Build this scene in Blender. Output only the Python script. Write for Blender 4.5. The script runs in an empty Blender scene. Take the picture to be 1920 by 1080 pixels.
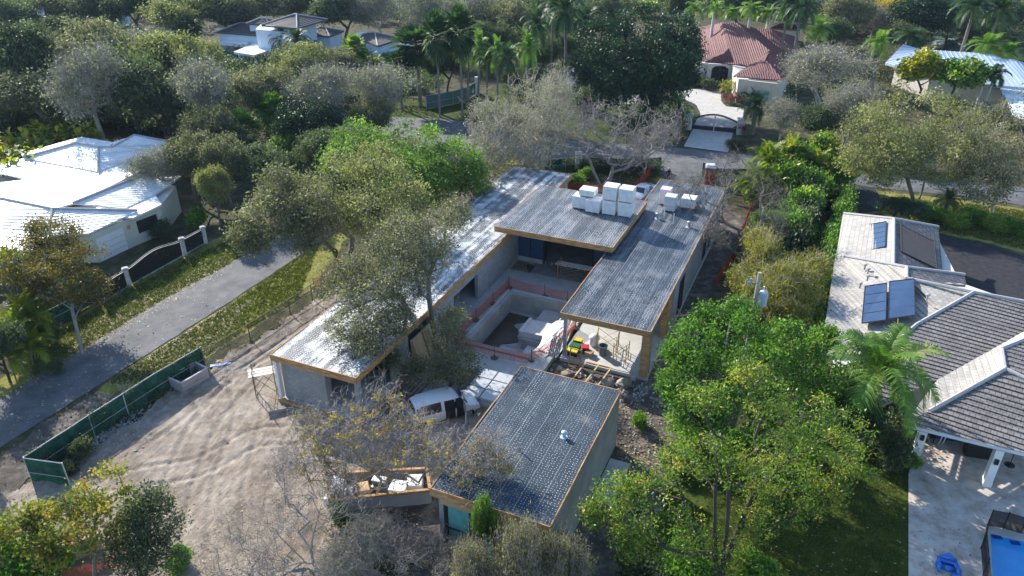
import bpy, math, random
import numpy as np
from mathutils import Matrix, Vector

# ------------------------------------------------------------------ camera, sky, sun, exposure
SC = bpy.context.scene
COL = SC.collection
R = math.radians
F_PX, PIT, YAW, CAMH = 1420.0, R(28.5), R(23.6), 30.0
cam = bpy.data.cameras.new('camera'); camo = bpy.data.objects.new('camera', cam); COL.objects.link(camo)
cam.sensor_width = 36.0; cam.lens = 36.0 * F_PX / 1920.0
cam.clip_start = 0.5; cam.clip_end = 3000
camo.location = (0, 0, CAMH); camo.rotation_euler = (R(90) - PIT, 0, 0)
SC.camera = camo
SUN_AZ, SUN_EL = R(-38), R(29)
world = bpy.data.worlds.new('World'); SC.world = world; world.use_nodes = True
wn = world.node_tree.nodes; wl = world.node_tree.links
sky = wn.new('ShaderNodeTexSky'); sky.sky_type = 'NISHITA'; sky.sun_disc = False
sky.sun_elevation = SUN_EL; sky.sun_rotation = SUN_AZ; sky.air_density = 1.0; sky.dust_density = 0.4; sky.ozone_density = 3.0
wn['Background'].inputs['Strength'].default_value = 0.15
wl.new(sky.outputs[0], wn['Background'].inputs['Color'])
sl = bpy.data.lights.new('sun', 'SUN'); sl.energy = 4.5; sl.angle = R(0.5); sl.color = (1.0, 0.945, 0.86)
so = bpy.data.objects.new('sun', sl); COL.objects.link(so)
sd = Vector((math.sin(SUN_AZ) * math.cos(SUN_EL), math.cos(SUN_AZ) * math.cos(SUN_EL), math.sin(SUN_EL)))
so.rotation_euler = (-sd).to_track_quat('-Z', 'Y').to_euler(); so.location = sd * 300
SC.view_settings.view_transform = 'Standard'; SC.view_settings.look = 'None'
SC.view_settings.exposure = 1.1; SC.view_settings.gamma = 1.0
SC.cycles.max_bounces = 6; SC.cycles.diffuse_bounces = 3; SC.cycles.glossy_bounces = 3; SC.cycles.transmission_bounces = 4; SC.cycles.transparent_max_bounces = 8
SC.cycles.sample_clamp_indirect = 6

# ------------------------------------------------------------------ pixel -> place on a level z
def ray(px, py):
    x, y = (px - 960) / F_PX, (py - 540) / F_PX
    cp, sp = math.cos(PIT), math.sin(PIT)
    return Vector((x, cp - y * sp, -sp - y * cp))
def G(px, py, z=0.0):
    d = ray(px, py); t = (z - CAMH) / d.z
    return Vector((d.x * t, d.y * t, z))
def dist(p): return (Vector(p) - Vector((0, 0, CAMH))).length
CY, SY = math.cos(YAW), math.sin(YAW)
def AB(b, a, z=0.0): return Vector((b * CY + a * SY, -b * SY + a * CY, z))   # the lot's own axes
HF = Matrix.Rotation(-YAW, 4, 'Z')

# ------------------------------------------------------------------ materials
MATS = {}
def nodes_of(name, rough=.8, spec=.3):
    m = bpy.data.materials.new(name); m.use_nodes = True
    n = m.node_tree.nodes; l = m.node_tree.links
    b = n['Principled BSDF']; b.inputs['Roughness'].default_value = rough
    b.inputs['Specular IOR Level'].default_value = spec
    return m, n, l, b
def ramp(n, stops):
    r = n.new('ShaderNodeValToRGB'); e = r.color_ramp.elements
    e[0].position, e[0].color = stops[0][0], (*stops[0][1], 1)
    e[1].position, e[1].color = stops[-1][0], (*stops[-1][1], 1)
    for p, c in stops[1:-1]:
        k = e.new(p); k.color = (*c, 1)
    return r
def texco(n, l, scale=(1, 1, 1), out='Object', rot=0):
    t = n.new('ShaderNodeTexCoord'); m = n.new('ShaderNodeMapping')
    m.inputs['Scale'].default_value = scale; m.inputs['Rotation'].default_value = (0, 0, rot)
    l.new(t.outputs[out], m.inputs['Vector']); return m.outputs[0]
def noise(n, l, vec, scale, detail=6, rough=.6):
    t = n.new('ShaderNodeTexNoise'); t.inputs['Scale'].default_value = scale
    t.inputs['Detail'].default_value = detail; t.inputs['Roughness'].default_value = rough
    l.new(vec, t.inputs['Vector']); return t.outputs['Fac']
def mixc(n, l, fac, a, b, mode='MIX'):
    m = n.new('ShaderNodeMix'); m.data_type = 'RGBA'; m.blend_type = mode
    for s, v in ((0, fac), (6, a), (7, b)):
        if hasattr(v, 'is_linked'): l.new(v, m.inputs[s])
        elif isinstance(v, (int, float)): m.inputs[s].default_value = v
        else: m.inputs[s].default_value = (*v, 1)
    return m.outputs[2]
def math_(n, l, op, a, b=None, c=None):
    m = n.new('ShaderNodeMath'); m.operation = op
    for i, v in enumerate((a, b, c)):
        if v is None: continue
        if hasattr(v, 'is_linked'): l.new(v, m.inputs[i])
        else: m.inputs[i].default_value = v
    return m.outputs[0]
def bump(n, l, b, h, strength=.4, d=.05):
    k = n.new('ShaderNodeBump'); k.inputs['Strength'].default_value = strength; k.inputs['Distance'].default_value = d
    l.new(h, k.inputs['Height']); l.new(k.outputs[0], b.inputs['Normal'])
def M(name, c1, c2=None, scale=3, rough=.8, spec=.3, bmp=.3, bd=.03, stretch=(1, 1, 1), metal=0, stops=None, out='Object', rr=None):
    if name in MATS: return MATS[name]
    m, n, l, b = nodes_of(name, rough, spec)
    b.inputs['Metallic'].default_value = metal
    c2 = c2 or tuple(x * .75 for x in c1)
    v = texco(n, l, stretch, out); f = noise(n, l, v, scale, 8, .65)
    r = ramp(n, stops or [(.35, c1), (.65, c2)]); l.new(f, r.inputs[0]); l.new(r.outputs[0], b.inputs['Base Color'])
    if rr:
        q = ramp(n, [(.4, (rr[0],) * 3), (.6, (rr[1],) * 3)]); l.new(noise(n, l, v, scale * .6, 4), q.inputs[0]); l.new(q.outputs[0], b.inputs['Roughness'])
    if bmp: bump(n, l, b, noise(n, l, v, scale * 6, 5), bmp, bd)
    MATS[name] = m; return m
def leafmat(name, stops, trans=.35, rough=.55, spec=.25):
    if name in MATS: return MATS[name]
    m, n, l, b = nodes_of(name, rough, spec)
    a = n.new('ShaderNodeAttribute'); a.attribute_name = 'tone'
    oi = n.new('ShaderNodeObjectInfo')
    s = math_(n, l, 'MULTIPLY_ADD', oi.outputs['Random'], .24, -.12)
    f = math_(n, l, 'ADD', a.outputs['Fac'], s)
    r = ramp(n, stops); l.new(f, r.inputs[0]); l.new(r.outputs[0], b.inputs['Base Color'])
    t = n.new('ShaderNodeBsdfTranslucent')
    l.new(mixc(n, l, 1.0, r.outputs[0], (1.0, 1.15, .6), 'MULTIPLY'), t.inputs['Color'])
    mx = n.new('ShaderNodeMixShader'); mx.inputs[0].default_value = trans
    l.new(b.outputs[0], mx.inputs[1]); l.new(t.outputs[0], mx.inputs[2])
    l.new(mx.outputs[0], n['Material Output'].inputs['Surface'])
    MATS[name] = m; return m

# ------------------------------------------------------------------ things and parts
ROOTM = {}
def thing(name, label, cat, loc=(0, 0, 0), rz=0.0, group=None, scale=None):
    o = bpy.data.objects.new(name, None); COL.objects.link(o); o.empty_display_size = .5
    o.location = loc; o.rotation_euler = (0, 0, rz)
    Mx = Matrix.Translation(loc) @ Matrix.Rotation(rz, 4, 'Z')
    if scale: o.scale = scale; Mx = Mx @ Matrix.Diagonal((*scale, 1))
    ROOTM[o.name] = Mx
    tag(o, label, cat, group); return o
def tag(o, label=None, cat=None, group=None, kind=None):
    if label: o['label'] = label
    if cat: o['category'] = cat
    if group: o['group'] = group
    if kind: o['kind'] = kind
    return o
class MB:
    def __init__(s): s.v = []; s.f = []; s.m = []; s.mi = 0; s.uv = None
    def poly(s, pts):
        k = len(s.v); s.v += [tuple(p) for p in pts]; s.f.append(list(range(k, k + len(pts)))); s.m.append(s.mi); return s
    def hexa(s, p):   # 4 bottom (ccw), 4 top
        k = len(s.v); s.v += [tuple(q) for q in p]
        for f in ((3, 2, 1, 0), (4, 5, 6, 7), (0, 1, 5, 4), (1, 2, 6, 5), (2, 3, 7, 6), (3, 0, 4, 7)):
            s.f.append([k + i for i in f]); s.m.append(s.mi)
        return s
    def box(s, c, d, rz=0.0):
        x, y, z = [t / 2 for t in d]; cs, sn = math.cos(rz), math.sin(rz); o = []
        for dz in (-z, z):
            for dx, dy in ((-x, -y), (x, -y), (x, y), (-x, y)):
                o.append((c[0] + dx * cs - dy * sn, c[1] + dx * sn + dy * cs, c[2] + dz))
        return s.hexa(o)
    def bz(s, x0, y0, z0, x1, y1, z1): return s.box(((x0 + x1) / 2, (y0 + y1) / 2, (z0 + z1) / 2), (abs(x1 - x0), abs(y1 - y0), abs(z1 - z0)))
    def prism(s, pts, z0, z1):
        n = len(pts); k = len(s.v)
        s.v += [(p[0], p[1], z0) for p in pts] + [(p[0], p[1], z1) for p in pts]
        s.f.append([k + n - 1 - i for i in range(n)]); s.f.append([k + n + i for i in range(n)]); s.m += [s.mi] * 2
        for i in range(n):
            j = (i + 1) % n; s.f.append([k + i, k + j, k + n + j, k + n + i]); s.m.append(s.mi)
        return s
    def tube(s, pts, rad, n=6, cap=True):
        pts = [Vector(p) for p in pts]
        if not hasattr(rad, '__len__'): rad = [rad] * len(pts)
        k = len(s.v); up = Vector((.13, .21, 1)).normalized()
        for i, p in enumerate(pts):
            t = (pts[min(i + 1, len(pts) - 1)] - pts[max(i - 1, 0)]).normalized()
            a = t.cross(up)
            if a.length < .05: a = t.cross(Vector((1, 0, 0)))
            a.normalize(); b = t.cross(a)
            for j in range(n):
                q = 2 * math.pi * j / n; s.v.append(tuple(p + (a * math.cos(q) + b * math.sin(q)) * rad[i]))
        for i in range(len(pts) - 1):
            for j in range(n):
                j2 = (j + 1) % n
                s.f.append([k + i * n + j, k + i * n + j2, k + (i + 1) * n + j2, k + (i + 1) * n + j]); s.m.append(s.mi)
        if cap:
            s.f.append([k + n - 1 - j for j in range(n)]); s.f.append([k + (len(pts) - 1) * n + j for j in range(n)]); s.m += [s.mi] * 2
        return s
    def lathe(s, c, prof, n=14):   # prof: (r,z)
        k = len(s.v)
        for r, z in prof:
            for j in range(n):
                q = 2 * math.pi * j / n; s.v.append((c[0] + r * math.cos(q), c[1] + r * math.sin(q), c[2] + z))
        for i in range(len(prof) - 1):
            for j in range(n):
                j2 = (j + 1) % n; s.f.append([k + i * n + j, k + i * n + j2, k + (i + 1) * n + j2, k + (i + 1) * n + j]); s.m.append(s.mi)
        s.f.append([k + n - 1 - j for j in range(n)]); s.f.append([k + (len(prof) - 1) * n + j for j in range(n)]); s.m += [s.mi] * 2
        return s
    def bar(s, p0, p1, w, h=None):
        p0, p1 = Vector(p0), Vector(p1); t = (p1 - p0).normalized(); h = h or w
        a = t.cross(Vector((0, 0, 1)))
        if a.length < .05: a = Vector((1, 0, 0))
        a.normalize(); b = a.cross(t)
        q = [p0 - a * w / 2 - b * h / 2, p0 + a * w / 2 - b * h / 2, p0 + a * w / 2 + b * h / 2, p0 - a * w / 2 + b * h / 2]
        return s.hexa(q + [x + (p1 - p0) for x in q])
    def build(s, name, mat, parent=None, frame=None, label=None, smooth=False, bevel=0):
        me = bpy.data.meshes.new(name)
        V = s.v
        T = frame or Matrix()
        if parent is not None:
            r = parent
            while r.parent: r = r.parent
            T = ROOTM[r.name].inverted() @ T
        if frame is not None or parent is not None: V = [tuple(T @ Vector(p)) for p in V]
        me.from_pydata(V, [], s.f)
        mats = mat if isinstance(mat, (list, tuple)) else [mat]
        for q in mats: me.materials.append(q)
        if len(mats) > 1: me.polygons.foreach_set('material_index', s.m)
        if s.uv:
            u = me.uv_layers.new(name='uv')
            flat = []
            for f in s.f:
                for i in f: flat += s.uv[i]
            u.data.foreach_set('uv', flat)
        if smooth: me.polygons.foreach_set('use_smooth', [True] * len(me.polygons))
        me.update()
        o = bpy.data.objects.new(name, me); COL.objects.link(o)
        if parent is not None: o.parent = parent
        if label: o['label'] = label
        if bevel:
            bv = o.modifiers.new('bevel', 'BEVEL'); bv.width = bevel; bv.segments = 2; bv.limit_method = 'ANGLE'
        return o
def copy_thing(root, loc, rz=None, label=None, scale=None):
    r = root.copy(); COL.objects.link(r); r.location = loc
    if rz is not None: r.rotation_euler = (0, 0, rz)
    if scale: r.scale = scale
    if label: r['label'] = label
    for ch in [c for c in bpy.data.objects if c.parent == root]:
        c = ch.copy(); COL.objects.link(c); c.parent = r
        for g in [x for x in bpy.data.objects if x.parent == ch]:
            d = g.copy(); COL.objects.link(d); d.parent = c
    return r
rnd = random.Random(7)
# ---- value noise used for terrain bumps and ragged sheet edges
_g = np.random.default_rng(3).random((256, 256))
def vnoise(x, y):
    x = np.asarray(x, float); y = np.asarray(y, float)
    xi = np.floor(x).astype(int); yi = np.floor(y).astype(int); fx = x - xi; fy = y - yi
    fx = fx * fx * (3 - 2 * fx); fy = fy * fy * (3 - 2 * fy)
    g = lambda i, j: _g[i % 256, j % 256]
    return (g(xi, yi) * (1 - fx) + g(xi + 1, yi) * fx) * (1 - fy) + (g(xi, yi + 1) * (1 - fx) + g(xi + 1, yi + 1) * fx) * fy
def fbm(x, y, o=4):
    s = 0; a = .5
    for i in range(o): s = s + a * vnoise(x * 2 ** i + 17 * i, y * 2 ** i + 5 * i); a *= .5
    return s
def smooth_poly(pts, seg=.5, jag=.15, seed=0):
    out = []; n = len(pts)
    for i in range(n):
        a, b = Vector(pts[i][:2]), Vector(pts[(i + 1) % n][:2]); L = (b - a).length; k = max(1, int(L / seg))
        nr = Vector((-(b - a).y, (b - a).x)).normalized()
        for j in range(k):
            p = a + (b - a) * (j / k)
            if jag: p = p + nr * jag * 2.4 * (float(fbm(p.x * 1.3 + seed, p.y * 1.3)) - .47)
            out.append((p.x, p.y))
    return out
def sheet(name, pts, z, mat, jag=.15, seg=.5):
    mb = MB(); q = smooth_poly(pts, seg, jag, len(name)) if jag else [(p[0], p[1]) for p in pts]
    mb.poly([(x, y, z) for x, y in q]); o = mb.build(name, mat); tag(o, kind='structure'); return o
def inside(poly, x, y):
    c = np.zeros(x.shape, bool); n = len(poly)
    for i in range(n):
        x0, y0 = poly[i][:2]; x1, y1 = poly[(i + 1) % n][:2]
        if y0 == y1: continue
        k = ((y0 > y) != (y1 > y)) & (x < (x1 - x0) * (y - y0) / (y1 - y0) + x0); c ^= k
    return c
def npmesh(name, V, F, mats, tone=None, mi=None):
    me = bpy.data.meshes.new(name); V = np.asarray(V, np.float32); F = np.asarray(F, np.int32); k = F.shape[1]
    me.vertices.add(len(V)); me.vertices.foreach_set('co', V.ravel())
    me.loops.add(F.size); me.loops.foreach_set('vertex_index', F.ravel())
    me.polygons.add(len(F)); me.polygons.foreach_set('loop_start', np.arange(0, F.size, k, dtype=np.int32))
    me.polygons.foreach_set('loop_total', np.full(len(F), k, np.int32))
    for q in (mats if isinstance(mats, (list, tuple)) else [mats]): me.materials.append(q)
    if mi is not None: me.polygons.foreach_set('material_index', np.asarray(mi, np.int32))
    me.update(calc_edges=True)
    if tone is not None:
        a = me.attributes.new('tone', 'FLOAT', 'FACE'); a.data.foreach_set('value', np.asarray(tone, np.float32))
    me.validate(); return me
# ------------------------------------------------------------------ setting materials
def dotted_roof(name, base, patch, white, thr, ro, cell=.185, spec=.5, dotc=(.70, .72, .72)):
    m, n, l, b = nodes_of(name, .4, spec)
    v = texco(n, l)
    vo = n.new('ShaderNodeTexVoronoi'); vo.voronoi_dimensions = '2D'; vo.inputs['Scale'].default_value = 1 / cell; vo.inputs['Randomness'].default_value = .42
    l.new(v, vo.inputs['Vector'])
    vs = texco(n, l, (1.7, .12, 1)); st = noise(n, l, vs, 1.0, 2)                 # strips of roofing along the wing
    nb = noise(n, l, v, .45, 7, .7)
    # dot radius varies from strip to strip
    t = n.new('ShaderNodeMapRange'); t.inputs[1].default_value = .35; t.inputs[2].default_value = .62; t.inputs[3].default_value = thr[0]; t.inputs[4].default_value = thr[1]
    l.new(st, t.inputs[0])
    dot = math_(n, l, 'LESS_THAN', vo.outputs['Distance'], t.outputs[0])
    sep = n.new('ShaderNodeSeparateXYZ'); l.new(v, sep.inputs[0])
    fx = math_(n, l, 'FRACT', math_(n, l, 'MULTIPLY', sep.outputs[0], .98))
    seam = math_(n, l, 'LESS_THAN', fx, .05)
    r1 = ramp(n, [(.40, base), (.55, tuple(x * 1.5 for x in base)), (.66, patch)]); l.new(nb, r1.inputs[0])
    c = mixc(n, l, math_(n, l, 'MULTIPLY', seam, .22), r1.outputs[0], (.42, .43, .44))
    wp = ramp(n, [(.50, (0, 0, 0)), (.62, (1, 1, 1))]); l.new(math_(n, l, 'ADD', math_(n, l, 'MULTIPLY', st, .55), math_(n, l, 'MULTIPLY', noise(n, l, v, .9, 6, .7), .5)), wp.inputs[0])
    c = mixc(n, l, math_(n, l, 'MULTIPLY', wp.outputs[0], white), c, (.62, .63, .63))
    c = mixc(n, l, dot, c, dotc)
    l.new(c, b.inputs['Base Color'])
    q = ramp(n, [(.38, (ro[0],) * 3), (.62, (ro[1],) * 3)]); l.new(noise(n, l, v, .8, 5, .6), q.inputs[0]); l.new(q.outputs[0], b.inputs['Roughness'])
    bump(n, l, b, math_(n, l, 'ADD', math_(n, l, 'MULTIPLY', dot, .5), noise(n, l, v, 9, 4)), .35, .02)
    return m
def blockwall(name, c1, c2, mortar, bw=.4, bh=.2, dirty=.5, vert='y'):
    m, n, l, b = nodes_of(name, .9, .2)
    t = n.new('ShaderNodeTexCoord'); sp = n.new('ShaderNodeSeparateXYZ'); cb = n.new('ShaderNodeCombineXYZ')
    l.new(t.outputs['Object'], sp.inputs[0])
    l.new(math_(n, l, 'ADD', sp.outputs[0], sp.outputs[1]), cb.inputs[0]); l.new(sp.outputs[2], cb.inputs[1])
    br = n.new('ShaderNodeTexBrick'); br.inputs['Scale'].default_value = 1; br.inputs['Brick Width'].default_value = bw; br.inputs['Row Height'].default_value = bh
    br.inputs['Mortar Size'].default_value = .012; br.inputs['Color1'].default_value = (*c1, 1); br.inputs['Color2'].default_value = (*c2, 1); br.inputs['Mortar'].default_value = (*mortar, 1)
    l.new(cb.outputs[0], br.inputs['Vector'])
    f = noise(n, l, t.outputs['Object'], .9, 8, .65)
    r = ramp(n, [(.3, (.62, .62, .6)), (.55, (1, 1, 1)), (.75, (1.15, 1.13, 1.1))]); l.new(f, r.inputs[0])
    l.new(mixc(n, l, dirty, br.outputs['Color'], mixc(n, l, 1, br.outputs['Color'], r.outputs[0], 'MULTIPLY')), b.inputs['Base Color'])
    bump(n, l, b, br.outputs['Fac'], -.35, .015); return m
def tilemat(name, cols, w=.33, h=.4, rough=.75, spec=.3, mort=.02, mc=(.1, .1, .1), lich=.4):
    m, n, l, b = nodes_of(name, rough, spec)
    t = n.new('ShaderNodeUVMap'); t.uv_map = 'uv'
    br = n.new('ShaderNodeTexBrick'); br.inputs['Scale'].default_value = 1; br.inputs['Brick Width'].default_value = w; br.inputs['Row Height'].default_value = h
    br.inputs['Mortar Size'].default_value = mort; br.inputs['Bias'].default_value = 0
    br.inputs['Color1'].default_value = (*cols[0], 1); br.inputs['Color2'].default_value = (*cols[1], 1); br.inputs['Mortar'].default_value = (*mc, 1)
    l.new(t.outputs[0], br.inputs['Vector'])
    f = noise(n, l, texco(n, l), .7, 7, .7); r = ramp(n, [(.35, (.7, .68, .66)), (.6, (1.1, 1.1, 1.1))]); l.new(f, r.inputs[0])
    l.new(mixc(n, l, lich, br.outputs['Color'], mixc(n, l, 1, br.outputs['Color'], r.outputs[0], 'MULTIPLY')), b.inputs['Base Color'])
    bump(n, l, b, br.outputs['Fac'], -.2, .01); return m

m_ground = M('forest floor', (.05, .05, .028), (.10, .085, .055), .8, .95, .1, .6, .1, stops=[(.3, (.03, .04, .018)), (.48, (.06, .06, .03)), (.62, (.11, .09, .06)), (.75, (.16, .14, .10))])
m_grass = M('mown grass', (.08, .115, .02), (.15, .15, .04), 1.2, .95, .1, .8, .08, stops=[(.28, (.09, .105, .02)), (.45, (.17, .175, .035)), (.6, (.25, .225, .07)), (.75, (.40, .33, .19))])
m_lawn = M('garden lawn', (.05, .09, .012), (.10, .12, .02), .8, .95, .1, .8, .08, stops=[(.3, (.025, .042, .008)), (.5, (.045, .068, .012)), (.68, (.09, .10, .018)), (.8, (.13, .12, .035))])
m_sand = M('site sand', (.47, .41, .345), (.33, .285, .235), .5, .95, .1, .7, .06, stops=[(.28, (.12, .098, .08)), (.42, (.25, .212, .175)), (.54, (.36, .315, .27)), (.70, (.50, .455, .40))])
def sandmat():
    m, n, l, b = nodes_of('site sand', .95, .1)
    v = texco(n, l); va = texco(n, l, (1, 1, 1), 'Object', YAW - .12)
    mp = n.new('ShaderNodeMapping'); mp.inputs['Scale'].default_value = (2.2, .42, 1); l.new(va, mp.inputs['Vector'])
    big = noise(n, l, v, .33, 7, .6); streak = noise(n, l, mp.outputs[0], 1.1, 6, .65); fine = noise(n, l, v, 7, 6, .75); mid = noise(n, l, v, 1.7, 8, .7)
    for q_ in n:
        if q_.type == 'TEX_NOISE' and abs(q_.inputs['Scale'].default_value - 1.1) < .01: q_.inputs['Distortion'].default_value = 1.1
    r1 = ramp(n, [(.30, (.115, .088, .064)), (.43, (.22, .178, .137)), (.55, (.33, .28, .226)), (.70, (.48, .425, .36))])
    l.new(math_(n, l, 'ADD', math_(n, l, 'MULTIPLY', big, .5), math_(n, l, 'MULTIPLY', mid, .5)), r1.inputs[0])
    r2 = ramp(n, [(.36, (.55, .52, .49)), (.5, (1, 1, 1)), (.66, (1.12, 1.12, 1.12))]); l.new(streak, r2.inputs[0])
    r3 = ramp(n, [(.33, (.55, .52, .5)), (.45, (1, 1, 1)), (.62, (1.0, 1.0, 1.0)), (.72, (1.3, 1.3, 1.3))]); l.new(fine, r3.inputs[0])
    c = mixc(n, l, .38, r1.outputs[0], mixc(n, l, 1, r1.outputs[0], r2.outputs[0], 'MULTIPLY'))
    l.new(mixc(n, l, 1, c, r3.outputs[0], 'MULTIPLY'), b.inputs['Base Color'])
    bump(n, l, b, math_(n, l, 'ADD', math_(n, l, 'MULTIPLY', streak, .9), math_(n, l, 'ADD', mid, math_(n, l, 'MULTIPLY', fine, .5))), .7, .1)
    return m
m_sand = sandmat()
m_mud = M('dark soil', (.10, .085, .07), (.2, .17, .14), 1.2, .95, .1, .8, .06, stops=[(.3, (.05, .042, .035)), (.5, (.10, .085, .07)), (.66, (.2, .175, .145)), (.8, (.33, .30, .26))])
m_asph = M('weathered asphalt', (.17, .17, .17), (.21, .205, .2), .6, .85, .3, .5, .015, stretch=(1, 1, 1), stops=[(.28, (.06, .062, .068)), (.44, (.095, .097, .102)), (.56, (.125, .125, .127)), (.72, (.175, .172, .168))])
m_asph2 = M('street asphalt', (.2, .2, .2), (.26, .255, .25), .7, .85, .3, .3, .01)
m_black = M('new black asphalt', (.022, .022, .026), (.04, .04, .044), 2, .9, .2, .4, .01)
m_paver = M('pale pavers', (.52, .49, .45), (.40, .375, .34), 1.5, .8, .3, .3, .01)
m_trav = M('travertine', (.56, .48, .41), (.42, .34, .28), 1.1, .6, .4, .25, .01, stops=[(.3, (.30, .22, .17)), (.45, (.46, .39, .33)), (.6, (.58, .52, .46)), (.8, (.66, .61, .56))])
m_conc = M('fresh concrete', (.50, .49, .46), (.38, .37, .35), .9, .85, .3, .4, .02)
m_conc_d = M('darker concrete', (.20, .19, .18), (.32, .31, .29), .9, .7, .4, .4, .02)  # darker, slightly smoother tone of the concrete
m_stucco = M('grey stucco', (.36, .36, .35), (.27, .27, .265), .7, .9, .2, .3, .02)
m_block = blockwall('concrete block', (.36, .36, .35), (.30, .30, .295), (.24, .24, .235))
m_form = M('formwork timber', (.50, .28, .10), (.34, .17, .055), 1.6, .75, .3, .3, .01, stretch=(1, 1, 6), stops=[(.25, (.13, .07, .03)), (.42, (.34, .175, .065)), (.56, (.46, .27, .12)), (.75, (.58, .42, .24))])
m_ply = M('plywood', (.52, .37, .22), (.40, .26, .14), 1.2, .8, .2, .2, .01)
m_steel = M('galvanised steel', (.45, .46, .47), (.36, .37, .38), 5, .45, .5, 0, metal=.7)
m_dark = M('painted interior shade', (.02, .02, .022), (.035, .034, .035), 2, .9, .1, 0)  # near-black: the shade of rooms and openings put into the colour
m_blue = M('blue membrane', (.02, .055, .13), (.03, .075, .16), 1.2, .5, .4, .1, .01)
m_white = M('white paint', (.78, .78, .77), (.72, .72, .71), 1.2, .6, .4, .1, .005)
m_black_metal = M('black metal', (.012, .012, .014), (.02, .02, .022), 4, .4, .5, 0)
m_wrap = M('white shrink wrap', (.80, .80, .80), (.62, .63, .65), 2.2, .32, .5, .9, .05)
m_greywrap = M('translucent wrapped blocks', (.40, .40, .40), (.30, .30, .305), 4, .3, .6, .5, .02)
m_dot_g = dotted_roof('dotted roofing, garage', (.032, .045, .058), (.15, .14, .125), .0, (.07, .18), (.55, .75), .168, .12, (.38, .41, .43))
m_dot_e = dotted_roof('dotted roofing, east wing', (.030, .040, .052), (.075, .08, .085), .12, (.08, .17), (.42, .62), .185, .2, (.45, .48, .50))
m_dot_c = dotted_roof('dotted roofing, centre', (.045, .052, .06), (.11, .085, .065), .15, (.13, .22), (.36, .58), .185, .26, (.5, .52, .53))
m_dot_w = dotted_roof('dotted roofing, west wing', (.06, .065, .07), (.17, .165, .16), 1.0, (.12, .24), (.34, .6), .185, .36)  # white patches put the sun's glare into the roofing colour

# ------------------------------------------------------------------ ground
PB = (-21.5, 41.6, -15.5, 49.1)          # the dug pool: a hole in the ground
mb = MB()
for q in ((-1500, -900, 1500, PB[1]), (-1500, PB[3], 1500, 1700), (-1500, PB[1], PB[0], PB[3]), (PB[2], PB[1], 1500, PB[3])):
    mb.poly([(q[0], q[1], 0), (q[2], q[1], 0), (q[2], q[3], 0), (q[0], q[3], 0)])
tag(mb.build('ground', m_ground, None, HF), kind='structure')
P = lambda L, z=0: [G(x, y, z) for x, y in L]
# the lane on the left, up to the street behind the trees
lane = [(-160, 850), (50, 718), (159, 653), (313, 559), (420, 501), (480, 467), (567, 423), (640, 380), (720, 320), (790, 262), (700, 250), (560, 225), (560, 205), (700, 218), (800, 222), (880, 228), (980, 250), (1100, 268), (1240, 274),
        (1390, 290), (1500, 308), (1600, 322), (1750, 342), (1930, 352), (2200, 360), (2200, 402), (1930, 386), (1760, 364), (1590, 347), (1480, 335), (1420, 338), (1330, 352), (1255, 352), (1245, 328), (1150, 318), (1040, 308), (940, 288), (870, 285), (800, 330), (627, 437), (420, 573), (284, 660), (190, 720), (0, 840), (-160, 960)]
sheet('lane_and_street', P(lane), .03, m_asph, .12, .8)
sheet('verge_grass', P([(-60, 770), (60, 650), (180, 570), (300, 505), (400, 450), (470, 420), (520, 432), (470, 472), (420, 503), (313, 561), (159, 656), (50, 722), (-60, 790)]), .012, m_grass, .35)
sheet('verge_grass', P([(150, 760), (200, 718), (284, 663), (420, 577), (627, 441), (660, 430), (600, 530), (500, 600), (385, 672), (300, 735), (180, 800)]), .012, m_grass, .35)
sheet('front_lawn', P([(870, 300), (960, 300), (1150, 318), (1245, 330), (1235, 350), (1180, 372), (1000, 372), (900, 345)]), .012, m_grass, .4)
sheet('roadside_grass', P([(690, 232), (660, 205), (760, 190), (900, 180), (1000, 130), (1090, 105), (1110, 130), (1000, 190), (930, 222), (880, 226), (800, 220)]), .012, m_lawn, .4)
sheet('side_road', P([(1025, 160), (1100, 112), (1115, 132), (1060, 170), (1120, 185), (1230, 175), (1250, 190), (1120, 200)]), .02, m_asph2, .2)
sheet('gate_lawn', P([(1100, 180), (1180, 170), (1240, 178), (1285, 195), (1312, 215), (1296, 240), (1270, 272), (1120, 266), (1060, 235)]), .012, m_lawn, .3)
sheet('roadside_grass', P([(1590, 352), (1760, 370), (1930, 392), (2200, 410), (2200, 520), (1930, 478), (1835, 452), (1765, 440), (1740, 425), (1650, 400), (1560, 430), (1540, 380)]), .012, m_grass, .4)
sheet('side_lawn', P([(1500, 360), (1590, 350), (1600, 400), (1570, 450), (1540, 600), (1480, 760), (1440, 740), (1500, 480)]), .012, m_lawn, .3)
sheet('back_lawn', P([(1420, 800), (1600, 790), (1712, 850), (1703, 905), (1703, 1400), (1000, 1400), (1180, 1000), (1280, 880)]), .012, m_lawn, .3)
sheet('black_driveway', P([(1590, 345), (1640, 352), (1660, 395), (1612, 400), (1600, 370)]), .034, m_black, .15)
sheet('black_driveway', P([(1735, 430), (1790, 445), (1840, 455), (1930, 482), (2200, 560), (2200, 640), (1930, 575), (1740, 520)]), .034, m_black, .15)
sheet('paved_forecourt', P([(1262, 172), (1340, 163), (1352, 170), (1352, 190), (1362, 200), (1395, 203), (1392, 228), (1374, 240), (1300, 236), (1314, 214), (1306, 198), (1280, 184)]), .04, m_paver, .08)
sheet('paved_forecourt', P([(1302, 238), (1376, 244), (1364, 286), (1282, 275)]), .044, m_paver, .0)
sheet('patio', P([(1703, 890), (1716, 848), (1745, 790), (1930, 830), (2300, 930), (2300, 1500), (1703, 1400)]), .05, m_trav, 0)
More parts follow.
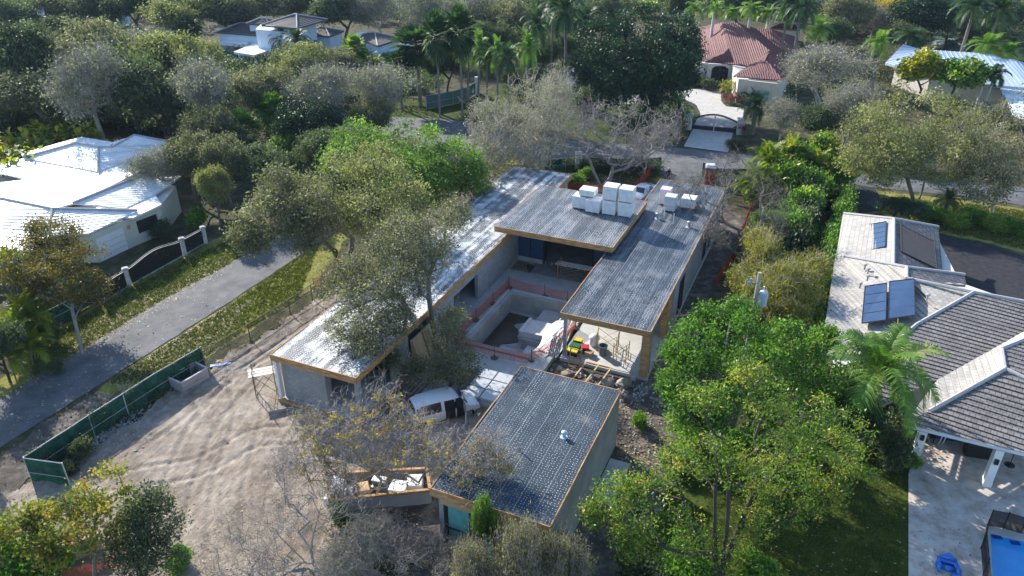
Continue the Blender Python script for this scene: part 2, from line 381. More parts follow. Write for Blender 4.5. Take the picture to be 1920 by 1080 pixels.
# the building lot: sand with wheel ruts, a real bumpy sheet
TRACKS = [[(560, 640), (470, 700), (380, 800), (330, 920), (300, 1060)], [(520, 650), (430, 700), (330, 780), (230, 850)], [(600, 820), (480, 820), (380, 880), (250, 900), (120, 960)], [(450, 690), (470, 780), (430, 900), (420, 1060)], [(400, 740), (480, 860), (560, 940), (600, 1050)]]
def site_sheet(name, poly, z, mat, step, amp, rut):
    P2 = [(p.x, p.y) for p in poly]
    xs = [p[0] for p in P2]; ys = [p[1] for p in P2]
    gx = np.arange(min(xs), max(xs) + step, step); gy = np.arange(min(ys), max(ys) + step, step)
    X, Y = np.meshgrid(gx, gy, indexing='ij')
    jx = (fbm(X * .9, Y * .9) - .47) * 2.2; jy = (fbm(X * .9 + 50, Y * .9) - .47) * 2.2
    ok = inside(P2, X + jx, Y + jy)
    bx, ax = X * CY - Y * SY, X * SY + Y * CY
    ok &= ~((bx > PB[0] - .3) & (bx < PB[2] + .3) & (ax > PB[1] - .3) & (ax < PB[3] + .3))
    w = np.clip((fbm(X * .25, Y * .25) - .35) * 4, 0, 1)
    warp = (fbm(ax * .07 + 9, bx * .07) - .5) * 13
    ruts = np.abs(np.sin((bx + ax * .18 + warp) * 4.3)) ** .6
    Z = z + amp * (fbm(X * 1.1, Y * 1.1, 6) + .6 * fbm(X * 5, Y * 5, 3)) + rut * w * ruts
    for path in (TRACKS if rut > .05 else []):
        q = np.array([[p.x, p.y] for p in [G(*c) for c in path]]); k = np.linspace(0, len(q) - 1, 60); i0 = np.minimum(k.astype(int), len(q) - 2); t = (k - i0)[:, None]
        a_, b_ = q[i0], q[i0 + 1]; sm = np.concatenate([a_ + (b_ - a_) * t]); sm = np.stack([np.convolve(np.pad(sm[:, c], 4, 'edge'), np.ones(9) / 9, 'valid') for c in (0, 1)], 1)
        tn = np.gradient(sm, axis=0); tn /= np.linalg.norm(tn, axis=1, keepdims=True); nr = np.stack([-tn[:, 1], tn[:, 0]], 1)
        for off in (-.85, .85):
            w_ = sm + nr * off; d2 = np.full(X.shape, 9.)
            for m0, m1 in zip(w_[:-1], w_[1:]):
                e = m1 - m0; u = np.clip(((X - m0[0]) * e[0] + (Y - m0[1]) * e[1]) / max(e @ e, 1e-6), 0, 1); d2 = np.minimum(d2, (X - m0[0] - e[0] * u) ** 2 + (Y - m0[1] - e[1] * u) ** 2)
            d = np.sqrt(d2); Z = Z - .055 * np.exp(-(d / .17) ** 4) + .022 * np.exp(-((d - .32) / .11) ** 2)
    cell = ok[:-1, :-1] & ok[1:, :-1] & ok[1:, 1:] & ok[:-1, 1:]
    I, J = np.nonzero(cell)
    ny = len(gy)
    F = np.stack([I * ny + J, (I + 1) * ny + J, (I + 1) * ny + J + 1, I * ny + J + 1], 1)
    u, inv = np.unique(F, return_inverse=True)
    V = np.stack([X.ravel(), Y.ravel(), Z.ravel()], 1)[u]
    me = npmesh(name, V, inv.reshape(F.shape), mat); me.polygons.foreach_set('use_smooth', [True] * len(me.polygons))
    o = bpy.data.objects.new(name, me); COL.objects.link(o); tag(o, kind='structure'); return o
site_sheet('sand_lot', P([(-80, 960), (60, 905), (300, 745), (385, 700), (500, 625), (610, 552), (680, 520), (900, 420), (1000, 480), (900, 640), (800, 800), (1000, 690), (900, 820), (720, 1000), (640, 1400), (-300, 1400), (-200, 1050)]), .09, m_sand, .14, .09, .06)
site_sheet('dark_soil', P([(620, 560), (880, 330), (1000, 300), (1240, 345), (1345, 352), (1400, 420), (1375, 480), (1330, 600), (1280, 740), (1300, 860), (1200, 1000), (1080, 1200), (900, 1200), (650, 960), (760, 830), (560, 760), (760, 640)]), .015, m_mud, .25, .05, .02)
site_sheet('lane_shoulder', P([(-160, 965), (0, 845), (190, 728), (290, 735), (60, 900), (-100, 1010)]), .014, m_mud, .25, .03, .01)

# ------------------------------------------------------------------ house under construction
b0, a0 = -19, 42
house = thing('house', 'long flat roofed house under construction with dotted wet roofs around an unfinished pool', 'house', AB(b0, a0, 0), -YAW)
hp = lambda name, mb, mat, par=None, **k: mb.build(name, mat, par or house, HF, **k)
# slabs
s = MB(); s.bz(-29.55, 30.35, 0, -23.55, 68.5, .33); hp('floor_slab', s, m_conc)
s = MB(); s.bz(-14.72, 42.2, 0, -8.45, 70.2, .34); hp('floor_slab', s, m_conc)
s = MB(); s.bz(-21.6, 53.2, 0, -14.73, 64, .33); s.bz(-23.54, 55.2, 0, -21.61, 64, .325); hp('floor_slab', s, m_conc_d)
s = MB(); s.bz(-23.54, 42.6, 0, -21.9, 53.2, .31); s.bz(-21.9, 49.5, 0, -14.73, 53.2, .30); hp('courtyard_deck', s, m_conc)
# west wing walls
w = MB(); w.bz(-29.4, 30.65, .33, -26.35, 30.9, 3.3); hp('wall', w, m_block)
w = MB(); w.bz(-29.4, 30.9, .33, -29.15, 68.2, 3.3); hp('wall', w, m_block)
for q in ((47.3, .33, 60.5), (34.6, .33, 36.6), (39.5, .33, 43.2), (43.2, 2.6, 47.3)):
    w = MB(); w.bz(-23.9, q[0], q[1], -23.6, q[2], 3.3); hp('wall', w, m_block)
w = MB(); w.bz(-29.15, 68.0, .33, -23.7, 68.2, 3.3); hp('wall', w, m_stucco)
w = MB(); w.bz(-23.9, 62.5, .33, -23.6, 68, 3.3); hp('wall', w, m_stucco)
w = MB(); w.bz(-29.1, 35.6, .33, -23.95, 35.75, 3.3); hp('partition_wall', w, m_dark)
w = MB()
for i in range(6): w.bz(-26.2 + i * .42, 34.2, .33, -26.12 + i * .42, 34.3, 3.3)
hp('wall_studs', w, m_steel)
w = MB(); w.bz(-26.36, 30.66, .33, -26.05, 31.2, 3.3); hp('column', w, m_stucco)
w = MB(); w.bz(-23.9, 30.7, .33, -23.62, 31.0, 3.3); hp('column', w, m_stucco)
w = MB(); w.bz(-29.62, 30.3, .42, -29.42, 30.6, 3.3); hp('column', w, m_white)
s = MB(); s.bz(-29.66, 30.2, .02, -26.4, 30.34, .42); s.bz(-26.4, 30.14, -.02, -23.5, 30.3, .40); hp('slab_formwork', s, m_form)
s = MB(); s.bz(-23.54, 30.4, .0, -23.4, 43, .36); hp('slab_formwork', s, m_form)
for a_, w_ in ((36.7, 1.3), (38.1, 1.3)):
    s = MB(); s.hexa([(-23.4, a_, .1), (-22.7, a_ + .1, .1), (-22.7, a_ + w_, .1), (-23.4, a_ + w_, .1), (-23.5, a_, 2.6), (-23.42, a_ + .1, 2.6), (-23.42, a_ + w_, 2.6), (-23.5, a_ + w_, 2.6)]); hp('plywood_sheet', s, m_ply)
# east wing walls
w = MB(); w.bz(-8.8, 49.4, .34, -8.52, 70.0, 3.85); hp('wall', w, m_stucco)
w = MB(); w.bz(-14.6, 56, .34, -14.3, 70, 3.5); hp('wall', w, m_block)
w = MB(); w.bz(-14.3, 69.8, .34, -8.8, 70.0, 3.5); hp('wall', w, m_block)
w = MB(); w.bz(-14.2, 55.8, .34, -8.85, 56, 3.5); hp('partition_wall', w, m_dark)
for a_ in (51.0, 60.5, 63.2):
    w = MB(); w.bz(-8.49, a_, .8 if a_ > 52 else .4, -8.46, a_ + (1.3 if a_ > 52 else 1.6), 3.3); hp('window', w, m_dark)
w = MB(); w.bz(-8.95, 47.4, .34, -8.55, 48.6, 3.45); hp('door_frame', w, m_form)
w = MB(); w.bz(-9.05, 42.1, .34, -8.5, 42.75, 3.52); hp('corner_column', w, m_form, label='tall orange timber boxed column at the front corner')
w = MB(); w.bz(-14.62, 42.35, .34, -14.4, 42.6, 3.52); hp('column', w, m_steel, label='slim grey steel column')
w = MB(); w.bz(-14.72, 42.08, -.02, -8.4, 42.19, .30); hp('slab_edge', w, m_conc)
# centre pavilion
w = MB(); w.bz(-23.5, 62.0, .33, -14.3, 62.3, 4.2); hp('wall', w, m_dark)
for b_ in (-23.55, -22.35):
    w = MB(); w.bz(b_, 55.3, .55, b_ + 1.12, 55.42, 4.1); d = hp('door_panel', w, m_blue)
    w = MB(); w.bz(b_ + .5, 55.27, 3.5, b_ + .72, 55.29, 3.72); hp('paper_tag', w, m_white, d)
w = MB(); w.bz(-16.6, 55.3, .33, -15.2, 55.42, 4.1); d = hp('door_panel', w, m_blue)
w = MB(); w.bz(-16.1, 55.27, 3.5, -15.88, 55.29, 3.72); hp('paper_tag', w, m_white, d)
w = MB(); w.bz(-23.54, 55.1, .33, -21.2, 55.25, .7); hp('low_kerb', w, m_conc)
w = MB()
for i in range(9): w.bz(-21 + i * .6, 55.3, .33, -20.96 + i * .6, 55.35, .6)
hp('rebar_stubs', w, m_white)
w = MB(); w.bz(-21.15, 55.3, .33, -21.0, 55.45, 4.15); w.bz(-16.75, 55.3, .33, -16.6, 55.45, 4.15); hp('door_jamb', w, m_black_metal)
# roofs with dotted wet membrane and timber formwork edge
def slab_roof(b1, a1, b2, a2, z, th, mat, lab=None, thin=''):
    r = MB()
    nb, na = max(2, int((b2 - b1) / .5)), max(2, int((a2 - a1) / .5))
    k = len(r.v)
    for i in range(nb + 1):
        for j in range(na + 1):
            bb, aa = b1 + (b2 - b1) * i / nb, a1 + (a2 - a1) * j / na
            e = .0 if i in (0, nb) or j in (0, na) else .05 * (float(fbm(bb * .5, aa * .5)) - .5)
            r.v.append((bb, aa, z + e))
    for i in range(nb):
        for j in range(na):
            q = k + i * (na + 1) + j; r.f.append([q, q + na + 1, q + na + 2, q + 1]); r.m.append(0)
    ro = hp('roof', r, mat, smooth=True, label=lab)
    u = MB(); u.bz(b1 + .02, a1 + .02, z - th + .02, b2 - .02, a2 - .02, z - .03); hp('roof_slab', u, m_stucco, ro)
    for nm, q in (('f', (b1 - .05, a1 - .06, b2 + .05, a1)), ('b', (b1 - .05, a2, b2 + .05, a2 + .06)), ('l', (b1 - .06, a1, b1, a2)), ('r', (b2, a1, b2 + .06, a2))):
        e = MB()
        tq = .09 if nm in thin else th
        along = q[2] - q[0] > q[3] - q[1]
        L = (q[2] - q[0]) if along else (q[3] - q[1]); nseg = max(1, int(L / 3.6))
        for i in range(nseg):
            t0, t1 = i / nseg, (i + 1) / nseg
            dz = rnd.uniform(-.015, .03); o_ = rnd.uniform(-.012, .012)
            if along: e.bz(q[0] + (q[2] - q[0]) * t0 + .004, q[1] + o_, z - tq, q[0] + (q[2] - q[0]) * t1 - .004, q[3] + o_, z + .02 + dz)
            else: e.bz(q[0] + o_, q[1] + (q[3] - q[1]) * t0 + .004, z - tq, q[2] + o_, q[1] + (q[3] - q[1]) * t1 - .004, z + .02 + dz)
        hp('fascia_board', e, m_form, ro)
    return ro
slab_roof(-29.7, 30.3, -23.42, 68.6, 3.75, .45, m_dot_w, 'pale glaring roof of the west wing')
slab_roof(-14.75, 42.1, -8.55, 70.3, 3.95, .42, m_dot_e, 'dark dotted roof of the east wing', thin='rb')
slab_roof(-24.2, 51.9, -14.15, 62.2, 4.7, .45, m_dot_c, 'raised roof of the middle block')
def vent(b, a, z, r=.12, h=.4, mat=None):
    v = MB(); v.lathe((b, a, z), [(r * 2.2, 0), (r * 2.0, .04), (r, .06), (r, h), (r * 1.5, h + .01), (r * 1.5, h + .1), (r * .4, h + .16)], 12); hp('roof_vent', v, mat or m_steel, None, smooth=False)
for px, py in ((940, 352), (1232, 412), (1291, 428)):
    p = G(px, py, 3.85 if px > 1000 else 3.75); vent(p.x * CY - p.y * SY, p.x * SY + p.y * CY, 3.75 if px < 1000 else 3.95)
for px, py in ((1245, 408), (1262, 420)):
    p = G(px, py, 3.95); v = MB(); bb, aa = p.x * CY - p.y * SY, p.x * SY + p.y * CY
    v.tube([(bb, aa, 3.95), (bb, aa, 4.9)], .035, 6); hp('vent_pipe', v, m_white)

# garage block in front
gar = thing('garage', 'detached flat roofed garage block with dark dotted roof in front of the pool', 'garage', AB(-11.5, 29, 0), -YAW)
gp = lambda name, mb, mat, par=None, **k: mb.build(name, mat, par or gar, HF, **k)
_h = house; house = gar
w = MB(); w.bz(-8.80, 23.9, 0, -8.47, 34.9, 3.9); gp('wall', w, m_stucco)
w = MB(); w.bz(-14.55, 24.2, 0, -14.3, 34.9, 3.6); gp('wall', w, m_stucco)
w = MB(); w.bz(-14.3, 34.6, 0, -8.85, 34.9, 3.6); gp('wall', w, m_stucco)
w = MB(); w.bz(-11.3, 23.95, 0, -8.81, 24.2, 3.6); gp('wall', w, m_ply)
w = MB(); w.bz(-14.3, 23.95, 2.9, -11.3, 24.2, 3.55); gp('lintel', w, m_ply)
m_glass_t = M('teal film glass', (.16, .42, .40), (.10, .30, .30), 1.4, .12, .7, .15, .02, stretch=(2, 1, .6))
g_ = MB(); g_.bz(-13.95, 24.02, .05, -12.75, 24.08, 2.9); go = gp('window', g_, m_glass_t)
g_ = MB(); g_.bz(-12.65, 24.02, .05, -11.45, 24.08, 2.9); gp('window', g_, m_glass_t)
g_ = MB()
for b_ in (-14.02, -12.72, -11.4): g_.bz(b_ - .04, 23.96, 0, b_ + .06, 24.14, 2.9)
g_.bz(-14.0, 23.95, 1.4, -11.4, 24.0, 1.46); gp('window_frame', g_, m_black_metal)
slab_roof(-14.65, 23.7, -8.5, 35.0, 4.0, .45, m_dot_g, thin='rb')
vent(-10.05, 29.85, 4.0, .10, .26, M('pale blue vent', (.45, .55, .62), (.38, .48, .56), 4, .4))
v = MB(); v.tube([(-11.75, 27.9, 4), (-11.75, 27.9, 4.55)], .035, 8); gp('vent_pipe', v, m_steel)
house = _h
s = MB(); s.bz(-8.4, 29.8, 0, -7.2, 33.6, .14); tag(s.build('concrete_pad', m_conc, None, HF), 'pale concrete pad beside the grey garage wall', 'pad')

# pool shell
pool = thing('unfinished_pool', 'unfinished concrete pool shell with dark mud on its floor', 'pool', AB(-18.5, 45, 0), -YAW)
pp = lambda n_, m_, mat, **k: m_.build(n_, mat, pool, HF, **k)
m_poolw = M('pool shell gunite', (.42, .41, .39), (.30, .29, .275), .8, .85, .25, .4, .02)
m_poolmud = M('wet brown mud', (.035, .022, .014), (.07, .045, .028), 1.2, .35, .5, .6, .05)
w = MB()
w.bz(-21.95, 41.2, -1.4, -21.5, 49.55, .40); w.bz(-21.5, 49.1, -1.4, -15.1, 49.55, .40); w.bz(-21.5, 41.2, -1.4, -15.1, 41.6, .26); w.bz(-15.5, 41.6, -1.4, -15.1, 49.1, .34); pp('shell_wall', w, m_poolw)
w = MB(); w.bz(-21.93, 41.7, .41, -21.75, 49.4, .56); w.bz(-21.6, 49.3, .41, -15.2, 49.5, .55); pp('coping_course', w, m_conc)
s = MB(); s.bz(-21.5, 41.6, -1.5, -15.5, 49.1, -1.2); pp('pool_floor', s, m_poolw)
q = MB(); ed = [(-21.49, 41.62)] + [(-19.7 + .5 * math.sin(a_ * 1.7) + .25 * math.sin(a_ * 4.1), a_) for a_ in np.linspace(41.62, 48.6, 18)] + [(-21.49, 48.7)]
q.prism(ed, -1.2, -1.15); pp('mud', q, m_poolmud)
s = MB(); s.bz(-18.6, 44.2, -1.2, -15.52, 49.08, -.35); pp('shelf', s, m_poolw)
s = MB(); s.bz(-18.0, 42.2, -1.19, -15.55, 44.15, -.75); s.bz(-18.9, 44.5, -.34, -16.7, 46.6, .0); s.bz(-18.9, 44.5, 0, -16.7, 44.75, .12); s.bz(-18.9, 44.75, 0, -18.65, 46.6, .12); s.bz(-16.95, 44.75, 0, -16.7, 46.6, .12); pp('step_block', s, M('pale plaster', (.62, .61, .59), (.5, .49, .47), 2, .8))
s = MB(); s.hexa([(-20.4, 41.8, -1.14), (-18.6, 41.9, -1.14), (-18.6, 43.6, -1.14), (-19.9, 43.7, -1.14), (-20.4, 41.8, -1.05), (-18.6, 41.9, -1.05), (-18.6, 43.6, -1.0), (-19.9, 43.7, -1.0)]); pp('board', s, m_conc)
s = MB(); s.bz(-22.9, 38.6, .0, -15.1, 41.18, .14); tag(s.build('pool_apron', m_conc, None, HF), kind='structure')
s = MB(); s.bz(-16.5, 38.3, .15, -15.12, 42.0, .42); st_ = s.build('concrete_steps', m_conc, None, HF); tag(st_, 'pale concrete block walk with dark joint lines by the steel column', 'walkway')
# ------------------------------------------------------------------ roofs of the neighbours: every course or rib is real relief
def clip(poly, f):
    out = []; n = len(poly)
    for i in range(n):
        a, b = poly[i], poly[(i + 1) % n]; fa, fb = f(a), f(b)
        if fa >= 0: out.append(a)
        if fa * fb < 0: out.append(a + (b - a) * (fa / (fa - fb)))
    return out
def roof_plane(mb, pts, sp=.4, h=.05, mode='course', skirt=.12, ev=None):
    pts = [Vector(p) for p in pts]; n = Vector((0, 0, 0))
    for i in range(len(pts)): n += pts[i].cross(pts[(i + 1) % len(pts)])
    n.normalize()
    if n.z < 0: n = -n; pts = pts[::-1]
    if ev is not None: eave = Vector(ev); eave = (eave - n * eave.dot(n)).normalized()
    else:
        eave = n.cross(Vector((0, 0, 1)))
        eave = eave.normalized() if eave.length > .02 else Vector((1, 0, 0))
    up = n.cross(eave)
    if up.z < 0: up = -up
    ax = up if mode == 'course' else eave
    o = pts[0]
    if mb.uv is None: mb.uv = []
    def add(ps, hs):
        k = len(mb.v)
        for p, q in zip(ps, hs):
            mb.v.append(tuple(p + n * q)); mb.uv.append(((p - o).dot(eave) + 50, (p - o).dot(up) + 50))
        mb.f.append(list(range(k, k + len(ps)))); mb.m.append(mb.mi)
    lo = min((p - o).dot(ax) for p in pts); hi = max((p - o).dot(ax) for p in pts)
    base = lo; t = lo
    while t < hi - 1e-4:
        t1 = t + sp
        c = clip(clip(pts, lambda p: (p - o).dot(ax) - t), lambda p: t1 - (p - o).dot(ax))
        if len(c) >= 3:
            if mode == 'course':
                add(c, [h * (1 - ((p - o).dot(ax) - t) / sp) + .004 for p in c])
                low = sorted([p for p in c if (p - o).dot(ax) - t < 1e-3], key=lambda p: p.dot(eave))
                if len(low) >= 2: add([low[0], low[-1], low[-1], low[0]], [0, 0, h + .004, h + .004])
            elif mode == 'rib':
                m = t + sp * .5
                for A, B, s0 in ((t, m, 1), (m, t1, -1)):
                    d = clip(clip(c, lambda p: (p - o).dot(ax) - A), lambda p: B - (p - o).dot(ax))
                    if len(d) >= 3: add(d, [.004 + h * (1 - abs((p - o).dot(ax) - m) / (sp * .5)) for p in d])
            else:   # standing seams
                add(c, [.004] * len(c))
                d = clip(c, lambda p: t + .06 - (p - o).dot(ax))
                if len(d) >= 3:
                    add(d, [h] * len(d))
                    for i in range(len(d)): add([d[i], d[(i + 1) % len(d)], d[(i + 1) % len(d)], d[i]], [0, 0, h, h])
        t = t1
    for i in range(len(pts)):   # thickness under the plane
        a, b = pts[i], pts[(i + 1) % len(pts)]; dz = Vector((0, 0, -skirt))
        k = len(mb.v)
        for p in (a, b, b + dz, a + dz): mb.v.append(tuple(p)); mb.uv.append((.1, .1))
        mb.f.append([k, k + 1, k + 2, k + 3]); mb.m.append(mb.mi)
def Q(L): return [G(x, y, z) for x, y, z in L]
def caps(mb, segs, r=.11):
    for a, b in segs: mb.tube([Vector(a) + Vector((0, 0, .05)), Vector(b) + Vector((0, 0, .05))], r, 7)
def wall_under(mb, a, b, z1, th=.2, z0=0):
    a, b = Vector(a), Vector(b); d = (b - a); d.z = 0; nn = Vector((-d.y, d.x, 0)).normalized() * th
    mb.prism([(a.x, a.y), (b.x, b.y), ((b + nn).x, (b + nn).y), ((a + nn).x, (a + nn).y)], z0, z1)

# ---- grey tiled house on the right
m_tile_l = tilemat('sunlit shingle tile', ((.46, .43, .38), (.36, .335, .30)), .34, .36, mc=(.24, .225, .20))  # paler copy of the tile, sunlight painted in, for slopes facing the sun
m_tile_d = tilemat('shaded grey shingle tile', ((.235, .215, .205), (.155, .142, .14)), .3, .36, mc=(.08, .075, .07))  # darker copy of the same tile, shade painted in, for slopes facing away
m_cap = M('ridge cap tile', (.42, .41, .40), (.34, .33, .325), 3, .8)
m_cream = M('cream stucco', (.62, .58, .50), (.55, .51, .44), .8, .85)
E3, E5 = 3.0, 4.6
c0 = G(1690, 560, 0)
gh = thing('house', 'grey tiled hip roof house with solar panels on its pale slope beside a patio', 'house', (c0.x, c0.y, 0))
gq = lambda n_, m_, mat, par=None, **k: m_.build(n_, mat, par or gh, **k)
rA = Q([(1582, 401, E3), (1676, 411, 4.3), (1675, 497, 4.3), (1583, 481, 3.3), (1568, 481, E3)])
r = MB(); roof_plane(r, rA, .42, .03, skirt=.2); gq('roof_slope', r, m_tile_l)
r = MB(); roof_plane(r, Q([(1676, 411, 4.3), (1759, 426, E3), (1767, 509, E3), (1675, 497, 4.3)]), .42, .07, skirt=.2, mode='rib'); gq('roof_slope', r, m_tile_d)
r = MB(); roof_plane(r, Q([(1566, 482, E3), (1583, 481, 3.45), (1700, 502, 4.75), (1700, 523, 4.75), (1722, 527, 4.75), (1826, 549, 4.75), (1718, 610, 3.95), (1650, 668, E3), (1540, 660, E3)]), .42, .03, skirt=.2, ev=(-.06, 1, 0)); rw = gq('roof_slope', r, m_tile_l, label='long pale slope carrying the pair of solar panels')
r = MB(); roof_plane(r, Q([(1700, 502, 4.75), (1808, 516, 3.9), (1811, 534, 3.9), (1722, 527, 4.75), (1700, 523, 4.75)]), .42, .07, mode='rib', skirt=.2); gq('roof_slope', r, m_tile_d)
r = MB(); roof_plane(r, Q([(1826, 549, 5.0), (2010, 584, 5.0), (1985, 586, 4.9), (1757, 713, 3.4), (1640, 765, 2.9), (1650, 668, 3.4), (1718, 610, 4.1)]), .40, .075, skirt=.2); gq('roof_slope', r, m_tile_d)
r = MB(); roof_plane(r, Q([(1985, 586, 5.02), (1960, 622, 5.1), (1878, 655, 4.8), (1884, 693, 4.5), (1780, 752, 3.4), (1742, 772, 3.0), (1700, 790, 2.8), (1757, 713, 3.45)]), .40, .03, skirt=.2, ev=(.35, 1, 0)); gq('roof_slope', r, m_tile_l)
pq = Q([(1884, 693, 4.5), (1990, 742, 4.3), (2010, 872, 2.9), (1703, 797, 2.9), (1745, 770, 3.05)])
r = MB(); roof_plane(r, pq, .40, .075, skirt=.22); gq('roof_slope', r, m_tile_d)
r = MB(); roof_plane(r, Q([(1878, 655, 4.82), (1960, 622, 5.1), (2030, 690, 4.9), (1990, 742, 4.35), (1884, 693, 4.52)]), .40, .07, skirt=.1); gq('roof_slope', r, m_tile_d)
r = MB(); caps(r, [Q([(1582, 401, E3), (1676, 411, 4.3)]), Q([(1676, 411, 4.3), (1759, 426, E3)]), Q([(1676, 411, 4.3), (1675, 497, 4.3)]), Q([(1583, 481, 3.45), (1700, 502, 4.75)]), Q([(1700, 502, 4.75), (1700, 523, 4.75)]), Q([(1700, 523, 4.75), (1826, 549, 5.0)]), Q([(1700, 502, 4.75), (1808, 516, 3.9)]),
     Q([(1826, 549, 5.0), (1718, 610, 4.1)]), Q([(1718, 610, 4.1), (1650, 668, 3.4)]), Q([(1826, 549, 5.0), (1990, 580, 5.0)]), Q([(1884, 693, 4.52), (1742, 772, 3.05)]), Q([(1878, 655, 4.82), (1884, 693, 4.52)]), Q([(1960, 622, 5.1), (1878, 655, 4.82)]), Q([(1884, 693, 4.5), (1990, 742, 4.3)])], .13); gq('ridge_caps', r, m_cap)
r = MB(); r.prism([(p.x, p.y) for p in Q([(1590, 425, 2.7), (1755, 440, 2.7), (1800, 530, 2.7), (2000, 600, 2.7), (2000, 780, 2.7), (1760, 745, 2.7), (1665, 700, 2.7), (1560, 690, 2.7)])], 0, 2.72); gq('wall', r, m_cream)
m_gut = M('white gutter', (.68, .70, .72), (.6, .62, .64), 2, .5)
r = MB(); e = Q([(1703, 797, 2.82), (2010, 872, 2.82)]); r.bar(e[0] + Vector((0, -.08, 0)), e[1] + Vector((0, -.08, 0)), .12, .2); e = Q([(1540, 660, 2.88), (1582, 401, 2.88)]); r.bar(e[0], e[1], .1, .14); gq('gutter', r, m_gut)
def column(pt, w, zt):
    q = MB(); q.box((pt.x, pt.y, zt / 2), (w, w, zt), -.30); q.box((pt.x, pt.y, .2), (w + .03, w + .03, .4), -.30)
    c_ = gq('column', q, m_white)
    k = MB(); k.box((pt.x - .1, pt.y - w / 2 - .06, 1.9), (.2, .12, .32), -.30); gq('wall_lamp', k, m_black_metal, c_)
for px, py in ((1713, 862), (1848, 908), (2010, 950)): column(G(px, py, .05), .42, 2.75)
r = MB(); wall_under(r, G(1735, 800, 0), G(2010, 872, 0), 2.7, .2); gq('back_wall', r, m_white)
m_panel = M('solar glass', (.022, .045, .10), (.03, .06, .125), 1.5, .22, .6, .05, .004)
m_panel2 = M('brown solar mat', (.055, .040, .032), (.075, .055, .045), 1.5, .45, .4, .05, .004)
def panel(c4, mat, nbar, lab, vbar=0):
    c4 = [Vector(p) + Vector((0, 0, .14)) for p in c4]
    n = (c4[1] - c4[0]).cross(c4[3] - c4[0]).normalized()
    if n.z < 0: n = -n
    q = MB(); q.hexa([p - n * .07 for p in c4] + c4) if (c4[1] - c4[0]).cross(c4[2] - c4[1]).z > 0 else q.hexa([p - n * .07 for p in c4[::-1]] + c4[::-1])
    o = gq('solar_panel', q, mat, label=lab)
    f = MB()
    for i in range(4): f.bar(c4[i] + n * .01, c4[(i + 1) % 4] + n * .01, .05, .05)
    for i in range(1, nbar): f.bar(c4[0].lerp(c4[3], i / nbar) + n * .004, c4[1].lerp(c4[2], i / nbar) + n * .004, .03, .012)
    for i in range(1, vbar): f.bar(c4[0].lerp(c4[1], i / vbar) + n * .004, c4[3].lerp(c4[2], i / vbar) + n * .004, .07, .012)
    gq('panel_frame', f, m_black_metal if mat is m_panel else m_panel2, o)
panel(Q([(1622, 425, 3.45), (1661, 418, 4.1), (1659, 465, 4.1), (1621, 474, 3.5)]), m_panel, 5, 'single blue solar panel on the small gable')
panel(Q([(1688, 424, 4.15), (1750, 456, 3.4), (1755, 506, 3.25), (1689, 474, 4.1)]), m_panel2, 6, 'brown solar panel on the shaded side', 2)
panel(Q([(1621, 540, 3.75), (1662, 534, 4.25), (1660, 603, 3.9), (1615, 609, 3.3)]), m_panel, 4, 'left blue solar panel of the pair')
panel(Q([(1667, 531, 4.3), (1713, 526, 4.8), (1715, 594, 4.4), (1665, 601, 3.95)]), m_panel, 4, 'right blue solar panel of the pair')
for px, py, z in ((1626, 524, 3.9), (1612, 538, 3.65), (1738, 560, 4.75), (1621, 503, 3.9), (1627, 511, 3.95)):
    p = G(px, py, z); q = MB(); q.lathe((p.x, p.y, p.z - .1), [(.07, 0), (.07, .35), (.14, .36), (.14, .46), (.05, .5)], 10); gq('roof_vent', q, m_cap)
r = MB(); p = G(1556, 497, 0)
for px, py in ((1553, 486), (1556, 510)):
    p = G(px, py, 1.2); r.box((p.x, p.y, .55), (.7, .8, 1.1))
tag(r.build('air_conditioner', M('pale grey cabinet', (.5, .5, .48), (.45, .45, .43), 2, .6)), 'pale outdoor cooling units between hedge and grey roof eave', 'air conditioner')

# ---- white glaring roof, left
m_wt = tilemat('white flat tile', ((.80, .80, .80), (.72, .72, .72)), .5, .42, rough=.5, spec=.5, mort=.01, mc=(.5, .5, .5), lich=.25)
m_wflat = M('white roof coating', (.82, .82, .83), (.76, .76, .77), 1.2, .42, .5, .1, .01)
c0 = G(190, 360, 0)
wh = thing('house', 'low house with glaring white tiled hip roof and closed garage door at left', 'house', (c0.x, c0.y, 0))
wq = lambda n_, m_, mat, par=None, **k: m_.build(n_, mat, par or wh, **k)
r = MB(); roof_plane(r, Q([(-60, 330, 3.5), (43, 296, 3.6), (184, 322, 3.7), (232, 303, 3.7), (262, 322, 3.7), (137, 381, 3.9), (98, 392, 4.0), (-60, 362, 4.0), (-20, 345, 3.6), (52, 336, 3.6), (0, 324, 3.6)]), .6, .004, skirt=.15); wq('flat_roof', r, m_wflat)
r = MB(); roof_plane(r, Q([(43, 296, 3.75), (184, 322, 3.8), (185, 276, 5.0), (141, 269, 5.0)]), .42, .03); wq('roof_slope', r, m_wt)
r = MB(); roof_plane(r, Q([(184, 322, 3.8), (185, 276, 5.0), (210, 277, 5.0), (252, 255, 5.0), (312, 265, 3.9), (330, 290, 3.7), (228, 306, 3.75)]), .42, .04, ev=(1, .7, 0)); wq('roof_slope', r, m_wt)
r = MB(); roof_plane(r, Q([(141, 269, 5.0), (152, 257, 4.9), (212, 267, 4.9), (206, 276, 4.98), (185, 276, 5.0)]), .42, .03); roof_plane(r, Q([(43, 296, 3.75), (141, 269, 5.0), (152, 257, 4.9), (40, 288, 3.7)]), .42, .03); roof_plane(r, Q([(212, 267, 4.9), (252, 254, 5.0), (210, 277, 4.98)]), .42, .03); wq('roof_slope', r, m_wt)
r = MB(); roof_plane(r, Q([(137, 381, 3.95), (250, 335, 3.95), (340, 330, 3.1), (292, 364, 3.1), (234, 391, 3.1)]), .42, .04, ev=(1, .55, 0)); wq('roof_slope', r, m_wt)
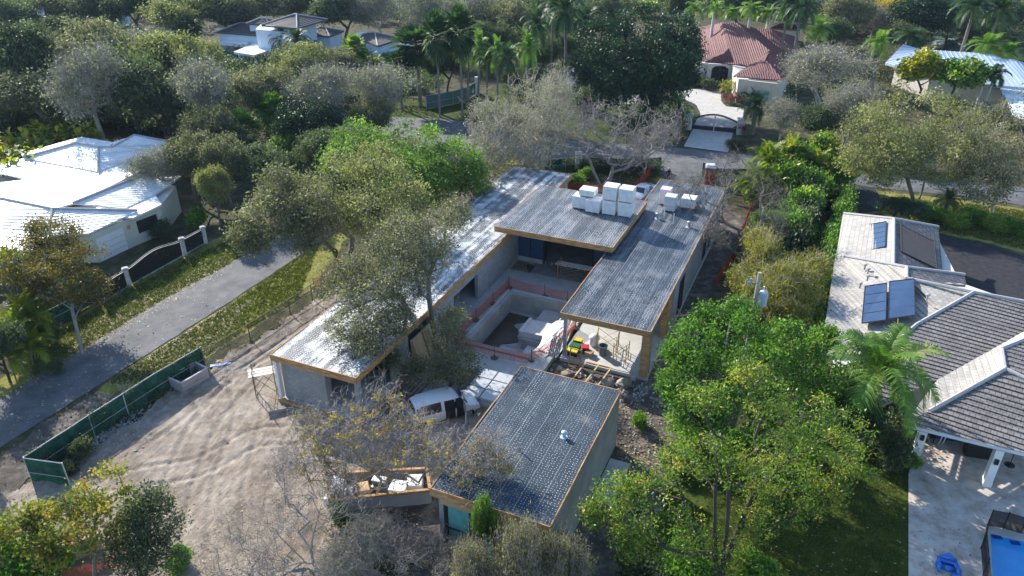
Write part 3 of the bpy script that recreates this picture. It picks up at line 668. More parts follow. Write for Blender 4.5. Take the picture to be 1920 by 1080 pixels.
r = MB(); roof_plane(r, Q([(98, 392, 4.1), (258, 395, 3.15), (166, 438, 2.9), (96, 440, 3.2)]), .42, .045, ev=(1, .62, 0)); wq('roof_slope', r, m_wt, label='white ribbed slope over the garage door')
r = MB(); roof_plane(r, Q([(-60, 360, 4.1), (98, 392, 4.1), (96, 440, 2.9), (60, 470, 2.8), (-60, 470, 2.8)]), .42, .04, ev=(1, -.1, 0)); wq('roof_slope', r, m_wt)
r = MB(); roof_plane(r, Q([(140, 384, 3.05), (234, 391, 3.0), (292, 366, 3.0), (303, 383, 3.0), (249, 408, 3.0), (160, 400, 3.05)]), .6, .004, skirt=.18); wq('porch_roof', r, m_wflat)
r = MB(); caps(r, [Q([(98, 392, 4.12), (258, 395, 3.2)]), Q([(-60, 360, 4.12), (98, 392, 4.12)]), Q([(98, 392, 4.12), (96, 440, 3.0)]), Q([(184, 322, 3.85), (185, 276, 5.02)]), Q([(43, 296, 3.8), (141, 269, 5.02)]), Q([(141, 269, 5.02), (185, 276, 5.02)]), Q([(185, 276, 5.02), (210, 277, 5.0)]), Q([(210, 277, 5.0), (252, 254, 5.0)]), Q([(252, 254, 5), (312, 265, 3.95)]), Q([(137, 381, 4.0), (250, 335, 4.0)])], .12); wq('ridge_caps', r, m_cap)
m_pale = M('pale yellow stucco', (.60, .60, .52), (.54, .54, .47), .8, .85)
r = MB(); wl_ = Q([(172, 440, 2.7), (247, 408, 2.7), (300, 388, 2.7), (330, 350, 2.7), (150, 290, 2.7), (-60, 330, 2.7), (-60, 440, 2.7)]); r.prism([(p.x, p.y) for p in wl_], 0, 2.74); wq('wall', r, m_pale)
a_, b_ = G(172, 440, 2.7), G(247, 408, 2.7); dd = (b_ - a_).normalized(); nn = Vector((dd.y, -dd.x, 0))
def on(t, z, o=.03): q = a_ + dd * t + nn * o; return Vector((q.x, q.y, z))
L_ = (b_ - a_).length
r = MB(); r.hexa([on(.25, .02, .02), on(L_ * .72, .02, .02), on(L_ * .72, .02, -.03), on(.25, .02, -.03), on(.25, 2.15, .02), on(L_ * .72, 2.15, .02), on(L_ * .72, 2.15, -.03), on(.25, 2.15, -.03)])
gd = wq('garage_door', r, m_white)
r = MB()
for z in (.5, 1.0, 1.55): r.bar(on(.3, z, .03), on(L_ * .7, z, .03), .02, .03)
wq('door_groove', r, m_cap, gd)
r = MB(); r.box(tuple(on(L_ * .85, 2.0, .12)), (.2, .2, .3)); wq('wall_lamp', r, M('amber lamp glass', (.6, .35, .12), (.5, .28, .1), 4, .4))
c_, d_ = G(247, 408, 2.7), G(300, 388, 2.7); dd2 = (d_ - c_).normalized(); n2 = Vector((dd2.y, -dd2.x, 0))
r = MB(); r.bar(c_ + dd2 * .3 + n2 * .02 + Vector((0, 0, -1.1)), c_ + dd2 * 2.4 + n2 * .02 + Vector((0, 0, -1.1)), .04, 1.2); wq('window', r, m_dark)
r = MB(); p = G(287, 402, 1.4); r.box((p.x, p.y, 1.4), (.3, .3, 2.8)); wq('porch_column', r, m_pale)

# ---- red tile house at the top
m_red = tilemat('red barrel tile', ((.215, .088, .078), (.14, .060, .055)), .3, .36, rough=.7, mort=.012, mc=(.1, .035, .025))
c0 = G(1390, 130, 0)
rh = thing('house', 'mansion with red barrel tile hip roofs and arched entry porch', 'house', (c0.x, c0.y, 0))
rq = lambda n_, m_, mat, par=None, **k: m_.build(n_, mat, par or rh, **k)
z1, z2, z3 = 3.6, 7.6, 5.4
r = MB(); roof_plane(r, Q([(1306, 62, z1 + .3), (1355, 42, z2), (1381, 43, z2), (1443, 95, z3), (1410, 125, z1), (1300, 112, z1)]), .34, .08, 'rib', ev=(1, -.12, 0)); rq('roof_slope', r, m_red)
r = MB(); roof_plane(r, Q([(1381, 43, z2), (1416, 53, 6.6), (1480, 103, z1), (1475, 110, z1), (1443, 95, z3)]), .34, .07, 'rib', ev=(.3, 1, 0)); rq('roof_slope', r, m_red)
r = MB(); roof_plane(r, Q([(1300, 54, z1), (1290, 58, z1), (1310, 60, z1 + .3), (1355, 42, z2)]), .34, .07, 'rib'); rq('roof_slope', r, m_red)
r = MB(); roof_plane(r, Q([(1416, 53, 6.6), (1445, 55, 6.6), (1492, 98, z1), (1478, 106, z1)]), .34, .08, 'rib', ev=(1, -.12, 0)); roof_plane(r, Q([(1445, 55, 6.6), (1495, 70, z1), (1500, 92, z1), (1492, 98, z1)]), .34, .07, 'rib', ev=(.3, 1, 0)); rq('roof_slope', r, m_red)
r = MB(); roof_plane(r, Q([(1322, 116, z1), (1358, 100, 4.9), (1378, 118, z1)]), .34, .08, 'rib', ev=(1, -.1, 0)); roof_plane(r, Q([(1322, 116, z1), (1358, 100, 4.9), (1369, 88, 5.0), (1335, 104, 3.8)]), .34, .08, 'rib', ev=(.3, 1, 0)); roof_plane(r, Q([(1378, 118, z1), (1358, 100, 4.9), (1369, 88, 5.0), (1391, 111, z1)]), .34, .08, 'rib', ev=(.3, 1, 0)); rq('porch_roof', r, m_red)
r = MB(); roof_plane(r, Q([(1375, 143, z1), (1434, 115, 5.0), (1438, 114, 5.0), (1468, 150, z1)]), .34, .08, 'rib', ev=(1, -.1, 0)); roof_plane(r, Q([(1375, 143, z1), (1434, 115, 5.0), (1443, 95, 5.2), (1408, 120, z1 + .3)]), .34, .08, 'rib', ev=(.3, 1, 0)); roof_plane(r, Q([(1468, 150, z1), (1438, 114, 5.0), (1443, 95, 5.2), (1480, 108, z1 + .2), (1485, 130, z1)]), .34, .08, 'rib', ev=(.3, 1, 0)); rq('wing_roof', r, m_red)
r = MB(); roof_plane(r, Q([(1403, 146, z1 + .06), (1433, 131, 4.5), (1457, 150, z1 + .06)]), .34, .08, 'rib', ev=(1, -.1, 0)); rq('dormer_roof', r, m_red)
r = MB(); r.prism([(p.x, p.y) for p in Q([(1306, 118, 3.5), (1372, 118, 3.5), (1385, 148, 3.5), (1468, 152, 3.5), (1490, 100, 3.5), (1480, 75, 3.5), (1310, 66, 3.5)])], 0, 3.5); rq('wall', r, m_cream)
# arched porch in front
A0, A1 = G(1327, 118, 3.5), G(1376, 120, 3.5); ux = (A1 - A0).normalized(); W = (A1 - A0).length; fy = Vector((ux.y, -ux.x, 0))
def pt(t, z, o=0): q = A0 + ux * t + fy * o; return Vector((q.x, q.y, z))
def arch(mb, t0, t1, zs, zt, o, th):
    n_ = 10; rr = (t1 - t0) / 2; prev = None
    for i in range(n_ + 1):
        q = math.pi * (1 - i / n_); t = (t0 + t1) / 2 + rr * math.cos(q); z = zs + (zt - zs - .25) * math.sin(q)
        if prev: mb.hexa([pt(prev[0], prev[1], o), pt(t, z, o), pt(t, z, o - th), pt(prev[0], prev[1], o - th), pt(prev[0], zt, o), pt(t, zt, o), pt(t, zt, o - th), pt(prev[0], zt, o - th)])
        prev = (t, z)
r = MB(); arch(r, .7, W - .7, 2.5, 3.5, .5, .5)
for t in (0, W - .7): r.hexa([pt(t, 0, .5), pt(t + .7, 0, .5), pt(t + .7, 0, 0), pt(t, 0, 0), pt(t, 3.5, .5), pt(t + .7, 3.5, .5), pt(t + .7, 3.5, 0), pt(t, 3.5, 0)])
rq('entry_arch', r, m_cream)
r = MB(); r.hexa([pt(.8, 0, .06), pt(W - .8, 0, .06), pt(W - .8, 0, .02), pt(.8, 0, .02), pt(.8, 3.0, .06), pt(W - .8, 3.0, .06), pt(W - .8, 3.0, .02), pt(.8, 3.0, .02)]); dr = rq('front_door', r, m_dark)
r = MB()
for t in (1.0, W / 2, W - 1.0): r.bar(pt(t, .05, .09), pt(t, 2.9, .09), .09, .05)
r.bar(pt(.9, 2.4, .09), pt(W - .9, 2.4, .09), .05, .09); rq('door_frame', r, m_black_metal, dr)
A0, A1 = G(1405, 150, 3.5), G(1462, 156, 3.5); ux = (A1 - A0).normalized(); W = (A1 - A0).length; fy = Vector((ux.y, -ux.x, 0))
r = MB(); arch(r, .6, W - .9, 2.3, 3.5, .4, .3)
for t in (0, W - .9): r.hexa([pt(t, 0, .4), pt(t + .6, 0, .4), pt(t + .6, 0, .1), pt(t, 0, .1), pt(t, 3.5, .4), pt(t + .6, 3.5, .4), pt(t + .6, 3.5, .1), pt(t, 3.5, .1)])
rq('window_arch', r, m_cream)
r = MB(); r.hexa([pt(1.0, .9, .06), pt(W - 1.3, .9, .06), pt(W - 1.3, .9, .02), pt(1.0, .9, .02), pt(1.0, 2.2, .06), pt(W - 1.3, 2.2, .06), pt(W - 1.3, 2.2, .02), pt(1.0, 2.2, .02)]); rq('window', r, m_glass_t)

def hip(name_root, pts_eave, ridge, z_e, z_r, mat, wallmat, sp=.4, h=.05, mode='course', inset=.5):
    """eaves listed around, ridge = two points; builds two long and two short slopes and the walls below"""
    e = [G(x, y, z_e) for x, y in pts_eave]; r0, r1 = [G(x, y, z_r) for x, y in ridge]
    for q in ([e[0], e[1], r1, r0], [e[1], e[2], r1], [e[2], e[3], r0, r1], [e[3], e[0], r0]):
        k = MB(); roof_plane(k, q, sp, h, mode, skirt=.25); k.build('roof_slope', mat, name_root)
    c = sum(e, Vector()) / 4; k = MB(); k.prism([((p + (c - p).normalized() * inset).x, (p + (c - p).normalized() * inset).y) for p in e], 0, z_e - .05); k.build('wall', wallmat, name_root)
    k = MB(); caps(k, [(r0, r1), (e[0], r0), (e[1], r1), (e[2], r1), (e[3], r0)], .12); k.build('ridge_caps', m_cap, name_root)
# ---- white modern house far left
m_bw = M('bluish white stucco', (.60, .69, .77), (.54, .63, .71), .6, .85)
m_sl = tilemat('slate brown tile', ((.12, .105, .10), (.085, .075, .072)), .4, .4, mc=(.05, .045, .04))
fh = thing('house', 'white modern villa with slate brown hip roofs far behind the oaks', 'house', tuple(G(520, 90, 0)))
fq = lambda n_, m_, mat, par=None, **k: m_.build(n_, mat, par or fh, **k)
hip(fh, [(490, 47), (557, 53), (614, 36), (556, 26)], [(548, 28), (556, 27)], 7.6, 9.0, m_sl, m_bw, inset=2.2)
hip(fh, [(405, 60), (485, 66), (500, 45), (455, 42)], [(450, 43), (492, 45)], 4.8, 5.8, m_sl, m_bw)
hip(fh, [(565, 64), (618, 68), (645, 58), (600, 48)], [(602, 51), (610, 52)], 4.8, 5.7, m_sl, m_bw)
hip(fh, [(462, 44), (505, 46), (520, 40), (495, 33)], [(490, 33), (498, 34)], 6.5, 7.4, m_sl, m_bw)
k = MB(); k.prism([(p.x, p.y) for p in Q([(438, 97, 3.4), (476, 103, 3.4), (512, 92, 3.4), (480, 80, 3.4)])], 3.0, 3.4); fq('flat_roof', k, m_white)
k = MB(); k.prism([(p.x, p.y) for p in Q([(445, 96, 3.0), (474, 101, 3.0), (508, 91, 3.0), (480, 80, 3.0)])], 0, 3.0); lw = fq('lower_wall', k, m_bw)
k = MB(); k.prism([(p.x, p.y) for p in Q([(479, 56, 6.5), (545, 62, 6.5), (550, 50, 6.5), (490, 46, 6.5)])], 0, 6.6); fq('tower_wall', k, m_bw)
k = MB(); p = G(451, 103, 2.2); k.box((p.x, p.y - .1, 1.9), (1.2, .3, 1.1)); fq('window', k, m_dark)
k = MB(); k.prism([(p.x, p.y) for p in Q([(412, 78, 3.4), (460, 83, 3.4), (470, 76, 3.4), (430, 72, 3.4)])], 2.8, 3.4); fq('terrace_roof', k, m_white)
fh2 = thing('house', 'dark roofed white pavilion right of the white villa behind palms', 'house', tuple(G(700, 80, 0)))
hip(fh2, [(664, 68), (708, 86), (752, 72), (696, 60)], [(690, 62), (703, 61)], 4.2, 4.9, m_sl, m_bw)
k = MB(); k.prism([(p.x, p.y) for p in Q([(668, 70, 4.5), (690, 62, 4.5), (686, 60, 4.5), (662, 66, 4.5)])], 4.2, 4.7); k.build('parapet', m_white, fh2)
k = MB(); k.prism([(p.x, p.y) for p in Q([(700, 98, 3.0), (735, 96, 3.0), (775, 70, 4.0), (752, 68, 4.0)])], 2.6, 3.0); k.build('flat_roof', m_bw, fh2)
k = MB(); k.prism([(p.x, p.y) for p in Q([(702, 98, 2.6), (735, 96, 2.6), (770, 72, 2.6), (752, 72, 2.6)])], 0, 2.6); k.build('lower_wall', m_bw, fh2)
h3 = thing('house', 'small pale gable roofed outbuilding among far trees at top left', 'house', tuple(G(228, 32, 0)))
hip(h3, [(208, 36), (238, 38), (246, 28), (226, 24)], [(222, 27), (236, 27)], 3.6, 4.6, M('pale blue roof', (.5, .54, .58), (.45, .49, .53), 1, .5), m_bw)
h4 = thing('house', 'white upper storey peeking over the far trees at the top left edge', 'house', tuple(G(68, 25, 0)))
hip(h4, [(50, 26), (82, 29), (86, 18), (56, 15)], [(60, 15), (80, 17)], 8.0, 8.6, M('pale roof', (.5, .5, .5), (.45, .45, .45), 1, .5), m_white)
k = MB(); p = G(70, 22, 6.2); k.box((p.x, p.y - 2.2, 6.4), (2.2, .6, 1.6)); k.build('window', M('red brown shutter', (.2, .07, .05)), h4)
# ---- blue white metal roof, far right
m_met = M('pale blue metal roof', (.42, .51, .60), (.38, .46, .55), .7, .42, .5, .05, .004)
mh = thing('house', 'house with long pale blue standing seam metal roof at right edge', 'house', tuple(G(1800, 150, 0)))
mq = lambda n_, m_, mat, par=None, **k: m_.build(n_, mat, par or mh, **k)
k = MB(); roof_plane(k, Q([(1752, 94, 6.2), (1858, 101, 6.2), (1880, 110, 5.8), (1900, 111, 5.8), (1990, 140, 3.6), (1930, 165, 3.6), (1840, 158, 3.4), (1745, 140, 3.4)]), .62, .07, 'seam', ev=(1, -.08, 0), skirt=.3); mq('roof_slope', k, m_met)
k = MB(); roof_plane(k, Q([(1693, 83, 6.0), (1730, 94, 5.2), (1752, 94, 6.0), (1745, 140, 3.5), (1700, 130, 3.4), (1660, 118, 3.4)]), .62, .05, 'seam', ev=(.4, 1, 0), skirt=.3); mq('roof_slope', k, m_met)
k = MB(); roof_plane(k, Q([(1845, 150, 3.5), (1885, 162, 3.0), (1880, 166, 3.0), (1840, 158, 3.1)]), .62, .05, 'seam', skirt=.25); mq('porch_roof', k, m_met)
k = MB(); roof_plane(k, Q([(1876, 164, 3.2), (1990, 150, 3.9), (1990, 185, 3.0), (1880, 178, 3.0)]), .62, .05, 'seam', skirt=.25); mq('wing_roof', k, m_met)
k = MB(); k.prism([(p.x, p.y) for p in Q([(1680, 122, 3.3), (1745, 142, 3.3), (1835, 156, 3.3), (1985, 168, 3.3), (1985, 130, 3.3), (1720, 100, 3.3)])], 0, 3.3); mq('wall', k, m_cream)
for px, py in ((1855, 193), (1690, 160)):
    p = G(px, py, 0); k = MB(); k.box((p.x, p.y, 1.5), (.45, .45, 3.0)); mq('column', k, m_white)
m_poolenc = M('white screen roof', (.6, .64, .68), (.52, .56, .6), 1, .4)
k = MB(); roof_plane(k, Q([(1878, 166, 3.1), (1990, 162, 3.1), (1990, 250, 2.8), (1900, 215, 2.8)]), 1.2, .04, 'seam', skirt=.15); mq('patio_cover', k, m_poolenc)
for nm, lab, pts, rd, zz in (('house', 'red tile roof glimpsed between palms at the top right', [(1787, 38), (1895, 50), (1900, 22), (1800, 14)], [(1815, 18), (1880, 26)], (4.0, 6.0)), ('house', 'little red tiled cottage behind the red roofed mansion', [(1445, 52), (1500, 56), (1506, 44), (1460, 40)], [(1462, 43), (1490, 44)], (3.4, 4.8))):
    q = thing(nm, lab, 'house', tuple(G(pts[0][0] + 30, pts[0][1], 0))); hip(q, pts, rd, zz[0], zz[1], m_red, m_cream, .34, .08, 'rib')
# ------------------------------------------------------------------ fences
m_green = M('green privacy cloth', (.016, .075, .05), (.03, .10, .065), 1.6, .8, .2, .4, .03, stops=[(.3, (.008, .035, .025)), (.5, (.02, .085, .055)), (.7, (.05, .13, .09))])
m_rail = M('pale fence rail', (.55, .54, .52), (.45, .44, .42), 3, .6)
m_wire = M('rusty chain link', (.16, .12, .09), (.10, .08, .065), 4, .7)
m_org = leafmat('orange safety mesh', [(0, (.55, .10, .03)), (.5, (.70, .14, .05)), (1, (.8, .2, .1))], .35, .6)
m_pink = leafmat('faded orange mesh', [(0, (.62, .15, .07)), (.5, (.72, .2, .1)), (1, (.8, .3, .2))], .35, .6)
m_lightpost = M('pale precast post', (.62, .60, .56), (.5, .48, .45), 2, .8)
def run(pts, step):
    out = []
    for a, b in zip(pts[:-1], pts[1:]):
        n = max(1, round((b - a).length / step)); out += [a.lerp(b, i / n) for i in range(n)]
    return out + [pts[-1]]
def cloth(mb, a, b, z0, z1, n=8, sag=.06):
    d = (b - a); nn = Vector((-d.y, d.x, 0)).normalized(); th = nn * .012; prev = None
    for i in range(n + 1):
        t = i / n; w = nn * (.07 * math.sin(t * 9 + a.x) + .05 * math.sin(t * 23 + a.y)); p = a + d * t + w
        top = z1 - sag * 4 * t * (1 - t)
        cur = (Vector((p.x, p.y, z0)), Vector((p.x - w.x * .4, p.y - w.y * .4, top)))
        if prev: mb.hexa([prev[0], cur[0], cur[0] + th, prev[0] + th, prev[1], cur[1], cur[1] + th, prev[1] + th])
        prev = cur
def green_fence(pts, lab, h=1.75, step=2.8, mat=m_green, rails=True):
    c = pts[0]; f = thing('privacy_fence', lab, 'fence', (c.x, c.y, 0)); rp = run(pts, step)
    for a, b in zip(rp[:-1], rp[1:]):
        m = MB(); cloth(m, a, b, .06, h); m.build('cloth_panel', mat, f)
    for p in rp:
        m = MB(); m.tube([(p.x, p.y, 0), (p.x, p.y, h + .05)], .035, 6); m.build('post', m_rail, f)
    if rails:
        m = MB()
        for a, b in zip(rp[:-1], rp[1:]): m.tube([a + Vector((0, 0, h)), b + Vector((0, 0, h))], .03, 5); nr_ = Vector(((b - a).y, -(b - a).x, 0)).normalized() * .15; m.tube([a + nr_ + Vector((0, 0, h * .5)), b + nr_ + Vector((0, 0, h * .5))], .015, 5)
        m.build('top_rail', m_rail, f)
    return f
green_fence([G(62, 902), G(180, 822), G(300, 742), G(386, 690)], 'long dark green cloth privacy fence along the lower edge of the sandy lot')
green_fence([G(62, 904), G(133, 914)], 'short return panel of green privacy fence with pale top rail at the lane corner', step=3)
green_fence([G(42, 640), G(140, 590), G(183, 566)], 'dark green cloth fence left of the pale gate posts', h=1.35)
green_fence([G(1020, 322), G(1100, 318), G(1180, 322), G(1238, 318)], 'green cloth fence behind the bare tree along the street', h=1.5)
green_fence([G(1315, 332), G(1345, 345), G(1400, 345), G(1450, 350)], 'green cloth fence beside the red portable toilet', h=1.8)
green_fence([G(800, 205), G(850, 196), G(880, 186), G(897, 174)], 'curved blue green mesh fence behind the two tall palms', h=2.0, step=4, mat=leafmat('teal mesh', [(0, (.10, .17, .18)), (.5, (.13, .2, .21)), (1, (.17, .25, .26))], .2))
m = MB(); p = G(895, 178); m.box((p.x, p.y, 1.4), (.7, .4, 2.8)); tag(m.build('gate_pillar', m_white), 'white pillar at the far end of the teal mesh fence', 'pillar')
# chain link beyond the cloth
pts = run([G(386, 692), G(470, 640), G(545, 592), G(625, 538)], 3.4)
f = thing('chain_link_fence', 'rusty see-through chain link fence between grass verge and sandy lot', 'fence', tuple(pts[0]))
for p in pts:
    m = MB(); m.tube([(p.x, p.y, 0), (p.x, p.y, 1.5)], .04, 6); m.build('post', m_wire, f)
m = MB()
for a, b in zip(pts[:-1], pts[1:]):
    for z in (1.45, .75): m.tube([a + Vector((0, 0, z)), b + Vector((0, 0, z))], .03, 5)
m.build('rail', m_wire, f)
m = MB()
for a, b in zip(pts[:-1], pts[1:]):
    n_ = int((b - a).length / .16)
    for i in range(-8, n_):
        for sgn in (1, -1):
            t0, t1 = (i, i + 8) if sgn > 0 else (i + 8, i); za, zb = .05, 1.42
            u0, u1 = t0 / n_, t1 / n_
            if min(u0, u1) < 0 or max(u0, u1) > 1: continue
            m.bar(a.lerp(b, u0) + Vector((0, 0, za)), a.lerp(b, u1) + Vector((0, 0, zb)), .016)
m.build('wire_mesh', m_wire, f)
# black driveway gates with pale posts
gp_ = [G(195, 566), G(243, 536), G(347, 478), G(386, 456)]
for p, lab in zip(gp_, ('leftmost pale gate post next to the green cloth fence', 'pale gate post left of the arched black gate', 'pale gate post right of the arched black gate', 'farthest pale gate post under the oak')):
    t = thing('gate_post', lab, 'gate post', (p.x, p.y, 0), R(32), group='pale posts of the black driveway gate')
    m = MB(); m.box((p.x, p.y, .78), (.34, .34, 1.56), R(32)); m.build('shaft', m_lightpost, t)
    m = MB(); m.box((p.x, p.y, 1.60), (.5, .5, .1), R(32)); m.box((p.x, p.y, 1.68), (.38, .38, .08), R(32)); m.build('cap', m_cap, t)
def gate(a, b, lab, arch_=0):
    t = thing('driveway_gate', lab, 'gate', tuple((a + b) / 2)); d = b - a; n_ = 16; m = MB(); tp = MB(); prev = None
    nn = Vector((-d.y, d.x, 0)).normalized() * .03
    for i in range(n_ + 1):
        u = i / n_; z = 1.42 + arch_ * (math.sin(math.pi * u) ** 1.5); p = a + d * (.05 + .9 * u); c = (Vector((p.x, p.y, .1)), Vector((p.x, p.y, z)))
        if prev:
            m.hexa([prev[0], c[0], c[0] + nn, prev[0] + nn, prev[1], c[1], c[1] + nn, prev[1] + nn]); tp.bar(prev[1], c[1], .04, .04); tp.bar(prev[1] + Vector((0, 0, .14)), c[1] + Vector((0, 0, .14)), .022, .022)
        prev = c
    m.build('panel', m_black_metal, t); tp.build('top_rail', m_rail, t)  # pale rail colour paints the sun's highlight along the black gate top
    m = MB(); m.bar(a + d * .05 + Vector((0, 0, .06)), b - d * .05 + Vector((0, 0, .06)), .1, .1); m.build('bottom_rail', m_rail, t)
gate(gp_[0], gp_[1], 'short black metal gate panel between the two left posts')
gate(gp_[1], gp_[2], 'wide arched black metal driveway gate facing the lane', .42)
gate(gp_[2], gp_[3], 'short black metal gate panel right of the arched gate')
# forecourt gate of the red roofed mansion
a, b = G(1297, 243), G(1379, 251)
t = thing('driveway_gate', 'arched black picket double gate on the pale paved forecourt', 'gate', tuple((a + b) / 2)); d = b - a
m = MB(); bars = MB(); prev = None
for i in range(41):
    u = i / 40; z = 1.55 + .75 * math.sin(math.pi * u); p = a + d * u
    if prev: m.bar(prev, Vector((p.x, p.y, z)), .09, .2)
    prev = Vector((p.x, p.y, z)); bars.bar((p.x, p.y, .5), (p.x, p.y, z), .035)
m.bar(a + Vector((0, 0, .4)), b + Vector((0, 0, .4)), .08, .55); m.build('gate_frame', m_black_metal, t); bars.build('pickets', m_black_metal, t)
m = MB(); c = (a + b) / 2; m.tube([(c.x, c.y, .1), (c.x, c.y, 2.4)], .08, 6); m.build('meeting_stile', m_rail, t)
for p, lab in ((a, 'stone pillar left of the arched picket gate'), (b, 'stone pillar right of the arched picket gate')):
    m = MB(); q = p + (p - c).normalized() * .5; m.box((q.x, q.y, 1.0), (.8, .8, 2.0), -.1); m.box((q.x, q.y, 2.06), (1.0, 1.0, .12), -.1); tag(m.build('gate_pillar', m_cream), lab, 'pillar')
# orange safety netting
def netting(pts, lab, h=.95, mat=m_org, base=True, z=0, dens=.10):
    t = thing('safety_fence', lab, 'safety fence', (pts[0].x, pts[0].y, z)); rp = run(pts, 2.6); m = MB()
    for a, b in zip(rp[:-1], rp[1:]):
        L_ = (b - a).length; n_ = max(2, int(L_ / dens)); s_ = rnd.uniform(.05, .2)
        f_ = lambda u: z + h - s_ * 4 * u * (1 - u) * .8
        for i in range(n_):
            u = i / n_; p = a.lerp(b, u); m.bar((p.x, p.y, z + .08), (p.x, p.y, f_(u)), .022, .01)
        nb = 12
        for k in range(9):
            for i in range(nb):
                u0, u1 = i / nb, (i + 1) / nb; p, q = a.lerp(b, u0), a.lerp(b, u1); w = k / 8
                m.bar((p.x, p.y, z + .1 + (f_(u0) - z - .1) * w), (q.x, q.y, z + .1 + (f_(u1) - z - .1) * w), .01, .020)
    m.build('net', mat, t)
    for p in rp:
        m = MB(); m.tube([(p.x, p.y, z), (p.x, p.y, z + h + .12)], .028, 5)
        if base: m.lathe((p.x, p.y, z), [(.3, 0), (.28, .05), (.06, .12), (.04, .3)], 8)
        m.build('post', m_wire, t)
netting([AB(-22.4, 41.4), AB(-22.1, 49.9)], 'orange safety net along the left rim of the empty pool', z=.35, mat=m_pink)
netting([AB(-22.1, 50.0), AB(-18.9, 49.8), AB(-14.9, 49.4)], 'orange safety net at the far end of the empty pool', z=.35, mat=m_pink)
netting([AB(-22.3, 40.9), AB(-19, 40.4), AB(-16.3, 40.6)], 'orange safety net at the near end of the empty pool', z=.15, mat=m_pink)
netting([AB(-16.3, 40.7), AB(-15.3, 43.5), AB(-15.0, 46.2)], 'sagging orange safety net between pool and steel column', z=.35, mat=m_pink)
netting([G(1185, 365), G(1205, 345), G(1228, 318)], 'orange safety net at the lawn edge beside the white car', base=False, h=1.2)
netting([G(1056, 357), G(1185, 364)], 'orange safety net behind the wrapped stacks on the roof', base=False, h=1.1)
netting([G(1338, 545), G(1380, 478), G(1395, 430), G(1420, 360)], 'orange safety net between side strip and yellow bamboo', base=False, h=1.1)
netting([G(125, 1098), G(200, 1076), G(250, 1060)], 'bright orange safety net under the yellow green tree at bottom left', base=False, h=1.0, dens=.1)
netting([G(590, 548), G(640, 500)], 'red orange net at the corner behind the oak by the chain link', base=False, h=1.2)
m = MB(); a, b = G(105, 1072), G(195, 1032); m.bar(a + Vector((0, 0, .6)), b + Vector((0, 0, .6)), .1, 1.2); m.bar(a + Vector((0, 0, 1.24)), b + Vector((0, 0, 1.24)), .18, .08)
tag(m.build('timber_screen', M('weathered timber', (.38, .33, .29), (.28, .24, .21), 2, .85, stretch=(4, 4, 1))), 'weathered timber screen behind the bright orange net at bottom left', 'screen')

# ------------------------------------------------------------------ things standing on the roofs
def crate(b, a, z, sb, sa, sz, lab, grp='white wrapped stacks on the middle roof', mat=None, rz=0, cat='pallet stack', frame=True):
    c = AB(b, a, z); t = thing('wrapped_stack', lab, cat, tuple(c), -YAW + rz, group=grp)
    rr = -YAW + rz
    m = MB(); m.box((c.x, c.y, z + sz / 2 + .04), (sb, sa, sz - .08), rr); m.build('goods', mat or m_wrap, t, bevel=.04, label=None)
    m = MB()
    for k in (-.4, 0, .4):
        m.box((c.x + k * sb * math.cos(rr), c.y + k * sb * math.sin(rr), z + .04), (.09, sa * .96, .08), rr)
    m.build('skid', m_ply, t)
    m = MB(); m.box((c.x, c.y, z + sz * .5), (sb + .014, sa + .014, .05), rr); m.build('strap', m_wrap, t)
crate(-19.1, 58.7, 4.7, 1.25, 1.2, 1.15, 'left lower white wrapped stack under the offset box')
crate(-17.75, 58.3, 4.7, 1.25, 1.2, 1.15, 'lower white wrapped stack between the offset box and the middle tower')
crate(-18.5, 58.8, 5.86, 1.35, 1.15, .62, 'low white wrapped box lying across two lower stacks')
crate(-16.35, 58.4, 4.7, 1.15, 1.15, 1.3, 'bottom block of the middle white wrapped tower')
crate(-16.35, 58.4, 6.01, 1.2, 1.2, 1.25, 'top block of the middle white wrapped tower')
crate(-15.0, 58.5, 4.7, 1.15, 1.15, 1.3, 'bottom block of the right hand white wrapped tower')
crate(-15.0, 58.5, 6.01, 1.2, 1.2, 1.2, 'top block of the right hand white wrapped tower')
crate(-12.9, 64.2, 3.97, .95, .95, 1.5, 'pink tinted wrapped stack on the east roof', 'wrapped stacks on the east roof', M('pink wrap', (.72, .62, .62), (.62, .54, .55), 3, .4))
crate(-12.15, 62.9, 3.97, 1.0, 1.0, 1.4, 'grey banded wrapped stack in front of the pink one', 'wrapped stacks on the east roof', M('banded wrap', (.62, .63, .65), (.4, .41, .43), 1.2, .4, stretch=(.1, .1, 6)))
crate(-10.8, 64.3, 3.97, 1.25, 1.2, .95, 'low white bag pallet right of the banded stack', 'wrapped stacks on the east roof')
k = 0
pl = ('front left', 'front right', 'middle left', 'middle right', 'rear left', 'rear right')
for j in range(3):
    for i in range(2):
        crate(-18.25 + i * 1.22, 35.55 + j * 1.06, .0, 1.14, .98, .78, f'{pl[k]} shiny block pallet of the six beside the garage', 'shiny block pallets beside the garage', M('shiny grey pallet', (.52, .53, .54), (.38, .385, .39), 3, .28, .6, .5, .02)); k += 1
crate(-20.7, 34.2, 0, 1.14, .95, .78, 'left grey wrapped pallet behind the white van', 'grey pallets behind the van', m_greywrap, R(4))
crate(-19.5, 34.5, 0, 1.14, .95, .78, 'right grey wrapped pallet behind the white van', 'grey pallets behind the van', m_greywrap, R(4))

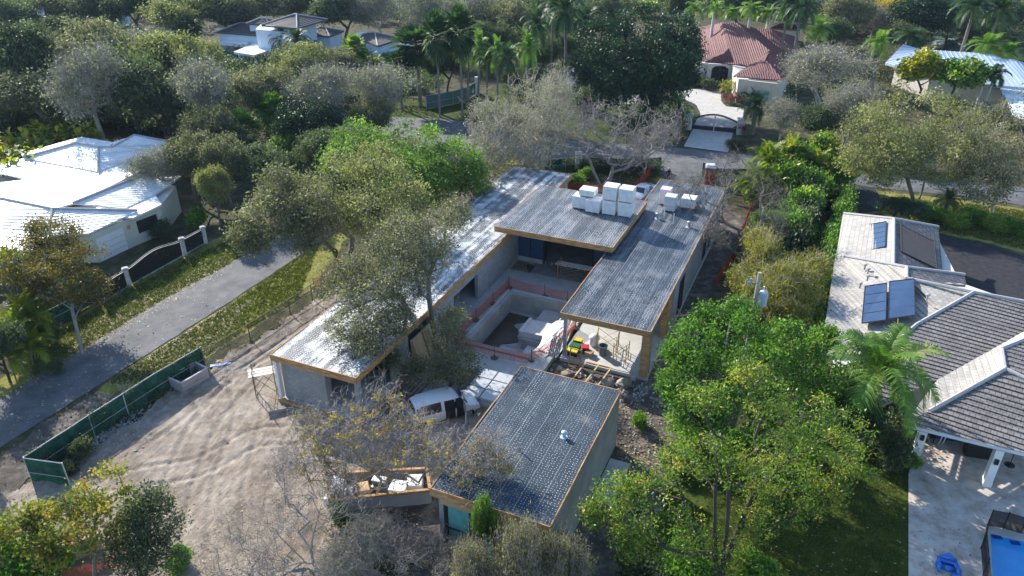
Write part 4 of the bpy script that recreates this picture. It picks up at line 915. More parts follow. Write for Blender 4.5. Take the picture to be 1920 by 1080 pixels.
# ------------------------------------------------------------------ vehicles
m_carw = M('white car paint', (.72, .73, .74), (.70, .71, .72), 1, .22, .6, 0)
m_cars = M('silver white car paint', (.55, .57, .60), (.53, .55, .58), 1, .2, .6, 0)
m_cglass = M('dark car glass', (.012, .014, .016), (.02, .022, .024), 1, .06, .8, 0)
m_tyre = M('tyre rubber', (.015, .015, .015), (.025, .025, .025), 6, .85)
m_hub = M('wheel rim', (.42, .42, .42), (.3, .3, .3), 3, .4, metal=.6)
m_red = M('red lens', (.45, .02, .02), (.35, .015, .015), 3, .25, .6)
def vehicle(name, lab, cat, loc, rz, st, paint, wheels, wr, glass, opens=None, k=1):
    """st: stations (x, z_low, z_belt, z_roof, half_low, half_belt, half_roof)"""
    t = thing(name, lab, cat, tuple(loc), rz); Mx = Matrix.Translation(loc) @ Matrix.Rotation(rz, 4, 'Z')
    bd = MB()
    for x, zl, zb, zr, wl2, wb, wr2 in st:
        zs = (zl + zb) * .5
        bd.v += [(x, -wl2 * .92, zl), (x, -wb * 1.01, zs), (x, -wb, zb), (x, -wr2, zr - .03), (x, -wr2 * .8, zr + .03), (x, 0, zr + .06), (x, wr2 * .8, zr + .03), (x, wr2, zr - .03), (x, wb, zb), (x, wb * 1.01, zs), (x, wl2 * .92, zl), (x, 0, zl)]
    n_ = 12
    for i in range(len(st) - 1):
        for j in range(n_):
            j2 = (j + 1) % n_; bd.f.append([i * n_ + j, i * n_ + j2, (i + 1) * n_ + j2, (i + 1) * n_ + j]); bd.m.append(0)
    bd.f.append(list(range(n_))[::-1]); bd.f.append([(len(st) - 1) * n_ + j for j in range(n_)]); bd.m += [0, 0]
    body = bd.build('body', paint, t, Mx, smooth=True)
    e = body.modifiers.new('edge', 'EDGE_SPLIT'); e.split_angle = R(38)
    def side(i, u, v, s, o=.015):   # point on the side glass: u along station i..i+1, v from belt to roof
        A, B = st[i], st[i + 1]; L = lambda q: A[q] + (B[q] - A[q]) * u
        zb, zr, wb, wr2 = L(2), L(3) - .03, L(5), L(6)
        return Vector((L(0), s * (wb + (wr2 - wb) * v + o), zb + (zr - zb) * v))
    for (i, u0, i1, u1, v0, v1) in glass:
        for s in (-1, 1):
            q = MB(); o4 = [side(i, u0, v0, s), side(i1, u1, v0, s), side(i1, u1, v1, s), side(i, u0, v1, s)]; i4 = [p - Vector((0, s * .03, 0)) for p in o4]
            q.hexa(o4 + i4); q.build('side_window', m_cglass, t, Mx)
    for x in wheels:
        for s in (-1, 1):
            w = [q for q in st if q[0] >= x][0][5]
            q = MB(); q.tube([(x, s * (w - .21), wr), (x, s * (w + .005), wr)], wr, 18); wh_ = q.build('wheel', m_tyre, t, Mx)
            q = MB(); q.tube([(x, s * (w), wr), (x, s * (w + .02), wr)], wr * .6, 12); q.build('rim', m_hub, wh_, Mx)
    return t, Mx, side
# minivan seen from its right side: nose to the right of the picture
vst = [(-2.1, .5, .95, 1.05, .68, .74, .62), (-2.05, .32, .98, 1.56, .74, .82, .62), (-1.6, .28, 1.0, 1.68, .77, .86, .66), (-.3, .26, 1.0, 1.72, .78, .87, .68), (.45, .26, 1.0, 1.68, .78, .87, .67), (.75, .26, .99, 1.55, .78, .87, .66), (1.32, .26, .98, 1.03, .78, .86, .74), (1.8, .28, .88, .92, .76, .83, .7), (2.05, .34, .72, .76, .66, .74, .6), (2.1, .42, .6, .64, .6, .64, .5)]
vc = G(838, 785, .0); vr = R(24)
van, VM, vside = vehicle('minivan', 'white minivan with its front passenger door open beside the grey pallets', 'minivan', vc + Vector((-.15, .35, 0)), vr, vst, m_carw, (-1.35, 1.35), .33,
    [(1, .15, 2, .0, .04, .96), (2, .03, 2, .88, .04, .96), (3, .08, 4, .85, .04, .94)])
q = MB(); q.hexa([(.80, -.62, 1.58), (1.30, -.70, 1.06), (1.30, .70, 1.06), (.80, .62, 1.58), (.81, -.62, 1.61), (1.31, -.70, 1.09), (1.31, .70, 1.09), (.81, .62, 1.61)]); q.build('windscreen', m_cglass, van, VM)
q = MB(); q.hexa([(-2.09, -.55, 1.08), (-2.09, .55, 1.08), (-2.06, .5, 1.5), (-2.06, -.5, 1.5), (-2.12, -.55, 1.08), (-2.12, .55, 1.08), (-2.09, .5, 1.5), (-2.09, -.5, 1.5)]); q.build('rear_window', m_cglass, van, VM)
for x0, x1 in ((-.22, .42), (.5, 1.12)):      # dark panels standing in for the shade inside two open doorways, right side
    q = MB(); x2 = x1 - (.24 if x1 > 1 else 0)
    q.hexa([(x0, -.905, .36), (x1, -.905, .36), (x1, -.86, .36), (x0, -.86, .36), (x0, -.895, 1.02), (x1, -.895, 1.02), (x1, -.84, 1.02), (x0, -.84, 1.02)]); q.hexa([(x0, -.893, 1.03), (x1, -.893, 1.03), (x1, -.84, 1.03), (x0, -.84, 1.03), (x0, -.715, 1.62), (x2, -.715, 1.60), (x2, -.67, 1.60), (x0, -.67, 1.62)]); q.build('doorway_shade', m_dark, van, VM)
q = MB(); q.hexa([(1.12, -.88, .34), (1.16, -.90, .34), (.78, -1.75, .34), (.74, -1.73, .34), (1.12, -.87, 1.0), (1.16, -.89, 1.0), (.78, -1.74, 1.0), (.74, -1.72, 1.0)]); od = q.build('open_door', m_carw, van, VM)
q = MB(); q.hexa([(1.10, -.90, 1.0), (1.13, -.91, 1.0), (.78, -1.70, 1.0), (.75, -1.69, 1.0), (.92, -.88, 1.5), (.95, -.89, 1.5), (.76, -1.45, 1.5), (.73, -1.44, 1.5)]); q.build('door_glass', m_cglass, od, VM)
for s in (-1, 1):
    q = MB(); q.box((2.03, s * .55, .68), (.16, .24, .12)); q.build('headlight', M('lamp glass', (.6, .62, .65), (.5, .52, .55), 3, .1, .7, 0), van, VM, bevel=.02)
    q = MB(); q.box((-2.06, s * .7, .95), (.1, .12, .5)); q.build('tail_light', m_red, van, VM, bevel=.02)
q = MB(); q.box((2.1, 0, .46), (.12, 1.3, .2)); q.box((-2.14, 0, .45), (.1, 1.4, .18)); q.build('bumper', m_carw, van, VM, bevel=.03)
q = MB(); q.box((1.0, .98, 1.06), (.12, .2, .14)); q.build('mirror', m_carw, van, VM, bevel=.03)
# white sedan, mostly hidden behind the east roof
sst = [(-2.25, .4, .78, .84, .7, .76, .66), (-2.1, .3, .9, .95, .78, .84, .72), (-1.5, .26, .95, 1.0, .8, .88, .7), (-.75, .25, .96, 1.36, .8, .88, .60), (.1, .25, .95, 1.42, .8, .88, .62), (.5, .25, .94, 1.36, .8, .88, .6), (1.15, .26, .92, .97, .8, .87, .74), (1.9, .28, .82, .86, .78, .84, .7), (2.2, .36, .66, .7, .64, .7, .56)]
cc = (G(1185, 378, .6) + G(1228, 354, 1.0)) / 2
sed, SM, sside = vehicle('sedan_car', 'white sedan car parked beyond the roofs with its windscreen facing the camera', 'car', Vector((cc.x, cc.y + 1.2, 0)), R(237), sst, m_cars, (-1.4, 1.4), .32, [(3, .1, 4, .95, .08, .85), (2, .7, 3, .0, .08, .8)])
q = MB(); q.hexa([(.56, -.56, 1.36), (1.12, -.68, 1.0), (1.12, .68, 1.0), (.56, .56, 1.36), (.57, -.56, 1.40), (1.13, -.68, 1.04), (1.13, .68, 1.04), (.57, .56, 1.40)]); q.build('windscreen', m_cglass, sed, SM)
q = MB(); q.hexa([(-1.42, -.6, 1.02), (-.82, -.54, 1.37), (-.82, .54, 1.37), (-1.42, .6, 1.02), (-1.43, -.6, 1.06), (-.83, -.54, 1.41), (-.83, .54, 1.41), (-1.43, .6, 1.06)]); q.build('rear_window', m_cglass, sed, SM)
for s in (-1, 1):
    q = MB(); q.box((2.1, s * .55, .68), (.2, .26, .1)); q.build('headlight', m_hub, sed, SM, bevel=.02)
# ------------------------------------------------------------------ site clutter
def at(px, py, z=0): return G(px, py, z)
# container for rubble beside the green fence
o4 = [AB(-37.42, 28.65), AB(-36.1, 28.5), AB(-35.75, 30.5), AB(-37.1, 30.75)]
t = thing('open_crate', 'empty pale brown open top crate beside the green fence', 'crate', tuple(o4[0])); m = MB()
for i in range(4):
    a, b = o4[i], o4[(i + 1) % 4]
    for z in (.0, .45): m.bar(a + Vector((0, 0, z + .22)), b + Vector((0, 0, z + .22)), .08, .43)
m.build('side_wall', M('pale pinkish timber', (.44, .38, .36), (.36, .31, .29), 1.2, .8), t)
m = MB(); m.prism([(p.x, p.y) for p in o4], .03, .08); m.build('floor', m_dark, t)
m = MB()
for i in range(4): m.bar(o4[i] + Vector((0, 0, .92)), o4[(i + 1) % 4] + Vector((0, 0, .92)), .13, .05)
m.build('rim', m_rail, t)
def plank(px, py, px2, py2, w, h, mat, lab, z=.05, cat='plank', name='plank'):
    a, b = G(px, py, z), G(px2, py2, z); m = MB(); m.bar(a, b, w, h); tag(m.build(name, mat), lab, cat)
plank(405, 678, 435, 675, .35, .08, m_ply, 'pale board lying on grey rubble near the open crate', .12)
plank(394, 687, 433, 681, .3, .1, M('blue pipe', (.06, .17, .5), (.05, .13, .4), 3, .4), 'blue board lying beside the pale board', .12)
# scaffold by the west wing
def scaffold(c, rz, w, d, h, lab, deck=True, mat=None):
    t = thing('scaffold', lab, 'scaffold', tuple(c), rz); Mx = Matrix.Translation(c) @ Matrix.Rotation(rz, 4, 'Z'); mat = mat or m_wire
    for x in (-w / 2, w / 2):
        m = MB()
        for y in (-d / 2, d / 2): m.tube([(x, y, 0), (x, y, h)], .03, 5)
        for z in np.arange(.3, h, .4): m.tube([(x, -d / 2, z), (x, d / 2, z)], .02, 4)
        m.build('end_frame', mat, t, Mx)
    m = MB()
    for y in (-d / 2, d / 2): m.tube([(-w / 2, y, .3), (w / 2, y, h * .85)], .018, 4); m.tube([(w / 2, y, .3), (-w / 2, y, h * .85)], .018, 4)
    m.build('cross_brace', mat, t, Mx)
    if deck:
        m = MB()
        for i in range(3): m.box((0, -d / 2 + (i + .5) * d / 3, h * .8), (w + .5, d / 3 - .08, .05))
        m.build('deck_board', M('pale scaffold board', (.72, .66, .56), (.6, .54, .46), 2, .8), t, Mx)
    return t
scaffold(G(500, 738, 0), R(20), 1.3, 1.0, 2.2, 'thin rusty scaffold with pale boards left of the west wing')
scaffold(AB(-17.2, 53.4, .3), -YAW, 3.6, .8, 1.75, 'wooden trestle bench platform under the raised middle roof', mat=m_form)
scaffold(AB(-12.0, 44.5, .34), -YAW + .2, 1.5, .9, 1.6, 'yellow scaffold frame between toolboxes and grey bin', False, M('yellow steel', (.55, .36, .06), (.45, .29, .05), 3, .5))
scaffold(AB(-10.7, 43.4, .34), -YAW, .9, .7, 1.5, 'thin yellow frame standing mid slab under the east roof', False, M('yellow steel'  , (.5, .33, .1)))
t = thing('timber_trestle', 'tan timber trestle braced against the outer wall by the tree', 'trestle', tuple(AB(-7.9, 43.6)), -YAW); m = MB()
for dz in (0, 1): m.bar(AB(-8.4, 43 + dz * 1.2, .1), AB(-6.9, 43.2 + dz * 1.2, 1.0), .09); m.bar(AB(-6.9, 43 + dz * 1.2, .1), AB(-8.4, 43.2 + dz * 1.2, 1.0), .09)
m.bar(AB(-8.4, 43.1, 1.0), AB(-7.0, 44.5, 1.0), .1); m.build('brace', m_ply, t)
t = thing('timber_trestle', 'tan timber trestle near the door frame of the outer wall', 'trestle', tuple(AB(-7.9, 49)), -YAW); m = MB()
for dz in (0, 1): m.bar(AB(-8.3, 48.6 + dz * 1.2, .1), AB(-7.1, 48.7 + dz * 1.2, 1.6), .08); m.bar(AB(-7.1, 48.6 + dz * 1.2, .1), AB(-8.3, 48.7 + dz * 1.2, 1.6), .08)
m.bar(AB(-8.3, 48.7, 1.6), AB(-6.9, 49.7, 1.6), .1); m.build('brace', m_ply, t)
# toolboxes, bin, bucket
m_yel = M('yellow plastic', (.62, .50, .03), (.55, .43, .03), 3, .4); m_grn = M('green plastic', (.02, .12, .05), (.02, .10, .04), 3, .45); m_bkp = M('black plastic', (.015, .015, .015), (.025, .025, .025), 4, .5)
def tote(b, a, z, s, lid, bod, lab, rz=0):
    c = AB(b, a, z); t = thing('storage_tote', lab, 'storage tote', tuple(c), -YAW + rz, group='plastic totes under the east roof'); r_ = -YAW + rz
    m = MB(); m.box((c.x, c.y, z + s[2] * .42), (s[0], s[1], s[2] * .84), r_); m.build('bin', bod, t, bevel=.03)
    m = MB(); m.box((c.x, c.y, z + s[2] * .92), (s[0] + .06, s[1] + .06, s[2] * .16), r_); m.build('lid', lid, t, bevel=.02)
tote(-14.0, 42.75, .34, (.72, .5, .42), m_yel, m_bkp, 'nearest black tote with yellow lid at the slab edge')
tote(-14.0, 43.3, .34, (.72, .5, .5), m_grn, m_grn, 'dark green tote behind the nearest yellow lid')
tote(-14.15, 44.3, .34, (.6, .42, .35), m_yel, m_bkp, 'farther black tote with yellow lid beside the steel column')
tote(-13.3, 43.4, .34, (.5, .5, .5), M('red plastic', (.5, .03, .03), (.4, .02, .02), 3, .45), m_bkp, 'red lidded bin right of the green tote', .3)
tote(-12.9, 43.1, .34, (.5, .45, .35), M('cardboard', (.4, .27, .15), (.34, .22, .12), 3, .9), m_ply, 'brown cardboard box between red bin and yellow frame', -.2)
c = AB(-13.0, 44.5, .34); m = MB(); m.lathe(tuple(c), [(.28, 0), (.36, .25), (.3, .5), (.42, .62), (.28, .85), (.08, .95)], 9); tag(m.build('waste_bag', m_wrap, smooth=True), 'crumpled white plastic bags heaped behind the red bin', 'waste bag')
c = AB(-12.05, 43.55, .34); t = thing('rubbish_bin', 'grey cylindrical rubbish bin on the pale slab', 'rubbish bin', tuple(c)); m = MB(); m.lathe(tuple(c), [(.25, 0), (.31, .74), (.34, .75), (.34, .8), (.28, .8), (.26, .12)], 18); m.build('shell', M('grey plastic', (.10, .11, .12), (.13, .14, .15), 3, .5), t, smooth=False)
# ladder of timber lying on the soil in front of the slab and a small ladder on it
t = thing('rafter_frame', 'yellow timber frame of three rafters leaning on the slab edge', 'timber frame', tuple(AB(-12, 40.8))); m = MB()
for b_ in (-13.0, -12.1, -11.2): m.bar(AB(b_ - .15, 39.7, .1), AB(b_ + .25, 42.0, .5), .09)
m.build('rafter', M('fresh pine', (.62, .46, .22), (.5, .36, .16), 2, .7), t)
m = MB(); m.bar(AB(-13.2, 39.6, .06), AB(-11.3, 39.6, .06), .12); m.build('cross_beam', m_form, t)
m = MB(); m.bar(AB(-12.85, 42.0, .5), AB(-10.9, 42.0, .5), .08); m.build('cross_beam', m_form, t)
t = thing('step_ladder', 'yellow ladder leaning on the slab edge left of the rafters', 'ladder', tuple(AB(-13.6, 42))); m = MB()
for b_ in (-13.9, -13.1): m.bar(AB(b_, 41.6, 0), AB(b_, 42.05, 1.5), .07)
m.build('rail', m_form, t); m = MB()
for i in range(5): m.bar(AB(-13.9, 41.66 + .09 * i, .2 + i * .28), AB(-13.1, 41.66 + .09 * i, .2 + i * .28), .04)
m.build('rung', m_form, t)
t = thing('scaffold_planks', 'bundle of grey knobbly trestle planks standing by the steel column', 'plank bundle', tuple(AB(-15.0, 42))); m = MB()
for i in range(6): m.bar(AB(-15.5 + i * .13, 41.8 + i * .04, .3), AB(-15.4 + i * .13, 42.4 + i * .05, 1.5 + .12 * (i % 3)), .09, .06)
m.build('plank', M('grey plank', (.36, .34, .30), (.24, .22, .2), 6, .9), t)
c = AB(-9.3, 42.0, .02); m = MB(); m.tube([c + Vector((-.05, -.1, .2)), c + Vector((-.1, -.24, .2))], .19, 14, False); m.tube([c + Vector((-.05, -.1, .2)), c + Vector((-.1, -.24, .2))], .14, 14, True); tag(m.build('pipe_ring', M('pale plastic pipe', (.5, .53, .56), (.42, .45, .48), 3, .4)), 'pale plastic drain pipe ring at the foot of the corner column', 'pipe')
for (px, py, r_, lab) in ((1140, 722, .5, 'broken concrete lump right of the rafters'), (1170, 722, .6, 'largest sandy rubble lump right of the rafters'), (1065, 706, .55, 'flat stone slab left of the ladder in dark soil')):
    p = G(px, py); m = MB(); pr = [(r_ * rnd.uniform(.7, 1.1), 0), (r_ * .9, .2), (r_ * .5, .36), (r_ * .15, .42)]; m.lathe((p.x, p.y, 0), pr, 7)
    m.v = [(v[0] + rnd.uniform(-.1, .1), v[1] + rnd.uniform(-.1, .1), v[2] + (rnd.uniform(0, .1) if v[2] > .05 else 0)) for v in m.v]; tag(m.build('rubble_lump', m_sand), lab, 'rubble')
# white hoses and sheeting on the pool's right rim
m = MB()
for i in range(7):
    q = [AB(-15.6 + .5 * math.sin(i * 2.1) + .35 * math.sin(t_ * 3 + i), 41.5 + i * .15 + t_ * 5.5, .45 + .08 * math.sin(t_ * 7 + i)) for t_ in np.linspace(0, 1, 14)]
    m.tube(q, .045, 5)
tag(m.build('hose', m_white, smooth=True), 'tangle of white hoses along the right rim of the empty pool', 'hose')
m = MB(); n_ = 14
for i in range(n_ + 1):
    for j in range(8):
        u, v = i / n_, j / 7; p = AB(-16.9 + v * 1.9 + .2 * math.sin(u * 7), 42.2 + u * 4.6 + .2 * math.sin(v * 5), .36 + .16 * float(fbm(u * 6, v * 4)) - .25 * (1 - v)); m.v.append(tuple(p))
for i in range(n_):
    for j in range(7): q = i * 8 + j; m.f.append([q, q + 8, q + 9, q + 1]); m.m.append(0)
o = m.build('plastic_sheet', m_wrap, smooth=True); so_ = o.modifiers.new('thickness', 'SOLIDIFY'); so_.thickness = .015; tag(o, 'crumpled white plastic sheet over the steps of the empty pool', 'sheet')
# shed roofless store full of goods, next to the garage
t = thing('open_store', 'roofless timber store full of white bags and offcuts left of the garage', 'store', tuple(AB(-18.5, 25.2)), -YAW)
c4 = [G(618, 938, 1.0), G(806, 918, 1.0), G(800, 878, 1.0), G(616, 888, 1.0)]
for i in range(4):
    m = MB(); a, b = c4[i], c4[(i + 1) % 4]; m.bar(Vector((a.x, a.y, .45)), Vector((b.x, b.y, .45)), .12, .9); m.build('wall', m_stucco, t)
    m = MB(); m.bar(Vector((a.x, a.y, .98)), Vector((b.x, b.y, .98)), .16, .14); m.build('top_beam', m_form, t)
for i, (u, v, w, d, h, mt, lab, nm) in enumerate(((.07, .5, .9, 1.5, .95, m_wrap, 'tilted white board at the left end of the open store', 'white_board'), (.2, .4, .6, .8, .8, m_greywrap, 'grey plastic bale next to the tilted white board', 'bale'), (.33, .5, .9, .9, .8, m_ply, 'brown cardboard heap in the middle of the open store', 'cardboard_heap'), (.52, .7, 1.0, .6, .85, m_steel, 'shiny roll of sheet metal at the rear of the open store', 'metal_roll'), (.68, .4, 1.1, .9, .8, m_wrap, 'white cement bags right of the middle in the open store', 'cement_bags'), (.86, .5, .9, 1.0, .85, m_wrap, 'white goods bale at the garage end of the open store', 'bale'))):
    p = c4[0].lerp(c4[1], u).lerp(c4[3].lerp(c4[2], u), v); m = MB()
    for k in range(3): m.box((p.x + rnd.uniform(-.1, .1), p.y + rnd.uniform(-.1, .1), .1 + h * (k + .5) / 3), (w * rnd.uniform(.8, 1), d * rnd.uniform(.8, 1), h / 3 - .02), rnd.uniform(-.3, .3))
    tag(m.build(nm, mt, bevel=.05), lab, nm.replace('_', ' '))
# timber stacks left of the courtyard tree
t = thing('timber_stack', 'dark timber beams stacked along the west wing by the oak trunk', 'timber stack', tuple(AB(-22.6, 32))); m = MB()
for i in range(5): m.bar(AB(-23.1 + i * .32, 30.8, .1 + .02 * i), AB(-23.0 + i * .32, 36.5, .12), .14)
m.build('beam', M('dark wet timber', (.16, .12, .085), (.1, .075, .055), 3, .8), t)
# wet rubble and litter on the lot: nobody could count it
V, F = [], []
rs = np.random.default_rng(5)
def chips(px0, px1, n_, size, zs=.03):
    for _ in range(n_):
        u = rs.random(); p = G(px0[0] + (px1[0] - px0[0]) * u + rs.normal() * px0[2], px0[1] + (px1[1] - px0[1]) * u + rs.normal() * px1[2]); s_ = size * rs.uniform(.4, 1.3); k = len(V); an = rs.random() * 6.3; el = rs.uniform(.3, 1)
        pts_ = [(math.cos(an + q) * s_ * (1 if i % 2 else el), math.sin(an + q) * s_ * (1 if i % 2 else el)) for i, q in enumerate((0, 1.57, 3.14, 4.71))]
        zb = zs + .05
        for dx, dy in pts_: V.append((p.x + dx, p.y + dy, zb - .06))
        for dx, dy in pts_: V.append((p.x + dx * .8, p.y + dy * .8, zb + s_ * .5 + rs.uniform(0, .05)))
        for f_ in ((0, 1, 5, 4), (1, 2, 6, 5), (2, 3, 7, 6), (3, 0, 4, 7), (4, 5, 6, 7)): F.append([k + i for i in f_])
chips((165, 855, 22), (235, 795, 10), 260, .10); chips((330, 735, 25), (390, 700, 8), 240, .09); chips((200, 830, 45), (260, 770, 22), 420, .06); chips((340, 740, 30), (420, 690, 10), 260, .05); chips((120, 880, 60), (500, 620, 40), 260, .04); chips((300, 900, 160), (560, 800, 60), 90, .025); chips((1050, 700, 30), (1230, 740, 14), 200, .1); chips((1180, 780, 20), (1230, 900, 60), 120, .08)
o = bpy.data.objects.new('rubble', npmesh('rubble', np.array(V), np.array(F), M('pale rubble', (.42, .41, .40), (.26, .25, .24), 6, .9), None)); COL.objects.link(o); tag(o, kind='stuff')
V, F, T_ = [], [], []
def leaves_on(poly, n_, s0, z):
    q = [(p.x, p.y) for p in P(poly)]; xs = [p[0] for p in q]; ys = [p[1] for p in q]; k = 0
    X = rs.uniform(min(xs), max(xs), n_ * 3); Y = rs.uniform(min(ys), max(ys), n_ * 3); ok = inside(q, X, Y); X, Y = X[ok][:n_], Y[ok][:n_]
    for x, y in zip(X, Y):
        a = rs.random() * 6.3; s_ = s0 * rs.uniform(.6, 1.4); k = len(V); ca, sa = math.cos(a) * s_, math.sin(a) * s_; t_ = rs.uniform(-.4, .4) * s_
        V.extend([(x - ca, y - sa, z), (x + sa * .5, y - ca * .5, z + abs(t_)), (x + ca, y + sa, z + .02), (x - sa * .5, y + ca * .5, z)]); F.append([k, k + 1, k + 2, k + 3]); T_.append(rs.random())
leaves_on([(60, 690), (180, 600), (420, 480), (440, 500), (160, 665), (40, 735)], 4600, .075, .02); leaves_on([(200, 720), (284, 663), (420, 577), (480, 560), (385, 672), (300, 735)], 3600, .075, .02); leaves_on([(60, 720), (430, 500), (420, 570), (0, 835)], 260, .07, .04)
leaves_on([(1480, 850), (1700, 870), (1703, 1150), (1250, 1150)], 220, .07, .03); leaves_on([(330, 1080), (480, 900), (700, 960), (830, 960), (700, 1110)], 1500, .06, .16); leaves_on([(560, 780), (760, 760), (860, 820), (720, 930), (560, 880)], 700, .06, .12); leaves_on([(1160, 760), (1240, 760), (1240, 960), (1150, 960)], 700, .08, .11); leaves_on([(1703, 900), (1900, 950), (1850, 1080), (1703, 1080)], 120, .05, .06)
m_fall = leafmat('fallen leaves', [(0, (.20, .13, .06)), (.5, (.38, .29, .17)), (.92, (.5, .42, .30)), (1, (.55, .14, .03))], .2)
o = bpy.data.objects.new('fallen_leaves', npmesh('fallen_leaves', np.array(V), np.array(F), m_fall, T_)); COL.objects.link(o); tag(o, kind='stuff')
# sign board, portable toilet, utility pole
p = G(1084, 322); t = thing('sign_board', 'tall white sign board on the front lawn left of the bare tree', 'sign', (p.x, p.y, 0), R(8)); Mx = Matrix.Translation((p.x, p.y, 0)) @ Matrix.Rotation(R(8), 4, 'Z')
m = MB(); m.box((0, 0, 1.45), (.82, .06, 1.9)); m.build('board', m_white, t, Mx)
m = MB()
for x in (-.36, .36): m.box((x, .06, 1.1), (.07, .07, 2.2))
m.build('post', m_ply, t, Mx)
m = MB()
for i, (w_, z_) in enumerate(((.5, 2.15), (.6, 1.95), (.35, 1.7), (.55, 1.5), (.45, 1.3), (.6, 1.0), (.5, .8))): m.box((rnd.uniform(-.06, .06), -.036, z_), (w_, .008, .05))
m.build('faded_lines', M('faded ink', (.3, .32, .34), (.4, .42, .44), 6), t, Mx)
p = G(1329, 345); t = thing('portable_toilet', 'red portable toilet with white roof beside the green cloth fence', 'portable toilet', (p.x, p.y, 0), R(-12)); Mx = Matrix.Translation((p.x, p.y, 0)) @ Matrix.Rotation(R(-12), 4, 'Z')
m = MB(); m.box((0, 0, 1.02), (1.1, 1.1, 2.0)); m.build('cabin', M('red plastic wall', (.40, .035, .03), (.32, .03, .025), 2, .45), t, Mx, bevel=.05)
m = MB(); m.box((0, -.57, 1.0), (.75, .04, 1.8)); d_ = m.build('door', M('dull red door', (.30, .03, .03), (.25, .025, .025), 2, .45), t, Mx, bevel=.02); m = MB(); m.box((.28, -.61, 1.05), (.06, .05, .14)); m.build('handle', m_steel, d_, Mx)
m = MB(); m.hexa([(-.6, -.6, 2.02), (.6, -.6, 2.02), (.6, .6, 2.02), (-.6, .6, 2.02), (-.4, -.4, 2.3), (.4, -.4, 2.3), (.4, .4, 2.3), (-.4, .4, 2.3)]); m.build('roof', m_white, t, Mx, bevel=.03)
pz = 0; p = G(1384, 690, 0); p = Vector((13.0, 42.9, 0))
top = G(1425, 511, 9.0)
bs = Vector((top.x, top.y, 0)); t = thing('utility_pole', 'grey wooden utility pole with transformer can above the yellow bamboo', 'utility pole', tuple(bs)); m = MB(); m.tube([bs, bs + Vector((0, 0, 9.0))], [.16, .11], 10); m.build('pole', M('grey weathered wood', (.40, .37, .33), (.3, .28, .25), 3, .85, stretch=(3, 3, .4)), t)
q = bs + Vector((.42, -.1, 6.75)); m = MB(); m.lathe(tuple(q), [(.24, 0), (.27, .05), (.27, .9), (.24, .98), (.1, 1.06), (.05, 1.08)], 16); tr = m.build('transformer', M('blue grey can', (.46, .52, .58), (.42, .47, .53), 2, .45), t, smooth=False)
m = MB(); m.tube([q + Vector((0, 0, 1.05)), q + Vector((-.05, 0, 1.35))], .05, 6); m.tube([q + Vector((-.3, .05, .5)), bs + Vector((0, 0, 7.2))], .04, 6); m.build('bushing', m_white, tr)
m = MB(); m.bar(bs + Vector((0, 0, 8.3)), bs + Vector((-.75, -.1, 8.4)), .06); m.tube([bs + Vector((-.5, -.1, 8.1)), bs + Vector((-.5, -.1, 8.65))], .07, 7); m.tube([bs + Vector((-.75, -.1, 8.2)), bs + Vector((-.75, -.1, 8.6))], .05, 7); m.build('insulator_arm', m_steel, t)
sp_ = G(1342, 583, 4.5); b2 = Vector((sp_.x, sp_.y, 0)); t = thing('lamp_pole', 'small curved pale lamp arm at the edge of the shaded side strip', 'lamp', tuple(b2)); m = MB(); m.tube([b2 + Vector((1.1, .1, 4.5)), b2 + Vector((.5, 0, 4.6)), b2 + Vector((.1, 0, 4.45)), b2 + Vector((0, 0, 4.1))], .04, 6); m.tube([b2 + Vector((1.1, .1, 0)), b2 + Vector((1.1, .1, 4.5))], .05, 6); m.build('arm', m_rail, t); m = MB(); m.lathe(tuple(b2 + Vector((0, 0, 4.3))), [(.04, .3), (.09, .25), (.1, .1), (.05, 0)], 8); m.build('lamp_head', m_white, t)
# garden pool, mesh fence, blue inflatable, patio furniture
m_water = M('pool water', (.02, .26, .62), (.025, .31, .68), 1.0, .06, .6, .35, .02)
w4 = [G(1855, 1003, 0), G(2020, 1040, 0), G(2040, 1300, 0), G(1872, 1300, 0)]; w4[3] = w4[0] + (w4[3] - w4[0]) * 1.0
t = thing('swimming_pool', 'bright blue swimming pool with pale coping at the lower right corner', 'swimming pool', tuple(w4[0])); m = MB(); m.prism([(p.x, p.y) for p in w4], .02, .075); m.build('water', m_water, t)
cen = sum(w4, Vector()) / 4; m = MB()
for i in range(4):
    a, b = w4[i], w4[(i + 1) % 4]; ao, bo = a + (a - cen).normalized() * .55, b + (b - cen).normalized() * .55
    m.hexa([Vector((p.x, p.y, .04)) for p in (a, b, bo, ao)] + [Vector((p.x, p.y, .13)) for p in (a, b, bo, ao)])
m.build('coping', m_paver, t)
m = MB()
for px, py in ((1866, 1006), (1900, 1017)):
    p = G(px, py, 0); m.box((p.x, p.y - .12, .09), (.45, .25, .045), -.15)
m.build('blue_tiles', M('dark blue tile', (.01, .03, .22), (.015, .04, .28), 3, .2), t)
m_mesh, n__, l__, b__ = nodes_of('dark see-through pool mesh', .8, .2); b__.inputs['Base Color'].default_value = (.03, .025, .025, 1)
tr_ = n__.new('ShaderNodeBsdfTransparent'); mx_ = n__.new('ShaderNodeMixShader'); mx_.inputs[0].default_value = .62; l__.new(tr_.outputs[0], mx_.inputs[1]); l__.new(b__.outputs[0], mx_.inputs[2]); l__.new(mx_.outputs[0], n__['Material Output'].inputs['Surface'])
fp = [G(1862, 1300), G(1848, 1150), G(1842, 1080), G(1838, 1030), G(1850, 988), G(1880, 993), G(1912, 1003), G(1950, 1014), G(2020, 1030)]
t = thing('pool_fence', 'dark see-through mesh safety fence around the blue swimming pool', 'pool fence', tuple(fp[4]))
for a, b in zip(fp[:-1], fp[1:]):
    m = MB(); m.bar(a + Vector((0, 0, .65)), b + Vector((0, 0, .65)), .012, 1.1); m.build('mesh_panel', m_mesh, t)
